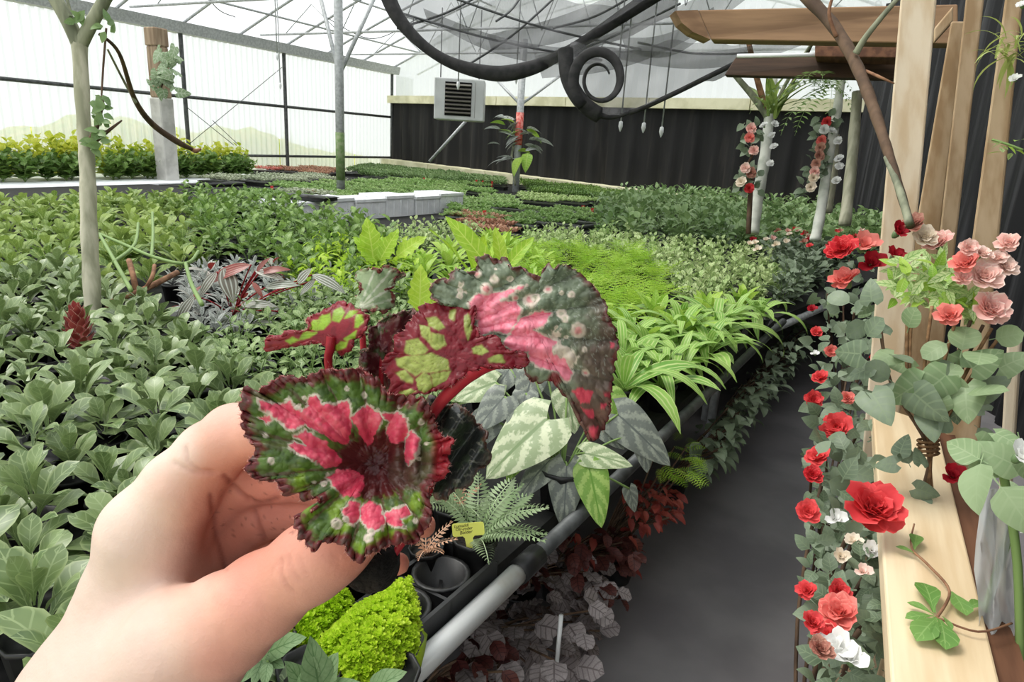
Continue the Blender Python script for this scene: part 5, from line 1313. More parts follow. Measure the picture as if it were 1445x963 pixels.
# plastic wrap and dark upright at the right edge
m = MB(); rows = [[at_depth(1378+i*9+4*math.sin(k*1.7+i), 690+k*38, 1.02+.02*math.sin(i*2.1+k)) for i in range(8)] for k in range(9)]; m.grid(rows)
o = obj('plastic_wrap', m, M['sheet']); tag(o, 'crumpled clear plastic wrap hanging at the lower right edge', 'plastic')
# beams under the roof on the right
t = timber('roof_beam', 'brown wooden roof beam with a curved sawn end at the top right', [(1003, 56), (1352, 62), (1352, 6), (985, 14)], [3.3, 2.9, 2.9, 3.3], .14, M['wood_beam'], 'beam')
cv = [at_depth(x, y, 3.3) for x, y in ((985, 14), (953, 15), (962, 32), (978, 45), (1003, 56))]
m = MB(); n_ = len(cv); m.add(cv+[p+AWAY*.14 for p in cv], [tuple(range(n_)), tuple(range(2*n_-1, n_-1, -1))]+[(i, (i+1) % n_, n_+(i+1) % n_, n_+i) for i in range(n_)]); obj('curved_end', m, M['wood_beam'], t, smooth=False)
q_ = [at_depth(*a) for a in ((1005, 57, 3.3), (1290, 62, 2.95), (1290, 62, 3.6), (1040, 78, 4.0))]
timber('roof_beam', 'dark brown beam below and behind the curved beam', [(1022, 106), (1290, 112), (1290, 78), (1040, 78)], [4.3, 3.9, 3.9, 4.3], .14, M['wood_dark'], 'beam')
timber('roof_board', 'brown board under the ceiling at the far top right', [(1150, 64), (1290, 66), (1290, 82), (1150, 80)], [3.9, 3.6, 3.6, 3.9], .3, M['wood_side'], 'board')
timber('roof_board', 'tan board sloping up between the thick post and the slanted stud', [(1318, 60), (1345, 30), (1345, 8), (1318, 40)], 2.5, .04, M['wood_stud'], 'board')
m = MB(); m.tube([at_depth(1040, 79, 4.1), at_depth(1182, 77, 3.9)], .012, 6); tag(obj('white_rod', m, M['white']), 'thin white rod below the curved roof beam', 'rod')

def branchy(name, label, cat, main, rads, mt, subs=(), n=12, group=None):
    C = pxcurve(main, 8); b = min(C, key=lambda p: p.z)
    t = thing(name, label, cat, b, group)
    r = np.interp(np.linspace(0, 1, len(C)), np.linspace(0, 1, len(rads)), rads)
    r = [x*(1+.05*math.sin(i*1.3)) for i, x in enumerate(r)]
    m = MB(); m.tube(C, r, n); obj('trunk', m, mt, t)
    for pts, rd, mt2 in subs:
        C2 = pxcurve(pts, 7); m = MB(); m.tube(C2, list(np.interp(np.linspace(0, 1, len(C2)), np.linspace(0, 1, len(rd)), rd)), 8); obj('branch', m, mt2 or mt, t)
    return t
td = (TREE-CAM).dot(CAMF)
branchy('forked_tree', 'slim grey-green tree trunk forking at the top left, rising from the rosette plants', 'tree',
        [(134, 500, td), (131, 430, td), (126, 330, td), (123, 235, td), (118, 170, td), (112, 60, td)], [.033, .031, .030, .028, .025, .028], M['bark_pale'],
        [([(112, 64, td), (96, 30, td-.03), (72, -12, td-.06)], [.028, .026, .024], M['bark_grey']), ([(113, 64, td), (128, 35, td-.02), (156, -15, td-.05)], [.026, .024, .022], M['bark_grey']), ([(104, 50, td), (100, 20, td), (92, -10, td)], [.008, .006, .005], M['bark_grey']),
         ([(126, 200, td-.02), (138, 175, td-.04), (146, 135, td-.03)], [.010, .008, .006], M['bark']), ([(126, 205, td-.02), (146, 190, td-.03), (172, 170, td)], [.012, .008, .003], M['bark']), ([(150, 40, td), (146, 90, td), (143, 140, td)], [.004, .004, .003], M['bark'])])
t = thing('dead_vine', 'long brown dead vine hanging from the forked tree to the wall bench', 'vine', at_depth(272, 212, 3.4))
for nm, pts, rd, mt_ in (('stem', [(140, 48, td), (168, 75, td+.1), (190, 140, td+.4), (215, 175, td+.6), (250, 200, 3.3), (272, 211, 3.4)], [.006, .007, .011, .014, .016, .009], 'bark'), ('stem', [(152, 70, td+.1), (175, 115, td+.3), (192, 145, td+.4)], [.004, .005, .006], 'bark_grey'), ('tip', [(268, 209, 3.4), (276, 213, 3.4), (284, 210, 3.4)], [.01, .012, .004], 'twig')):
    C = pxcurve(pts, 8); m = MB(); m.tube(C, list(np.interp(np.linspace(0, 1, len(C)), np.linspace(0, 1, len(rd)), rd)), 8); obj(nm, m, M[mt_], t)
def facing(w, r, spread=.7, up=.5):
    """a leaf frame whose face looks up and roughly towards the aisle"""
    n = (CAM-w).normalized()*.8+Vector((r.uniform(-spread, spread), r.uniform(-spread, spread), up+r.uniform(-spread, spread))); n.normalize()
    a = r.uniform(0, 6.28); x = n.orthogonal().normalized(); x = Matrix.Rotation(a, 3, n) @ x; y = n.cross(x)
    return Matrix((x, y, n)).transposed().to_4x4()
def leafset(parent, me, pts, seed=0, s=1, up=.3):
    """leaves at picture points; each its own object"""
    r = random.Random(seed)
    for p in pts:
        w = at_depth(p[0], p[1], p[2]); sc_ = s*(p[3] if len(p) > 3 else 1)*r.uniform(.85, 1.15)
        mx = facing(w, r); mx.translation = w-parent.location
        part('leaf', me if not isinstance(me, list) else r.choice(me), parent, mx @ Matrix.Diagonal((sc_, sc_, sc_, 1)))
BUDL = lv(LM['dark'], leaf('ovate', .045, .028, nl=4, arch=.4, seed=41))[0][1]
t = thing('tree_shoots', 'small green leaf clusters sprouting from the forked trunk', 'shoots', at_depth(140, 180, td-.05))
leafset(t, BUDL, [(134+random.uniform(-6, 14), y+random.uniform(-8, 8), td-.06) for y in (140, 150, 158, 165, 192, 198, 204) for _ in range(4)]+[(112+random.uniform(-8, 8), 24+random.uniform(-8, 8), td-.06) for _ in range(6)]+[(150+random.uniform(-8, 8), 38+random.uniform(-8, 8), td-.06) for _ in range(6)], 3)
# vine on the column
IVY = lv(leafmat('ivy_leaf', (120, 146, 104), (166, 184, 150), vein=(190, 200, 176), nveins=4), heart_leaf(.16, .13))[0][1]
t = thing('climbing_vine', 'grey-green leafy vine on the wooden upper part of the column', 'vine', at_depth(236, 110, 9.8))
leafset(t, IVY, [(234+random.uniform(-16, 18), random.uniform(66, 132), 9.38-random.uniform(0, .12), random.uniform(.6, 1.1)) for _ in range(46)]+[(214+random.uniform(-5, 6), random.uniform(112, 126), 9.3, .6) for _ in range(8)], 5)
m = MB(); m.tube([Vector((cb.x, cb.y, at_depth(236, 100, 9.5).z)), at_depth(236, 100, 9.4), at_depth(226, 128, 9.4)], .012, 6); obj('stem', m, M['bark'], t)
# climber at the taped post
CLB = lv(LM['silver'], leaf('ovate', .34, .15, nl=7, arch=.9, fold=.1, seed=42)); CLG = lv(LM['bright'], leaf('ovate', .36, .2, nl=7, arch=.7, seed=43))
t = thing('climbing_plant', 'big-leaved climbing plant in front of the taped steel post', 'plant', at_depth(728, 262, 11.6))
m = MB(); m.tube(pxcurve([(727, 262, 11.6), (722, 220, 11.55), (728, 190, 11.6), (716, 165, 11.55)], 6), .02, 6); obj('stem', m, M['bark_grey'], t)
r_ = random.Random(9)
for i in range(30):
    px, py = (r_.uniform(690, 732), r_.uniform(163, 228)) if i < 20 else (r_.uniform(735, 768), r_.uniform(176, 215))
    me = CLB[0][1] if i % 5 else CLG[0][1]; az = PI+YAW+r_.uniform(-.5, .5) if i < 20 else YAW+r_.uniform(-.6, .6)
    part('leaf', me, t, X(az, r_.uniform(-.5, .5), at_depth(px+(12 if i < 20 else -10), py, 11.5)-t.location, r_.uniform(.7, 1.1), r_.uniform(-.5, .5)))
for px, py, az in ((745, 216, -1.3), (735, 222, -1.9)): part('leaf', CLG[0][1], t, X(az, -.9, at_depth(px, py, 11.4)-t.location, 1.0))

# diagonal branch and the garlanded poles
branchy('leaning_branch', 'long brown branch leaning down in front of the thick timber post', 'branch',
        [(1285, 320, 1.55), (1268, 262, 1.62), (1250, 205, 1.7), (1228, 140, 1.8), (1205, 85, 1.9), (1175, 35, 2.0), (1128, -15, 2.1)], [.009, .010, .012, .015, .016, .018, .020], M['bark'],
        [([(1208, 75, 1.88), (1222, 52, 1.85), (1246, 22, 1.82), (1272, -8, 1.8)], [.010, .008, .007, .006], M['bark_grey']), ([(1180, 52, 1.95), (1170, 20, 1.95), (1176, -8, 1.95)], [.006, .005, .004], M['twig']), ([(1283, 316, 1.54), (1270, 270, 1.6), (1250, 222, 1.68)], [.009, .009, .006], M['bark_grey']), ([(1232, 150, 1.8), (1252, 200, 1.78), (1262, 235, 1.75)], [.006, .005, .003], M['bark']), ([(1222, 100, 1.86), (1240, 108, 1.8), (1262, 118, 1.78)], [.004, .004, .002], M['twig'])])
def pole(name, label, pts, rads, mt, subs=()): return branchy(name, label, 'tree', pts, rads, mt, subs, 10)
pole('garland_tree', 'whitewashed trunk with fanning branches and white flowers, left of the two garlands', [(1062, 330, 5.2), (1068, 285, 5.2), (1078, 230, 5.2), (1085, 170, 5.2), (1092, 105, 5.2), (1096, 85, 5.2)], [.046, .045, .042, .038, .030, .026], M['bark_white'],
     [([(1084, 165, 5.2), (1062, 135, 5.15), (1036, 105, 5.1)], [.03, .026, .02], M['bark_grey']), ([(1084, 165, 5.2), (1068, 110, 5.1), (1056, 58, 5.0)], [.026, .022, .018], M['twig']), ([(1088, 165, 5.2), (1108, 120, 5.1), (1140, 70, 4.9), (1170, 30, 4.7)], [.016, .014, .012, .01], M['bark_grey']), ([(1100, 150, 5.2), (1122, 110, 5.1), (1146, 62, 4.9)], [.016, .014, .01], M['bark'])])
pole('slender_tree', 'slender grey-white trunk with a dark fern at its top, right of the garlands', [(1150, 340, 4.4), (1158, 300, 4.4), (1170, 220, 4.4), (1180, 165, 4.4), (1188, 105, 4.4)], [.034, .033, .030, .029, .025], M['bark_white'], [([(1168, 300, 4.5), (1176, 245, 4.5), (1180, 190, 4.45)], [.028, .028, .02], M['bark_pale'])])
pole('slender_tree', 'thin bare pale trunk farthest right before the dark curtain', [(1192, 318, 4.2), (1202, 230, 4.2), (1210, 130, 4.2)], [.036, .034, .03], M['bark_pale'])
m = MB(); m.tube(pxcurve([(1056, 330, 5.0), (1060, 250, 5.0), (1062, 235, 5.0)], 4), .02, 6); tag(obj('dark_stake', m, M['bark']), 'thin dark stake below the left flower garland', 'stake')
FERNM = lv(LM['ferndark'], frond(.5, .16, n=12, arch=1.1, lw=.5))[0][1]
t = thing('hanging_fern', 'dark green fern hanging at the top of the slender pale trunk', 'fern', at_depth(1160, 110, 4.35)); r_ = random.Random(2)
for i in range(22): part('frond', FERNM, t, X(r_.uniform(0, 6.28), r_.uniform(-.7, .5), at_depth(r_.uniform(1142, 1178), r_.uniform(98, 128), 4.3)-t.location, r_.uniform(.6, 1)))
STG = lv(LM['sage2'], leaf('strap', .42, .06, nl=8, arch=.5, seed=44))[0][1]
t = thing('epiphyte', 'strap-leaved green plant in the fork of the garlanded white trunk', 'plant', at_depth(1085, 165, 5.1)); r_ = random.Random(3)
for i in range(14): part('leaf', STG, t, X(r_.uniform(0, 6.28), r_.uniform(.5, 1.3), at_depth(r_.uniform(1076, 1096), r_.uniform(150, 168), 5.1)-t.location, r_.uniform(.6, 1)))
RL = lv(LM['rose'], leaf('ovate', .06, .045, nl=5, arch=.5, fold=.18, stalk=.01, seed=45), leaf('ovate', .07, .05, nl=5, arch=.8, fold=.15, stalk=.01, seed=46)); RLM = [a for _, a in RL]
def flower(kind, big, px, py, d, sc, label, group=None, name='rose', cat='flower', wp=None, face=None):
    """one bloom facing mostly the viewer and upward"""
    w = wp if wp is not None else at_depth(px, py, d); t = thing(name, label, cat, w, group)
    v = (CAM-w).normalized()*.75+Vector((random.uniform(-.5, .5), random.uniform(-.3, .3), .75)); v.normalize()
    me = random.choice((FL if big else FS)[kind]); part('petals', me, t, v.to_track_quat('Z', 'Y').to_matrix().to_4x4() @ Matrix.Diagonal((sc, sc, sc, 1)))
    cx = MB(); cx.lathe([(.001, -.022), (.008, -.016), (.012, -.004), (.006, .004)], 6); 
    part('calyx', CALYX, t, v.to_track_quat('Z', 'Y').to_matrix().to_4x4() @ Matrix.Diagonal((sc, sc, sc, 1))); return t
_c = MB(); _c.lathe([(.001, -.024), (.008, -.018), (.012, -.004), (.006, .004)], 6); CALYX = _c.mesh('calyx', LM['dark'])
# two garlands in front of the dark curtain
def garland(label, pts, d, seed, sc, words_):
    t = thing('garland', label, 'garland', at_depth(pts[0][0], pts[0][1], d)); m = MB(); m.tube(spline([at_depth(x, y, d) for x, y, k in pts], 5), .01, 6); obj('cord', m, M['bark'], t)
    r_ = random.Random(seed); n = len(pts)
    leafset(t, RLM, [(x+r_.uniform(-11, 11), y+r_.uniform(-9, 9), d-.02, 1.05) for x, y, k in pts for _ in range(6)], seed)
    for x, y, k in pts:
        w = at_depth(x, y, d-.07); v = (CAM-w).normalized()+Vector((r_.uniform(-.3, .3), 0, r_.uniform(0, .4))); v.normalize()
        part('bloom', r_.choice(FL[k]), t, Matrix.Translation(w-t.location) @ v.to_track_quat('Z', 'Y').to_matrix().to_4x4() @ Matrix.Diagonal((sc, sc, sc, 1)))
garland('left flower garland of peach and red blooms hanging before the dark curtain', [(1060, 182, 'pink'), (1058, 195, 'coral'), (1064, 213, 'pink'), (1052, 238, 'pink'), (1060, 244, 'rusty'), (1046, 258, 'cream'), (1057, 266, 'red')], 5.0, 1, .95, '')
garland('right flower garland of small rusty and cream blooms beside the slender trunk', [(1168, 172, 'red'), (1163, 183, 'white'), (1160, 198, 'coral'), (1158, 209, 'rusty'), (1156, 220, 'rusty'), (1153, 231, 'rusty'), (1150, 243, 'pink'), (1148, 252, 'cream'), (1144, 265, 'cream')], 4.4, 2, .8, '')
for i, (px, py, d) in enumerate(((1078, 178, 5.05), (1093, 176, 5.05), (1090, 192, 5.05), (1092, 208, 5.05), (1087, 232, 5.05), (1174, 186, 4.3), (1183, 200, 4.3), (1184, 225, 4.3), (1184, 236, 4.3), (1180, 256, 4.3))):
    flower('white', True, px, py, d, .75 if i < 5 else .7, 'small white bloom on the whitewashed trunk' if i < 5 else 'small white bloom on the slender pale trunk', ('white blooms on the left trunk', 'white blooms on the right trunk')[i > 4], name='white_bloom')

# ---- rose bushes along the left side of the plank
random.seed(77)
roses = [(1240, 515, 'red', 1, .95, 'large red double rose between the leaves, upper of the big ones'), (1276, 471, 'crimson', 1, .8, 'dark crimson rose in front of the pale post'), (1152, 470, 'red', 1, .6, 'red rose leaning over the aisle, topmost one at the edge'), (1146, 437, 'crimson', 0, .7, 'small dark red rose at the bench corner'),
    (1172, 497, 'coral', 1, .6, 'coral rose below the topmost aisle-side rose'), (1158, 535, 'red', 1, .65, 'red rosebud above the white leaf at the aisle side'), (1147, 566, 'red', 1, .7, 'red rose at the aisle side with pink edges'), (1180, 605, 'red', 1, 1.0, 'bright red rose with drooping petals beside the round leaf'),
    (1196, 563, 'coral', 1, .55, 'small coral rose left of the grey-green leaf'), (1155, 648, 'red', 1, .75, 'pink-edged red rose second lowest pair at the aisle side'), (1147, 672, 'red', 1, .55, 'small red rose just under the pink-edged pair'), (1140, 724, 'red', 1, .6, 'lone red rose at the aisle side left of the biggest bloom'),
    (1230, 722, 'red', 1, 1.35, 'biggest red rose resting on the edge of the plank'), (1140, 836, 'red', 1, .42, 'small red rose at aisle edge above the lowest buds'), (1145, 880, 'red', 1, .45, 'lowest red rosebud at the aisle side'), (1184, 868, 'coral', 1, .75, 'coral red rose standing above the white blooms'), (1183, 838, 'red', 1, .5, 'red rosebud on top of the coral rose'), (1168, 898, 'red', 0, .6, 'tiny red bud below the coral rose'), (1157, 918, 'rusty', 1, .45, 'faded red rose near the bottom edge of the rose bush'),
    (1188, 355, 'red', 1, .95, 'bright red rose left of the pale post, top of the bush'), (1218, 348, 'coral', 0, 1.0, 'coral rose just left of the pale post'), (1195, 398, 'coral', 1, .95, 'fading coral rose below the topmost bright one'), (1229, 374, 'crimson', 0, .9, 'crimson bud against the pale post'), (1342, 673, 'crimson', 0, .7, 'small crimson flower on the right edge of the plank'),
    (1266, 329, 'crimson', 0, .8, 'dark red bud at the foot of the leaning branch'), (1290, 318, 'rusty', 1, .7, 'faded red bloom at the foot of the leaning branch'), (1304, 336, 'cream', 1, .75, 'cream bloom beside the foot of the leaning branch'), (1324, 345, 'pink', 1, .85, 'pink and cream bloom left of the pink cluster'), (1262, 362, 'crimson', 0, .8, 'flat dark red flower on the pale post')]
for px, py, k, big, sc, lab in roses:
    z = .93 if px > 1205 else .84+.02*math.sin(px)
    if py < 410: w = at_depth(px, py, 1.72)
    else: w = at_z(px, py, z+.02)
    flower(k, big, px, py, 0, sc*1.0, lab, wp=w)
pinks = [(1364, 374, 1.0), (1388, 392, 1.25), (1366, 352, .7), (1394, 438, 1.45), (1341, 447, 1.0), (1424, 345, .85), (1418, 378, .85), (1386, 360, .7), (1408, 366, .65), (1358, 395, .7)]
plabs = ['upper left', 'large middle', 'small topmost middle', 'largest lowest', 'coral lower left', 'topmost right', 'right hand', 'small central', 'small right of centre', 'small lower left']
for (px, py, sc), w_ in zip(pinks, plabs):
    flower('coral' if sc == 1.0 else 'pink', True, px, py, 1.35, sc*.66, w_+' pink ruffled bloom in the bouquet at the right edge', group='pink blooms of the bouquet', name='carnation', face=1)
whites = [(1178, 733, 'white', .55, 'small white flower left of the biggest red rose'), (1204, 765, 'cream', .5, 'cream bud under the biggest red rose'), (1230, 778, 'white', .55, 'open white flower below the biggest red rose'), (1186, 786, 'cream', .45, 'cream oval bud hanging in the middle of the bush'), (1217, 808, 'pink', .4, 'pinkish bud near the plank edge'), (1180, 915, 'white', .75, 'white double bloom at the bottom of the rose bush'), (1200, 932, 'white', .6, 'second white bloom at the bottom of the rose bush'), (1150, 500, 'white', .4, 'white bud at the aisle side below the topmost rose')]
for px, py, k, sc, lab in whites: flower(k, False, px, py, 0, sc, lab, name='white_bloom', wp=at_z(px, py, .86))
def bush(label, region, n, z0, z1, seed, meshes, sc=1.0, base=None, stems=8, name='rose_bush'):
    r_ = random.Random(seed); pts = []
    x0, x1, y0, y1 = min(a for a, b in region), max(a for a, b in region), min(b for a, b in region), max(b for a, b in region)
    while len(pts) < n:
        x, y = r_.uniform(x0, x1), r_.uniform(y0, y1)
        if inpoly(x, y, region): pts.append(at_z(x, y, r_.uniform(z0, z1)))
    c = sum(pts, Vector())/n; b = Vector((c.x, c.y, 0)) if base is None else base
    t = thing(name, label, 'bush', b); t['label'] = label
    for p in pts:
        v = ((CAM-p).normalized()+Vector((r_.uniform(-.8, .8), r_.uniform(-.8, .8), r_.uniform(-.2, .9)))); az = r_.uniform(0, 6.28)
        mx = facing(p, r_, .8); mx.translation = p-b; q = sc*r_.uniform(.7, 1.15)
        part('leaf', r_.choice(meshes), t, mx @ Matrix.Diagonal((q, q, q, 1)))
    for k in range(stems):
        p = pts[k*len(pts)//stems]; m = MB(); m.tube(spline([b+Vector((r_.uniform(-.03, .03), r_.uniform(-.1, .1), 0)), (b+p)/2+Vector((r_.uniform(-.04, .04), r_.uniform(-.05, .05), .05)), p], 5), .005, 5); obj('stem', m, M['bark'], t)
    return t
RP = lv(LM['rosepale'], heart_leaf(.075, .07), leaf('round', .065, .055, nl=6, arch=.3, stalk=.02, seed=48)); RPM = [a for _, a in RP]
bush('rose bush spilling over the aisle side of the plank, lower half with many small leaves', [(1140, 690), (1235, 650), (1250, 760), (1256, 975), (1150, 975), (1142, 850)], 260, .55, .86, 5, RLM, .62)
bush('rose bush beside the aisle, middle part with larger grey-green leaves', [(1150, 480), (1250, 420), (1262, 520), (1240, 640), (1236, 690), (1145, 700), (1150, 600)], 220, .62, .9, 6, RLM, .85)
bush('rose bush around the foot of the pale post, upper part with pale leaves', [(1160, 360), (1240, 340), (1300, 400), (1290, 520), (1190, 480), (1150, 440)], 120, .72, .98, 7, RLM+RPM[:1], 1.0)
bush('dark leafy undergrowth on the floor below the rose bush', [(1150, 560), (1240, 560), (1262, 960), (1160, 960)], 190, .2, .55, 8, RLM, 1.0)
# big single round leaves of the right-hand plants
BR = lv(LM['rosepale'], heart_leaf(.12, .115), leaf('round', .11, .095, nl=7, nw=2, arch=.35, fold=.1, stalk=.03, seed=50)); BRD = lv(LM['rose'], heart_leaf(.11, .1), leaf('round', .1, .08, nl=7, nw=2, arch=.5, fold=.1, stalk=.02, seed=51))
t = thing('leafy_bouquet', 'bouquet of rose stems tied with twine standing on the plank, big rounded leaves', 'bouquet', at_z(1312, 700, PZ))
bp = t.location; tie = at_depth(1310, 632, (bp-CAM).dot(CAMF)); dt = (tie-CAM).dot(CAMF)
for k in range(9):
    o_ = random.uniform(-14, 14); m = MB(); m.tube(spline([at_depth(1306+o_*.7, 716+random.uniform(-30, 10), dt), at_depth(1312+o_*.35, 632, dt-.01), at_depth(1300+o_*5, 540, dt), at_depth(1310+o_*8, 430+abs(o_)*3, dt)], 5), .0035, 6); obj('stem', m, M['twine'] if k % 3 else M['bark'], t)
m = MB()
for k in range(4): m.tube([at_depth(1310+15*math.cos(a), 622+k*6+3*math.sin(a), dt-.02+.0*a-.012*math.sin(a)) for a in np.linspace(0, 2*PI, 13)], .003, 5)
obj('twine', m, M['twine'], t)
leafset(t, [a for _, a in BR], [(1262, 500, dt-.02, .8), (1355, 505, dt-.04, 1.1), (1385, 495, dt-.05, 1.1), (1335, 530, dt-.06, .9), (1395, 480, dt, .9), (1300, 540, dt-.05, 1.0), (1350, 560, dt-.08, 1.0), (1370, 575, dt-.06, .9), (1325, 575, dt-.05, .8), (1290, 520, dt, .8), (1410, 520, dt, .9), (1340, 500, dt, .8), (1372, 520, dt-.03, .9), (1318, 545, dt-.04, .8), (1362, 545, dt-.06, .9), (1280, 470, dt-.02, .8), (1345, 480, dt-.03, .8), (1400, 545, dt-.02, .8)], 11, .62)
leafset(t, [a for _, a in BRD], [(1225, 450, dt, .8), (1245, 470, dt, .8), (1215, 500, dt-.05, .9), (1230, 555, dt-.06, 1.1), (1245, 570, dt-.06, 1.0), (1290, 555, dt-.06, 1.0), (1320, 550, dt-.05, .9), (1310, 585, dt-.06, .8), (1345, 590, dt-.05, .8), (1380, 555, dt, .9), (1375, 600, dt, .8), (1390, 580, dt, .7), (1270, 640, dt-.03, .6), (1285, 660, dt-.03, .6), (1300, 655, dt-.05, .6), (1265, 655, dt-.02, .6), (1292, 690, dt-.02, .6), (1305, 705, dt-.02, .5), (1330, 612, dt, .7), (1205, 430, dt, .7), (1230, 425, dt, .7), (1200, 470, dt, .7), (1255, 500, dt-.02, .7), (1220, 480, dt-.03, .8), (1345, 565, dt, .7), (1215, 545, dt-.03, .8), (1260, 540, dt-.04, .8), (1228, 520, dt-.03, .7)], 12, .62)
SMF = lv(LM['pale'], leaf('ovate', .05, .02, nl=4, arch=.4, seed=52))[0][1]; SMG = lv(LM['bright'], leaf('ovate', .05, .022, nl=4, arch=.4, seed=53))[0][1]
t = thing('filler_flowers', 'pale green filler sprigs between the cream and pink blooms', 'sprigs', at_depth(1310, 400, 1.45)); r_ = random.Random(4)
leafset(t, [SMF, SMF, SMG], [(r_.uniform(1262, 1345), r_.uniform(365, 425), r_.uniform(1.42, 1.6), .9) for _ in range(110)]+[(r_.uniform(1330, 1380), r_.uniform(400, 440), 1.4, .9) for _ in range(40)], 14)
BL = [a for _, a in lv(LM['rosepale'], leaf('ovate', .13, .10, nl=8, nw=2, arch=.6, fold=.12, stalk=.03, seed=54), heart_leaf(.125, .11))]
t = thing('round_leaved_plant', 'plant with big smooth grey-green round leaves at the right edge', 'plant', at_depth(1440, 700, 1.0))
leafset(t, BL, [(1388, 640, .95, .75, PI*.8, -.1), (1365, 655, .97, .62, PI*1.0, -.2), (1400, 672, .9, .85, PI*1.05, -.2), (1420, 630, 1.0, .7, .4, .1), (1428, 655, .95, .7, 0, 0), (1412, 712, .95, .6, PI*1.3, -.8), (1436, 610, 1.05, .7, 1.2, .3), (1432, 720, 1.0, .5, -1, -.8), (1440, 690, .98, .6, 2, .1), (1380, 625, .98, .6), (1405, 612, 1.0, .6), (1395, 655, .94, .6)], 15, .68)
m = MB(); m.tube(pxcurve([(1440, 1010, 1.0), (1436, 800, .98), (1415, 660, .98), (1420, 620, 1.0)], 6), .006, 6); obj('stem', m, STEM, t)
m = MB(); m.tube([Vector((t.location.x, t.location.y, 0)), t.location], .006, 6); obj('stem', m, STEM, t)
flower('white', False, 1438, 645, .92, .6, 'small white flower among the big round leaves at the right edge', name='white_bloom')
flower('white', False, 1436, 738, .92, .6, 'white flower hanging below the big round leaves at the right edge', name='white_bloom')
# leafy sprig lying on the plank
t = thing('leafy_sprig', 'green leafy sprig with a thin brown stem lying on the plank', 'sprig', at_z(1325, 868, PZ+.004))
def onp(px, py, h=.012): return at_z(px, py, PZ+h)
for pts, rr_ in (([(1322, 872), (1340, 835), (1312, 800), (1290, 780)], .0022), ([(1290, 780), (1285, 765), (1290, 740)], .0016), ([(1322, 872), (1380, 892), (1428, 880)], .0016)):
    m = MB(); m.tube(spline([onp(*p) for p in pts], 5), rr_, 6); obj('stem', m, M['twig'], t)
LF = lv(leafmat('fresh_sprig_leaf', (90, 136, 60), (128, 166, 90), vein=(138, 172, 100), nveins=4, vw=.08, rib=.05), leaf('obov', .038, .021, nl=6, nw=2, arch=.5, fold=.12, seed=55))[0][1]
for a, b, w in (((1318, 868), (1278, 848), 1.3), ((1318, 865), (1302, 818), 1.2), ((1318, 870), (1275, 872), 1.1), ((1322, 872), (1292, 905), 1.3), ((1326, 874), (1336, 918), 1.5), ((1330, 870), (1345, 890), .9), ((1342, 835), (1366, 870), 1.5), ((1362, 862), (1388, 848), 1.0), ((1292, 782), (1262, 770), 1.3), ((1290, 776), (1294, 752), 1.0)):
    A, B = onp(*a), onp(*b); v = B-A; part('leaf', LF, t, X(math.atan2(v.y, v.x), .15, A-t.location, v.length/.038*.95*1.0, 0) @ Matrix.Diagonal((1, w*.66, 1, 1)))
# air plant and small flower on the studs
AIR = lv(leafmat('air_plant_leaf', (150, 168, 84), (190, 200, 120), transl=.3), leaf('strap', .13, .010, nl=7, arch=1.6, seed=56))[0][1]
t = thing('air_plant', 'spiky green air plant hanging on the wide tan stud at the top right', 'plant', at_depth(1425, 66, 1.62)); r_ = random.Random(8)
for i in range(34): part('leaf', AIR, t, X(r_.uniform(0, 6.28), r_.uniform(-.5, 1.2), Vector((r_.uniform(-.03, .03), r_.uniform(-.03, .03), r_.uniform(-.03, .03))), r_.uniform(.5, 1)))
t = thing('orchid_sprig', 'sprig of small pale yellow flowers on the wide tan stud', 'flower', at_depth(1425, 206, 1.62)); r_ = random.Random(9)
m = MB(); m.tube(pxcurve([(1400, 197, 1.66), (1420, 203, 1.64), (1444, 212, 1.62)], 5), .003, 5); obj('stem', m, STEM, t)
for i in range(10): part('petal', SMF if i % 3 else SMG, t, X(r_.uniform(0, 6.28), r_.uniform(-.6, .8), at_depth(r_.uniform(1408, 1445), r_.uniform(195, 218), 1.62)-t.location, .6))
for k, (px, py) in enumerate(((1432, 112), (1442, 8))): flower('white', False, px, py, 1.62, .4, ('small white bloom beside the air plant', 'small white bloom at the top right corner')[k], name='white_bloom')
# cream and rusty blooms over the shrubs below the garlands
for i in range(34):
    px, py = random.uniform(1050, 1225), random.uniform(322, 352); p = at_z(px, py, BZ+.24)
    flower(random.choice(('cream', 'cream', 'rusty', 'pink', 'red', 'crimson')), False, 0, 0, 0, .75, 'small cream or rusty bloom in the flower row below the garlands', 'small blooms below the garlands', name='small_bloom', wp=p)

# ================================================================ FOREGROUND PLANTS ON AND UNDER THE BENCH EDGE
def bz(px, py, h=0): return at_z(px, py, BZ+h)
# veined heart-leaved plants right of the begonia: every leaf placed by its base and its tip
JW = {k: [heart_leaf(1, wd, arch=.35, back=.2, nl=11, nw=4, pucker=.012).mesh('leaf', LM[k]) for wd in (.62, .82)] for k in ('jewel', 'jewelpale', 'jewelgreen')}
def aim_leaf(parent, me, a, b, da, db, roll=0, name='leaf', face=None):
    A, B = at_depth(a[0], a[1], da), at_depth(b[0], b[1], db); x = (B-A); L = x.length; x.normalize()
    up = ((CAM-A).normalized()*.75+Vector((0, 0, .7))) if face is None else face
    z = (up-x*up.dot(x)).normalized(); z = Matrix.Rotation(roll, 3, x) @ z; y = z.cross(x)
    m = Matrix((x, y, z)).transposed().to_4x4() @ Matrix.Diagonal((L, L, L, 1)); m.translation = A-parent.location
    return part(name, me, parent, m)
jb = bz(790, 712)
t = thing('jewel_plant', 'potted plant with veined dark and pale heart-shaped leaves below the arching begonia leaf', 'plant', jb)
part('pot', POTM, t, Matrix.Diagonal((1.25, 1.25, 1.2, 1)))
jd = (jb-CAM).dot(CAMF)
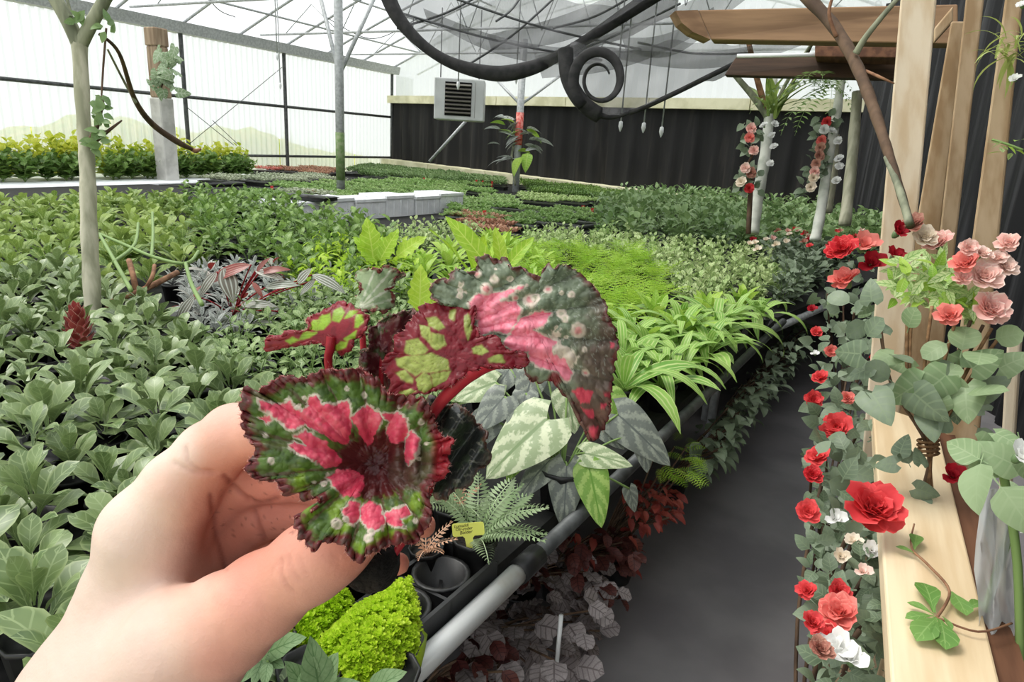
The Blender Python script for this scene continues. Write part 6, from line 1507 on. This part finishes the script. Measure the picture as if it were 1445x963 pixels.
JL = [((772, 592), (680, 668), -.06, -.10, 'jewelpale', 1, .1), ((825, 640), (893, 652), -.06, -.09, 'jewelpale', 0, 0), ((800, 658), (795, 748), -.07, -.1, 'jewel', 0, 0), ((832, 662), (850, 745), -.08, -.12, 'jewelgreen', 0, .1), ((776, 650), (722, 704), -.05, -.07, 'jewel', 0, .2), ((712, 560), (668, 606), 0, -.03, 'jewel', 1, 0),
      ((752, 528), (735, 580), .02, 0, 'jewel', 1, 0), ((700, 540), (640, 560), .04, .02, 'jewelpale', 1, 0), ((800, 555), (812, 610), .02, -.02, 'jewelpale', 1, 0), ((872, 585), (950, 655), .02, -.02, 'jewel', 0, .2), ((905, 610), (915, 668), .02, 0, 'jewel', 0, 0), ((720, 520), (690, 560), .06, .04, 'jewel', 1, 0), ((850, 600), (882, 632), .03, 0, 'jewel', 1, .1), ((745, 625), (710, 678), -.04, -.05, 'jewelgreen', 0, .2), ((790, 500), (770, 545), .1, .08, 'jewel', 1, 0), ((690, 590), (655, 640), .02, 0, 'jewel', 1, 0), ((888, 690), (898, 725), .03, .03, 'jewel', 0, 0), ((780, 690), (766, 716), -.02, -.02, 'jewel', 0, 0), ((742, 555), (730, 600), .01, -.02, 'jewel', 1, .2), ((770, 520), (800, 570), .05, .03, 'jewel', 1, 0), ((860, 560), (900, 600), .06, .05, 'jewelgreen', 1, 0), ((815, 520), (850, 560), .1, .08, 'jewelpale', 1, 0), ((735, 585), (765, 640), -.02, -.03, 'jewel', 1, 0)]
for a, b, da, db, k, w, ro in JL:
    aim_leaf(t, JW[k][w], a, b, jd+da, jd+db, ro)
    m = MB(); A = at_depth(a[0], a[1], jd+da); m.tube(spline([jb+Vector((0, 0, .07)), (jb+A)/2+Vector((0, 0, .06)), A], 5), .0028, 6); o = obj('leaf_stalk', m, STEM, t)
for nm, me, ls_, d in AIMLIST:
    pt = bpy.data.objects[nm]
    for a, b in ls_: aim_leaf(pt, me, a, b, d, d-.02) ; pt.rotation_euler = (0, 0, 0)
# the showy striped leaves right of the trunk
STL = [leaf('lance', 1, .5, nl=10, nw=3, arch=.5, fold=.1, seed=90).mesh('leaf', LM['stripe']), leaf('lance', 1, .3, nl=10, nw=3, arch=.7, fold=.12, seed=91).mesh('leaf', LM['stripe']), leaf('lance', 1, .26, nl=10, nw=3, arch=.8, fold=.12, seed=92).mesh('leaf', LM['stripered'])]
sb_ = at_z(330, 470, BZ); t = thing('striped_plant', 'plant with the largest striped leaves and one red arching leaf, right of the trunk', 'plant', sb_); part('pot', POTM, t)
sdd = (at_z(330, 430, BZ+.17)-CAM).dot(CAMF)
for a, b, k in (((316, 378), (330, 424), 0), ((354, 374), (277, 392), 2), ((328, 440), (284, 482), 1), ((338, 440), (336, 480), 0), ((340, 431), (388, 424), 1), ((274, 418), (243, 458), 1), ((360, 383), (400, 388), 1), ((374, 406), (420, 394), 1), ((440, 388), (489, 406), 1), ((306, 384), (275, 420), 1), ((362, 384), (376, 362), 2), ((365, 386), (405, 372), 2), ((420, 400), (436, 378), 0), ((356, 398), (372, 418), 2), ((398, 440), (420, 462), 1), ((350, 462), (385, 450), 1), ((445, 395), (420, 415), 1)):
    aim_leaf(t, STL[k], a, b, sdd, sdd-.03); A = at_depth(a[0], a[1], sdd); m = MB(); m.tube(spline([sb_+Vector((0, 0, .07)), (sb_+A)/2+Vector((0, 0, .05)), A], 4), .003, 5); obj('leaf_stalk', m, M['stem_red'], t)
# grey-green pointed leaves at the bottom, beside the forearm
PLF = [leaf('ovate', 1, .5, nl=9, nw=3, arch=.35, fold=.16, wave=.02, seed=60).mesh('leaf', LM['brass']), heart_leaf(1, .62, arch=.3, nl=10, nw=3).mesh('leaf', LM['brass'])]
for lab, c, ls_ in (('plant with pointed grey-green leaves just below the forearm', (375, 945), [((372, 925), (424, 896)), ((372, 928), (398, 938)), ((370, 925), (336, 965)), ((372, 928), (355, 968)), ((365, 922), (330, 930)), ((368, 918), (380, 890)), ((378, 935), (372, 972))]),
                   ('plant with broad grey-green leaves at the bottom edge left of the chartreuse moss', (440, 985), [((440, 985), (408, 935)), ((446, 985), (468, 928)), ((450, 990), (500, 960)), ((436, 975), (440, 935)), ((452, 985), (440, 905)), ((440, 990), (390, 985))]),
                   ('single grey-green leaf plant at the bottom edge beside the pipe', (545, 990), [((520, 978), (566, 946)), ((530, 985), (560, 975)), ((520, 985), (490, 965))])):
    p = bz(c[0], c[1], .03); p.z = BZ; t = thing('pointed_leaf_plant', lab, 'plant', p); part('pot', POTM, t); d = (bz(c[0], c[1], .09)-CAM).dot(CAMF)
    for i, (a, b) in enumerate(ls_):
        aim_leaf(t, PLF[i % 2], a, b, d-.005*i, d-.03-.004*i); A = at_depth(a[0], a[1], d-.005*i); m = MB(); m.tube(spline([p+Vector((0, 0, .06)), (p+A)/2+Vector((0, 0, .03)), A], 4), .0018, 5); obj('leaf_stalk', m, STEM, t)
# chartreuse moss cushions
def sprig():
    k = MB(); r = random.Random(1)
    for i in range(9):
        a = i*2.4; el = .2+1.2*i/9; L = .0075; mx = X(a, 1.45-el, (0, 0, 0), 1)
        w = .0026; k.add([mx @ Vector(p) for p in ((0, 0, 0), (L*.6, w, .001), (L, w*.7, .002), (L*1.12, 0, .0008), (L, -w*.7, .002), (L*.6, -w, .001))], [(0, 1, 2, 3, 4, 5)], [(.5, 0), (1, .5), (1, .8), (.5, 1), (0, .8), (0, .5)])
    return k
SPG = sprig()
def moss(label, region, n, zc, seed, hgt):
    r_ = random.Random(seed); P = [at_z(x, y, BZ+zc) for x, y in region]; c = sum(P, Vector())/len(P); rad = max((p-c).length for p in P); k = MB(); cnt = 0
    ok = 0
    while cnt < n and ok < n*30:
        ok += 1
        x, y = c.x+r_.uniform(-rad, rad), c.y+r_.uniform(-rad, rad); q_ = proj((x, y, BZ+zc))
        if not inpoly(q_[0], q_[1], region): continue
        e = min(1, max(0, min(sdp(q_[0], q_[1], region)/28, 1))); z = BZ+zc-.035+hgt*(e**.5)+r_.uniform(-.014, .008)
        nrm = Vector(((x-c.x)/rad*.9*(1-e)+r_.uniform(-.3, .3), (y-c.y)/rad*.9*(1-e)+r_.uniform(-.3, .3), 1)).normalized()
        mx = Matrix.Translation((x, y, z)) @ nrm.to_track_quat('Z', 'Y').to_matrix().to_4x4() @ Matrix.Rotation(r_.uniform(0, 6), 4, 'Z') @ Matrix.Diagonal((r_.uniform(.8, 1.5),)*3+(1,)); k.merge(SPG, mx); cnt += 1
    b = Vector((c.x, c.y, BZ)); t = thing('moss_cushion', label, 'plant', b); o = obj('sprigs', k, LM['moss'], t); o['kind'] = 'stuff'
    m = MB(); m.blob(Vector((c.x, c.y, BZ+zc-.05)), rad*.62, 14, 8, sq=(1, 1, .5), jit=.06); obj('core', m, LM['moss'], t)
    part('pot', POTM, t, Matrix.Diagonal((rad*.52/.045, rad*.52/.045, .8, 1))); return t
def sdp(x, y, poly): return float(-sdpoly(np.array([x]), np.array([y]), poly)[0])
moss('bright chartreuse moss cushion in a pot between the thumb and the pipe', [(555, 815), (580, 808), (590, 850), (586, 895), (565, 920), (530, 945), (490, 955), (470, 930), (440, 905), (470, 880), (500, 850), (530, 835)], 1500, .10, 1, .045)
moss('smaller chartreuse moss cushion half hidden under the thumb', [(400, 870), (430, 845), (470, 820), (495, 825), (485, 850), (455, 870), (440, 890), (405, 892)], 420, .09, 2, .03)
# black carrier tray with round holes
tc_ = [bz(592, 800, .02), bz(668, 822, .02), bz(560, 948, .02), bz(490, 900, .02)]
t = thing('carrier_tray', 'empty black carrier tray with round pot holes beside the pipe', 'tray', bz(612, 858))
ux = edir; uy = enor; c0 = bz(630, 850)
def tb(a, b, z0=0, z1=.05): return c0+ux*a+uy*b
for i in range(3):
    for j in range(1):
        cc_ = c0+ux*(.0-.115*i)+uy*.015; m = MB(); m.lathe([(.044, .0), (.048, .05), (.055, .052), (.055, .058), (.046, .058), (.041, .004), (.012, .003), (.012, 0)], 20, cc_); obj('pot_hole', m, M['black'], t)
        m = MB()
        for k in range(6):
            a = k*PI/3; m.box((0, -.003, .006), (.045, .003, .012), Matrix.Translation(cc_) @ Matrix.Rotation(a, 4, 'Z'))
        obj('spokes', m, M['black'], t, smooth=False)
        m = MB(); m.lathe([(.001, .004), (.026, .005), (.028, .002)], 14, cc_); obj('floor_disc', m, M['twig'] if i == 0 else M['soil'], t)
for b0, b1 in ((-.048, -.040), (.072, .080)):
    q8 = [tb(.09, b0), tb(.09, b1), tb(-.31, b1), tb(-.31, b0)]; m = MB(); m.hexa([Vector((p.x, p.y, BZ)) for p in q8]+[Vector((p.x, p.y, BZ+.06)) for p in q8]); obj('tray_rim', m, M['black'], t, smooth=False)
for a0 in (.09, -.31, -.055, -.172):
    q8 = [tb(a0, -.048), tb(a0+.007, -.048), tb(a0+.007, .08), tb(a0, .08)]; m = MB(); m.hexa([Vector((p.x, p.y, BZ)) for p in q8]+[Vector((p.x, p.y, BZ+.055)) for p in q8]); obj('tray_bar', m, M['black'], t, smooth=False)
# black pot with silver fern and the yellow written label
pb_ = bz(668, 808); t = thing('silver_fern', 'silvery fern in a black pot with the yellow label', 'fern', pb_)
part('pot', POTM, t, Matrix.Diagonal((.98, .98, 1.0, 1))); m = MB(); m.lathe([(.001, .078), (.043, .076)], 14); sm2 = m.mesh('soil', M['soil']); part('soil', sm2, t)
PF = frond(.15, .065, n=17, arch=1.0, lw=1.0).mesh('frond', LM['painted']); PK = frond(.09, .03, n=9, arch=.6, lw=.8).mesh('frond', LM['pinkfern'])
r_ = random.Random(6)
for az, el, s in ((-.3, .55, .9), (.1, .8, 1.0), (.5, .6, 1.0), (1.0, .9, .9), (1.5, .6, 1.0), (2.1, .8, .9), (2.7, .6, .9), (3.3, .8, .8), (-.9, .3, .8), (.3, .3, .9), (1.2, .4, 1.0), (-.05, .4, 1.0)): part('frond', PF, t, X(az, el, (.01*math.cos(az), .01*math.sin(az)+.01, .078), s))
pk2_ = bz(640, 760); t = thing('silver_fern', 'second silvery fern with pinkish young fronds behind the yellow label', 'fern', pk2_); part('pot', POTM, t)
for i in range(9): part('frond', PF if i % 3 else PK, t, X(i*2.39, .8-.06*i, (0, 0, .07), .9))
pk3_ = bz(600, 815, .0); t = thing('pink_fern', 'small fern with pale pink fronds beside the soil plug', 'fern', pk3_); part('pot', POTM, t, Matrix.Diagonal((.7, .7, .8, 1)))
for az, el in ((-.5, .4), (.2, .5), (1.1, .6), (-1.2, .3), (2.2, .7), (3.4, .6)): part('frond', PK, t, X(az, el, (0, 0, .06), .85))
# yellow label: T shaped, with three handwritten lines
ld = (pb_-CAM).dot(CAMF)-.055
lb = at_depth(663, 776, ld); t = thing('plant_label', 'yellow T-shaped plant label with handwriting in the black pot', 'label', lb)
Lx = (at_depth(685, 734, ld)-at_depth(641, 737, ld)); lw_ = Lx.length; Lx.normalize(); Lz = (at_depth(661, 733, ld-.006)-at_depth(664, 772, ld)); lh = Lz.length; Lz = (Lz-Lx*Lz.dot(Lx)).normalized(); Ly = Lz.cross(Lx)
LMX = Matrix((Lx, Ly, Lz)).transposed().to_4x4(); LMX.translation = lb-t.location
k = lw_/46
def rrect(x0, x1, z0, z1, r, n=4):
    out = []
    for cx_, cz_, a0 in ((x1-r, z1-r, 0), (x0+r, z1-r, PI/2), (x0+r, z0+r, PI), (x1-r, z0+r, 1.5*PI)):
        out += [(cx_+r*math.cos(a0+PI/2*i/n), cz_+r*math.sin(a0+PI/2*i/n)) for i in range(n+1)]
    return out
def plate(pts, th=.0009):
    m = MB(); n = len(pts); m.add([(x*k, -th/2, z*k) for x, z in pts]+[(x*k, th/2, z*k) for x, z in pts], [tuple(range(n)), tuple(range(2*n-1, n-1, -1))]+[(i, n+i, n+(i+1) % n, (i+1) % n) for i in range(n)]); m.smooth = False; return m
part('plate', plate(rrect(-23.5, 23.5, 21, 41, 3.5)).mesh('plate', M['yellow']), t, LMX)
part('stake', plate([(-9, 21.2), (-6, 18), (-4, 0), (-2.5, -10), (2.5, -10), (4.2, 0), (6, 18), (9, 21.2)]).mesh('stake', M['yellow']), t, LMX)
for i, (txt, x, z, s) in enumerate((('Lumaildi', -20.5, 34.4, 5.6), ('Olr-ynder', -19, 29.6, 5.4), ('Bolder', -13, 24.2, 6.0))):
    cu = bpy.data.curves.new('writing', 'FONT'); cu.body = txt; cu.size = s*k*1.15; cu.shear = .25; cu.extrude = .00005; cu.offset = .00006
    cu.materials.append(M['ink']); tmp = bpy.data.objects.new('writing', cu); COL.objects.link(tmp); bpy.context.view_layer.update()
    wm = bpy.data.meshes.new_from_object(tmp.evaluated_get(bpy.context.evaluated_depsgraph_get())); bpy.data.objects.remove(tmp); wm.name = 'writing'
    if not wm.materials: wm.materials.append(M['ink'])
    o = bpy.data.objects.new('writing', wm); COL.objects.link(o)
    o.parent = t; o.matrix_local = LMX @ Matrix.Translation((x*k, -.0007, z*k)) @ Matrix.Rotation(PI/2, 4, 'X') @ Matrix.Rotation(R(4), 4, 'Z')
# ---- plants on the floor under the bench edge
RUF = [leaf('round', 1, 1.0, nl=8, nw=3, arch=.5, fold=.05, wave=.07, seed=i).mesh('leaf', LM['heuch']) for i in (70, 71)]
RUFR = [leaf('lance', 1, .5, nl=6, nw=2, arch=.9, wave=.05, seed=i).mesh('leaf', LM['rusty']) for i in (72, 73)]
RUFD = [leaf('round', 1, .7, nl=6, nw=2, arch=.9, wave=.06, seed=i).mesh('leaf', LM['heuchred']) for i in (74, 75)]
def floor_plant(name, label, region, n, z0, z1, size, meshes, seed):
    r_ = random.Random(seed); pts = []
    x0, x1, y0, y1 = min(a for a, b in region), max(a for a, b in region), min(b for a, b in region), max(b for a, b in region)
    while len(pts) < n:
        x, y = r_.uniform(x0, x1), r_.uniform(y0, y1)
        if inpoly(x, y, region): pts.append(at_z(x, y, r_.uniform(z0, z1)))
    c = sum(pts, Vector())/n; b = Vector((c.x, c.y, 0))+enor*.16; t = thing(name, label, 'plant', b)
    m = MB(); m.lathe([(.045, 0), (.06, .09), (.064, .09), (.064, .10), (.056, .097), (.001, .09)], 14, b); obj('pot', m, M['black'], t)
    for i, p in enumerate(pts):
        d = p-b; az = math.atan2(d.y, d.x)+r_.uniform(-.7, .7); part('leaf', r_.choice(meshes), t, X(az, r_.uniform(-.5, .4), d, size*r_.uniform(.7, 1.2), r_.uniform(-.4, .4)))
        if i % 4 == 0: m = MB(); m.tube(spline([b+Vector((0, 0, .13)), (b+p)/2+Vector((0, 0, .08)), p], 3), .003, 5); obj('leaf_stalk', m, M['bark'], t)
    return t
floor_plant('dusky_plant', 'dusky grey-purple ruffled plant on the floor below the galvanised pipe', [(690, 820), (760, 790), (840, 830), (850, 900), (800, 955), (720, 950), (640, 960), (660, 880)], 110, .12, .42, .065, RUF, 1)
floor_plant('dusky_plant', 'smaller dusky ruffled plant just under the pipe coupling', [(700, 780), (780, 770), (850, 790), (880, 850), (800, 820), (720, 815)], 80, .12, .36, .055, RUF+RUFD, 2)
floor_plant('dark_red_plant', 'dark red-leaved plant under the bench beneath the chartreuse moss', [(600, 985), (660, 900), (700, 830), (720, 950), (690, 1000)], 70, .15, .44, .05, RUFD, 3)
floor_plant('rusty_plant', 'rusty red-leaved plant at the bench edge by the aisle', [(875, 690), (920, 680), (960, 700), (950, 730), (905, 745), (880, 725)], 130, .25, .5, .045, RUFR, 4)
floor_plant('dark_red_plant', 'dark leafy plant between the jewel leaves and the aisle floor', [(800, 750), (860, 740), (900, 760), (890, 800), (850, 800), (790, 790)], 90, .12, .42, .055, RUFD+RUFR[:1], 5)
FGR = fern_frond2(.10, .06).mesh('leaf', LM['fern']); 
floor_plant('small_fern', 'small fresh green fern at the bench edge above the rusty plant', [(920, 640), (965, 610), (985, 640), (965, 690), (930, 680)], 22, .5, .62, .75, [FGR], 6)
DKF = [m for _, m in leafs_dk2]
for i, (reg, lab) in enumerate((([(985, 610), (1040, 560), (1050, 600), (1000, 660), (970, 680)], 'dark leafy plant under the bench edge, nearest the small fern'), ([(1030, 560), (1090, 500), (1095, 550), (1045, 600)], 'dark leafy plant under the bench edge halfway along the aisle'), ([(1080, 500), (1135, 450), (1140, 490), (1095, 545)], 'dark leafy plant under the bench edge at the far end of the aisle'))):
    floor_plant('dark_edge_plant', lab, reg, 130, .12, .56, .8, DKF, 10+i)
m = MB(); p_ = at_z(785, 945, .3); m.tube([p_, p_+Vector((0, 0, .16))], .006, 5); tag(obj('white_label', m, M['white'], loc=p_), 'white plant label stuck in the dusky plant by the pipe', 'label')
# dry twig, cone flower and trailing stems beside the trunk
t = thing('dry_twig', 'dry brown forked twig lying among the plants right of the trunk', 'twig', bz(205, 412, .1))
for pts, rr_ in (([(150, 430, .10), (175, 420, .13), (205, 408, .15), (250, 385, .16)], .013), ([(192, 412, .14), (188, 390, .2), (182, 368, .24)], .012), ([(205, 408, .15), (215, 390, .2), (218, 375, .22)], .009), ([(150, 432, .1), (165, 445, .06)], .013)):
    m = MB(); m.tube(spline([bz(x, y, h) for x, y, h in pts], 5), rr_, 7); obj('twig_arm', m, M['twig'], t)
t = thing('trailing_stems', 'pale green leafless stems trailing over the plants right of the trunk', 'stems', bz(200, 370, .2))
for pts in ([(140, 330), (175, 345), (215, 362), (262, 372), (280, 355)], [(140, 330), (160, 365), (185, 410)], [(160, 370), (190, 345), (195, 315)], [(214, 362), (216, 330), (215, 300)], [(262, 372), (270, 400), (285, 430)]):
    m = MB(); m.tube(spline([bz(x, y, .24) for x, y in pts], 6), .008, 7); obj('stem', m, STEM, t)
t = thing('cone_flower', 'dark red cone-shaped flower head at the foot of the forked trunk', 'flower', at_depth(113, 486, (at_z(113, 500, BZ+.09)-CAM).dot(CAMF)), scale=1.35)
SCA = leaf('ovate', .03, .022, nl=4, arch=-.3, fold=.3).mesh('scale', leafmat('cone_scale', (128, 44, 44), (168, 84, 78), edge=(196, 150, 136)))
for i in range(52):
    q = i/51; a = i*2.39996; r = .028*math.sin(PI*min(1, q*.85+.15))**.7; z = -.02+.10*q; part('scale', SCA, t, X(a, .7+.5*q, (r*math.cos(a)*.7, r*math.sin(a)*.7, z), .95))
m = MB(); m.tube([Vector((0, 0, 0)), Vector((.01, .02, -.09))], .006, 6); part('stem', m.mesh('stem', STEM), t)
m = MB(); g0 = bz(262, 448, .015); m.hexa([g0+Vector(v) for v in ((-.12, -.1, 0), (.12, -.1, 0), (.14, .1, 0), (-.1, .1, 0), (-.12, -.1, .01), (.12, -.1, .01), (.14, .1, .01), (-.1, .1, .01))]); tag(obj('grey_mat', m, mat('grey_cloth', (108, 108, 106), rough=.9), loc=g0, smooth=False), 'piece of grey cloth in the gap left of the striped plants', 'cloth')

# ---- labels that tell the members of small groups apart, counted from something one can find
ORD = ['first', 'second', 'third', 'fourth', 'fifth', 'sixth', 'seventh', 'eighth', 'ninth', 'tenth', 'eleventh', 'twelfth', 'thirteenth', 'fourteenth', 'fifteenth', 'sixteenth', 'seventeenth', 'eighteenth', 'nineteenth', 'twentieth', 'twenty-first', 'twenty-second', 'twenty-third', 'twenty-fourth', 'twenty-fifth']
def order_labels(group, fmt, key):
    mem = [o for o in bpy.data.objects if o.get('group') == group]
    mem.sort(key=key)
    for i, o in enumerate(mem[:len(ORD)]):
        if len(mem) <= len(ORD): o['label'] = fmt % ORD[i]
bpy.context.view_layer.update()
dist = lambda o: (o.location-CAM).length
height = lambda o: -o.location.z
leftright = lambda o: (proj(o.location) or (0, 0, 0))[0]
order_labels('strap-leaved plants by the aisle', 'green strap-leaved plant, %s nearest along the bench edge by the aisle', dist)
order_labels('white blooms on the left trunk', 'small white bloom on the whitewashed trunk, %s from its top', height)
order_labels('white blooms on the right trunk', 'small white bloom on the slender pale trunk, %s from its top', height)
order_labels('wires over the shade net', 'thin dark wire above the sagging shade net, %s from the left', leftright)
order_labels('silver plants among the striped ones', 'grey silver-leaved plant among the striped plants, %s nearest', dist)
order_labels('lime plants behind the begonia', 'lime green plant with notched leaves behind the raised begonia leaf, %s nearest', dist)
order_labels('feathery ferns right of the begonia', 'feathery yellow-green fern right of the begonia, %s nearest in the patch', dist)
order_labels('creeping plants below the begonia', 'creeping small-leaved plant below the begonia, %s nearest', dist)
order_labels('grey-green shrubs beside the roses', 'grey-green shrub at the bench end beside the roses, %s nearest', dist)
order_labels('pale plants before the foam blocks', 'pale variegated small plant in front of the foam blocks, %s from the left', leftright)
for g_ in ('coral red trays', 'brownish trays', 'pale grey-green trays', 'whitish trays', 'bright trays along the wall', 'brown trays behind the lime blade', 'dark trays under the heater', 'green trays along the curb'):
    mem = [o for o in bpy.data.objects if o.get('group') == g_]
    if mem: order_labels(g_, mem[0]['label'].replace('tray of', 'tray with')+', %s from the left', leftright)
order_labels('rosette plants nearest the forearm', 'sage green rosette plant with spoon leaves beside the forearm, %s nearest', dist)
order_labels('small blooms below the garlands', 'small bloom in the flower row below the garlands, %s from the left', leftright)
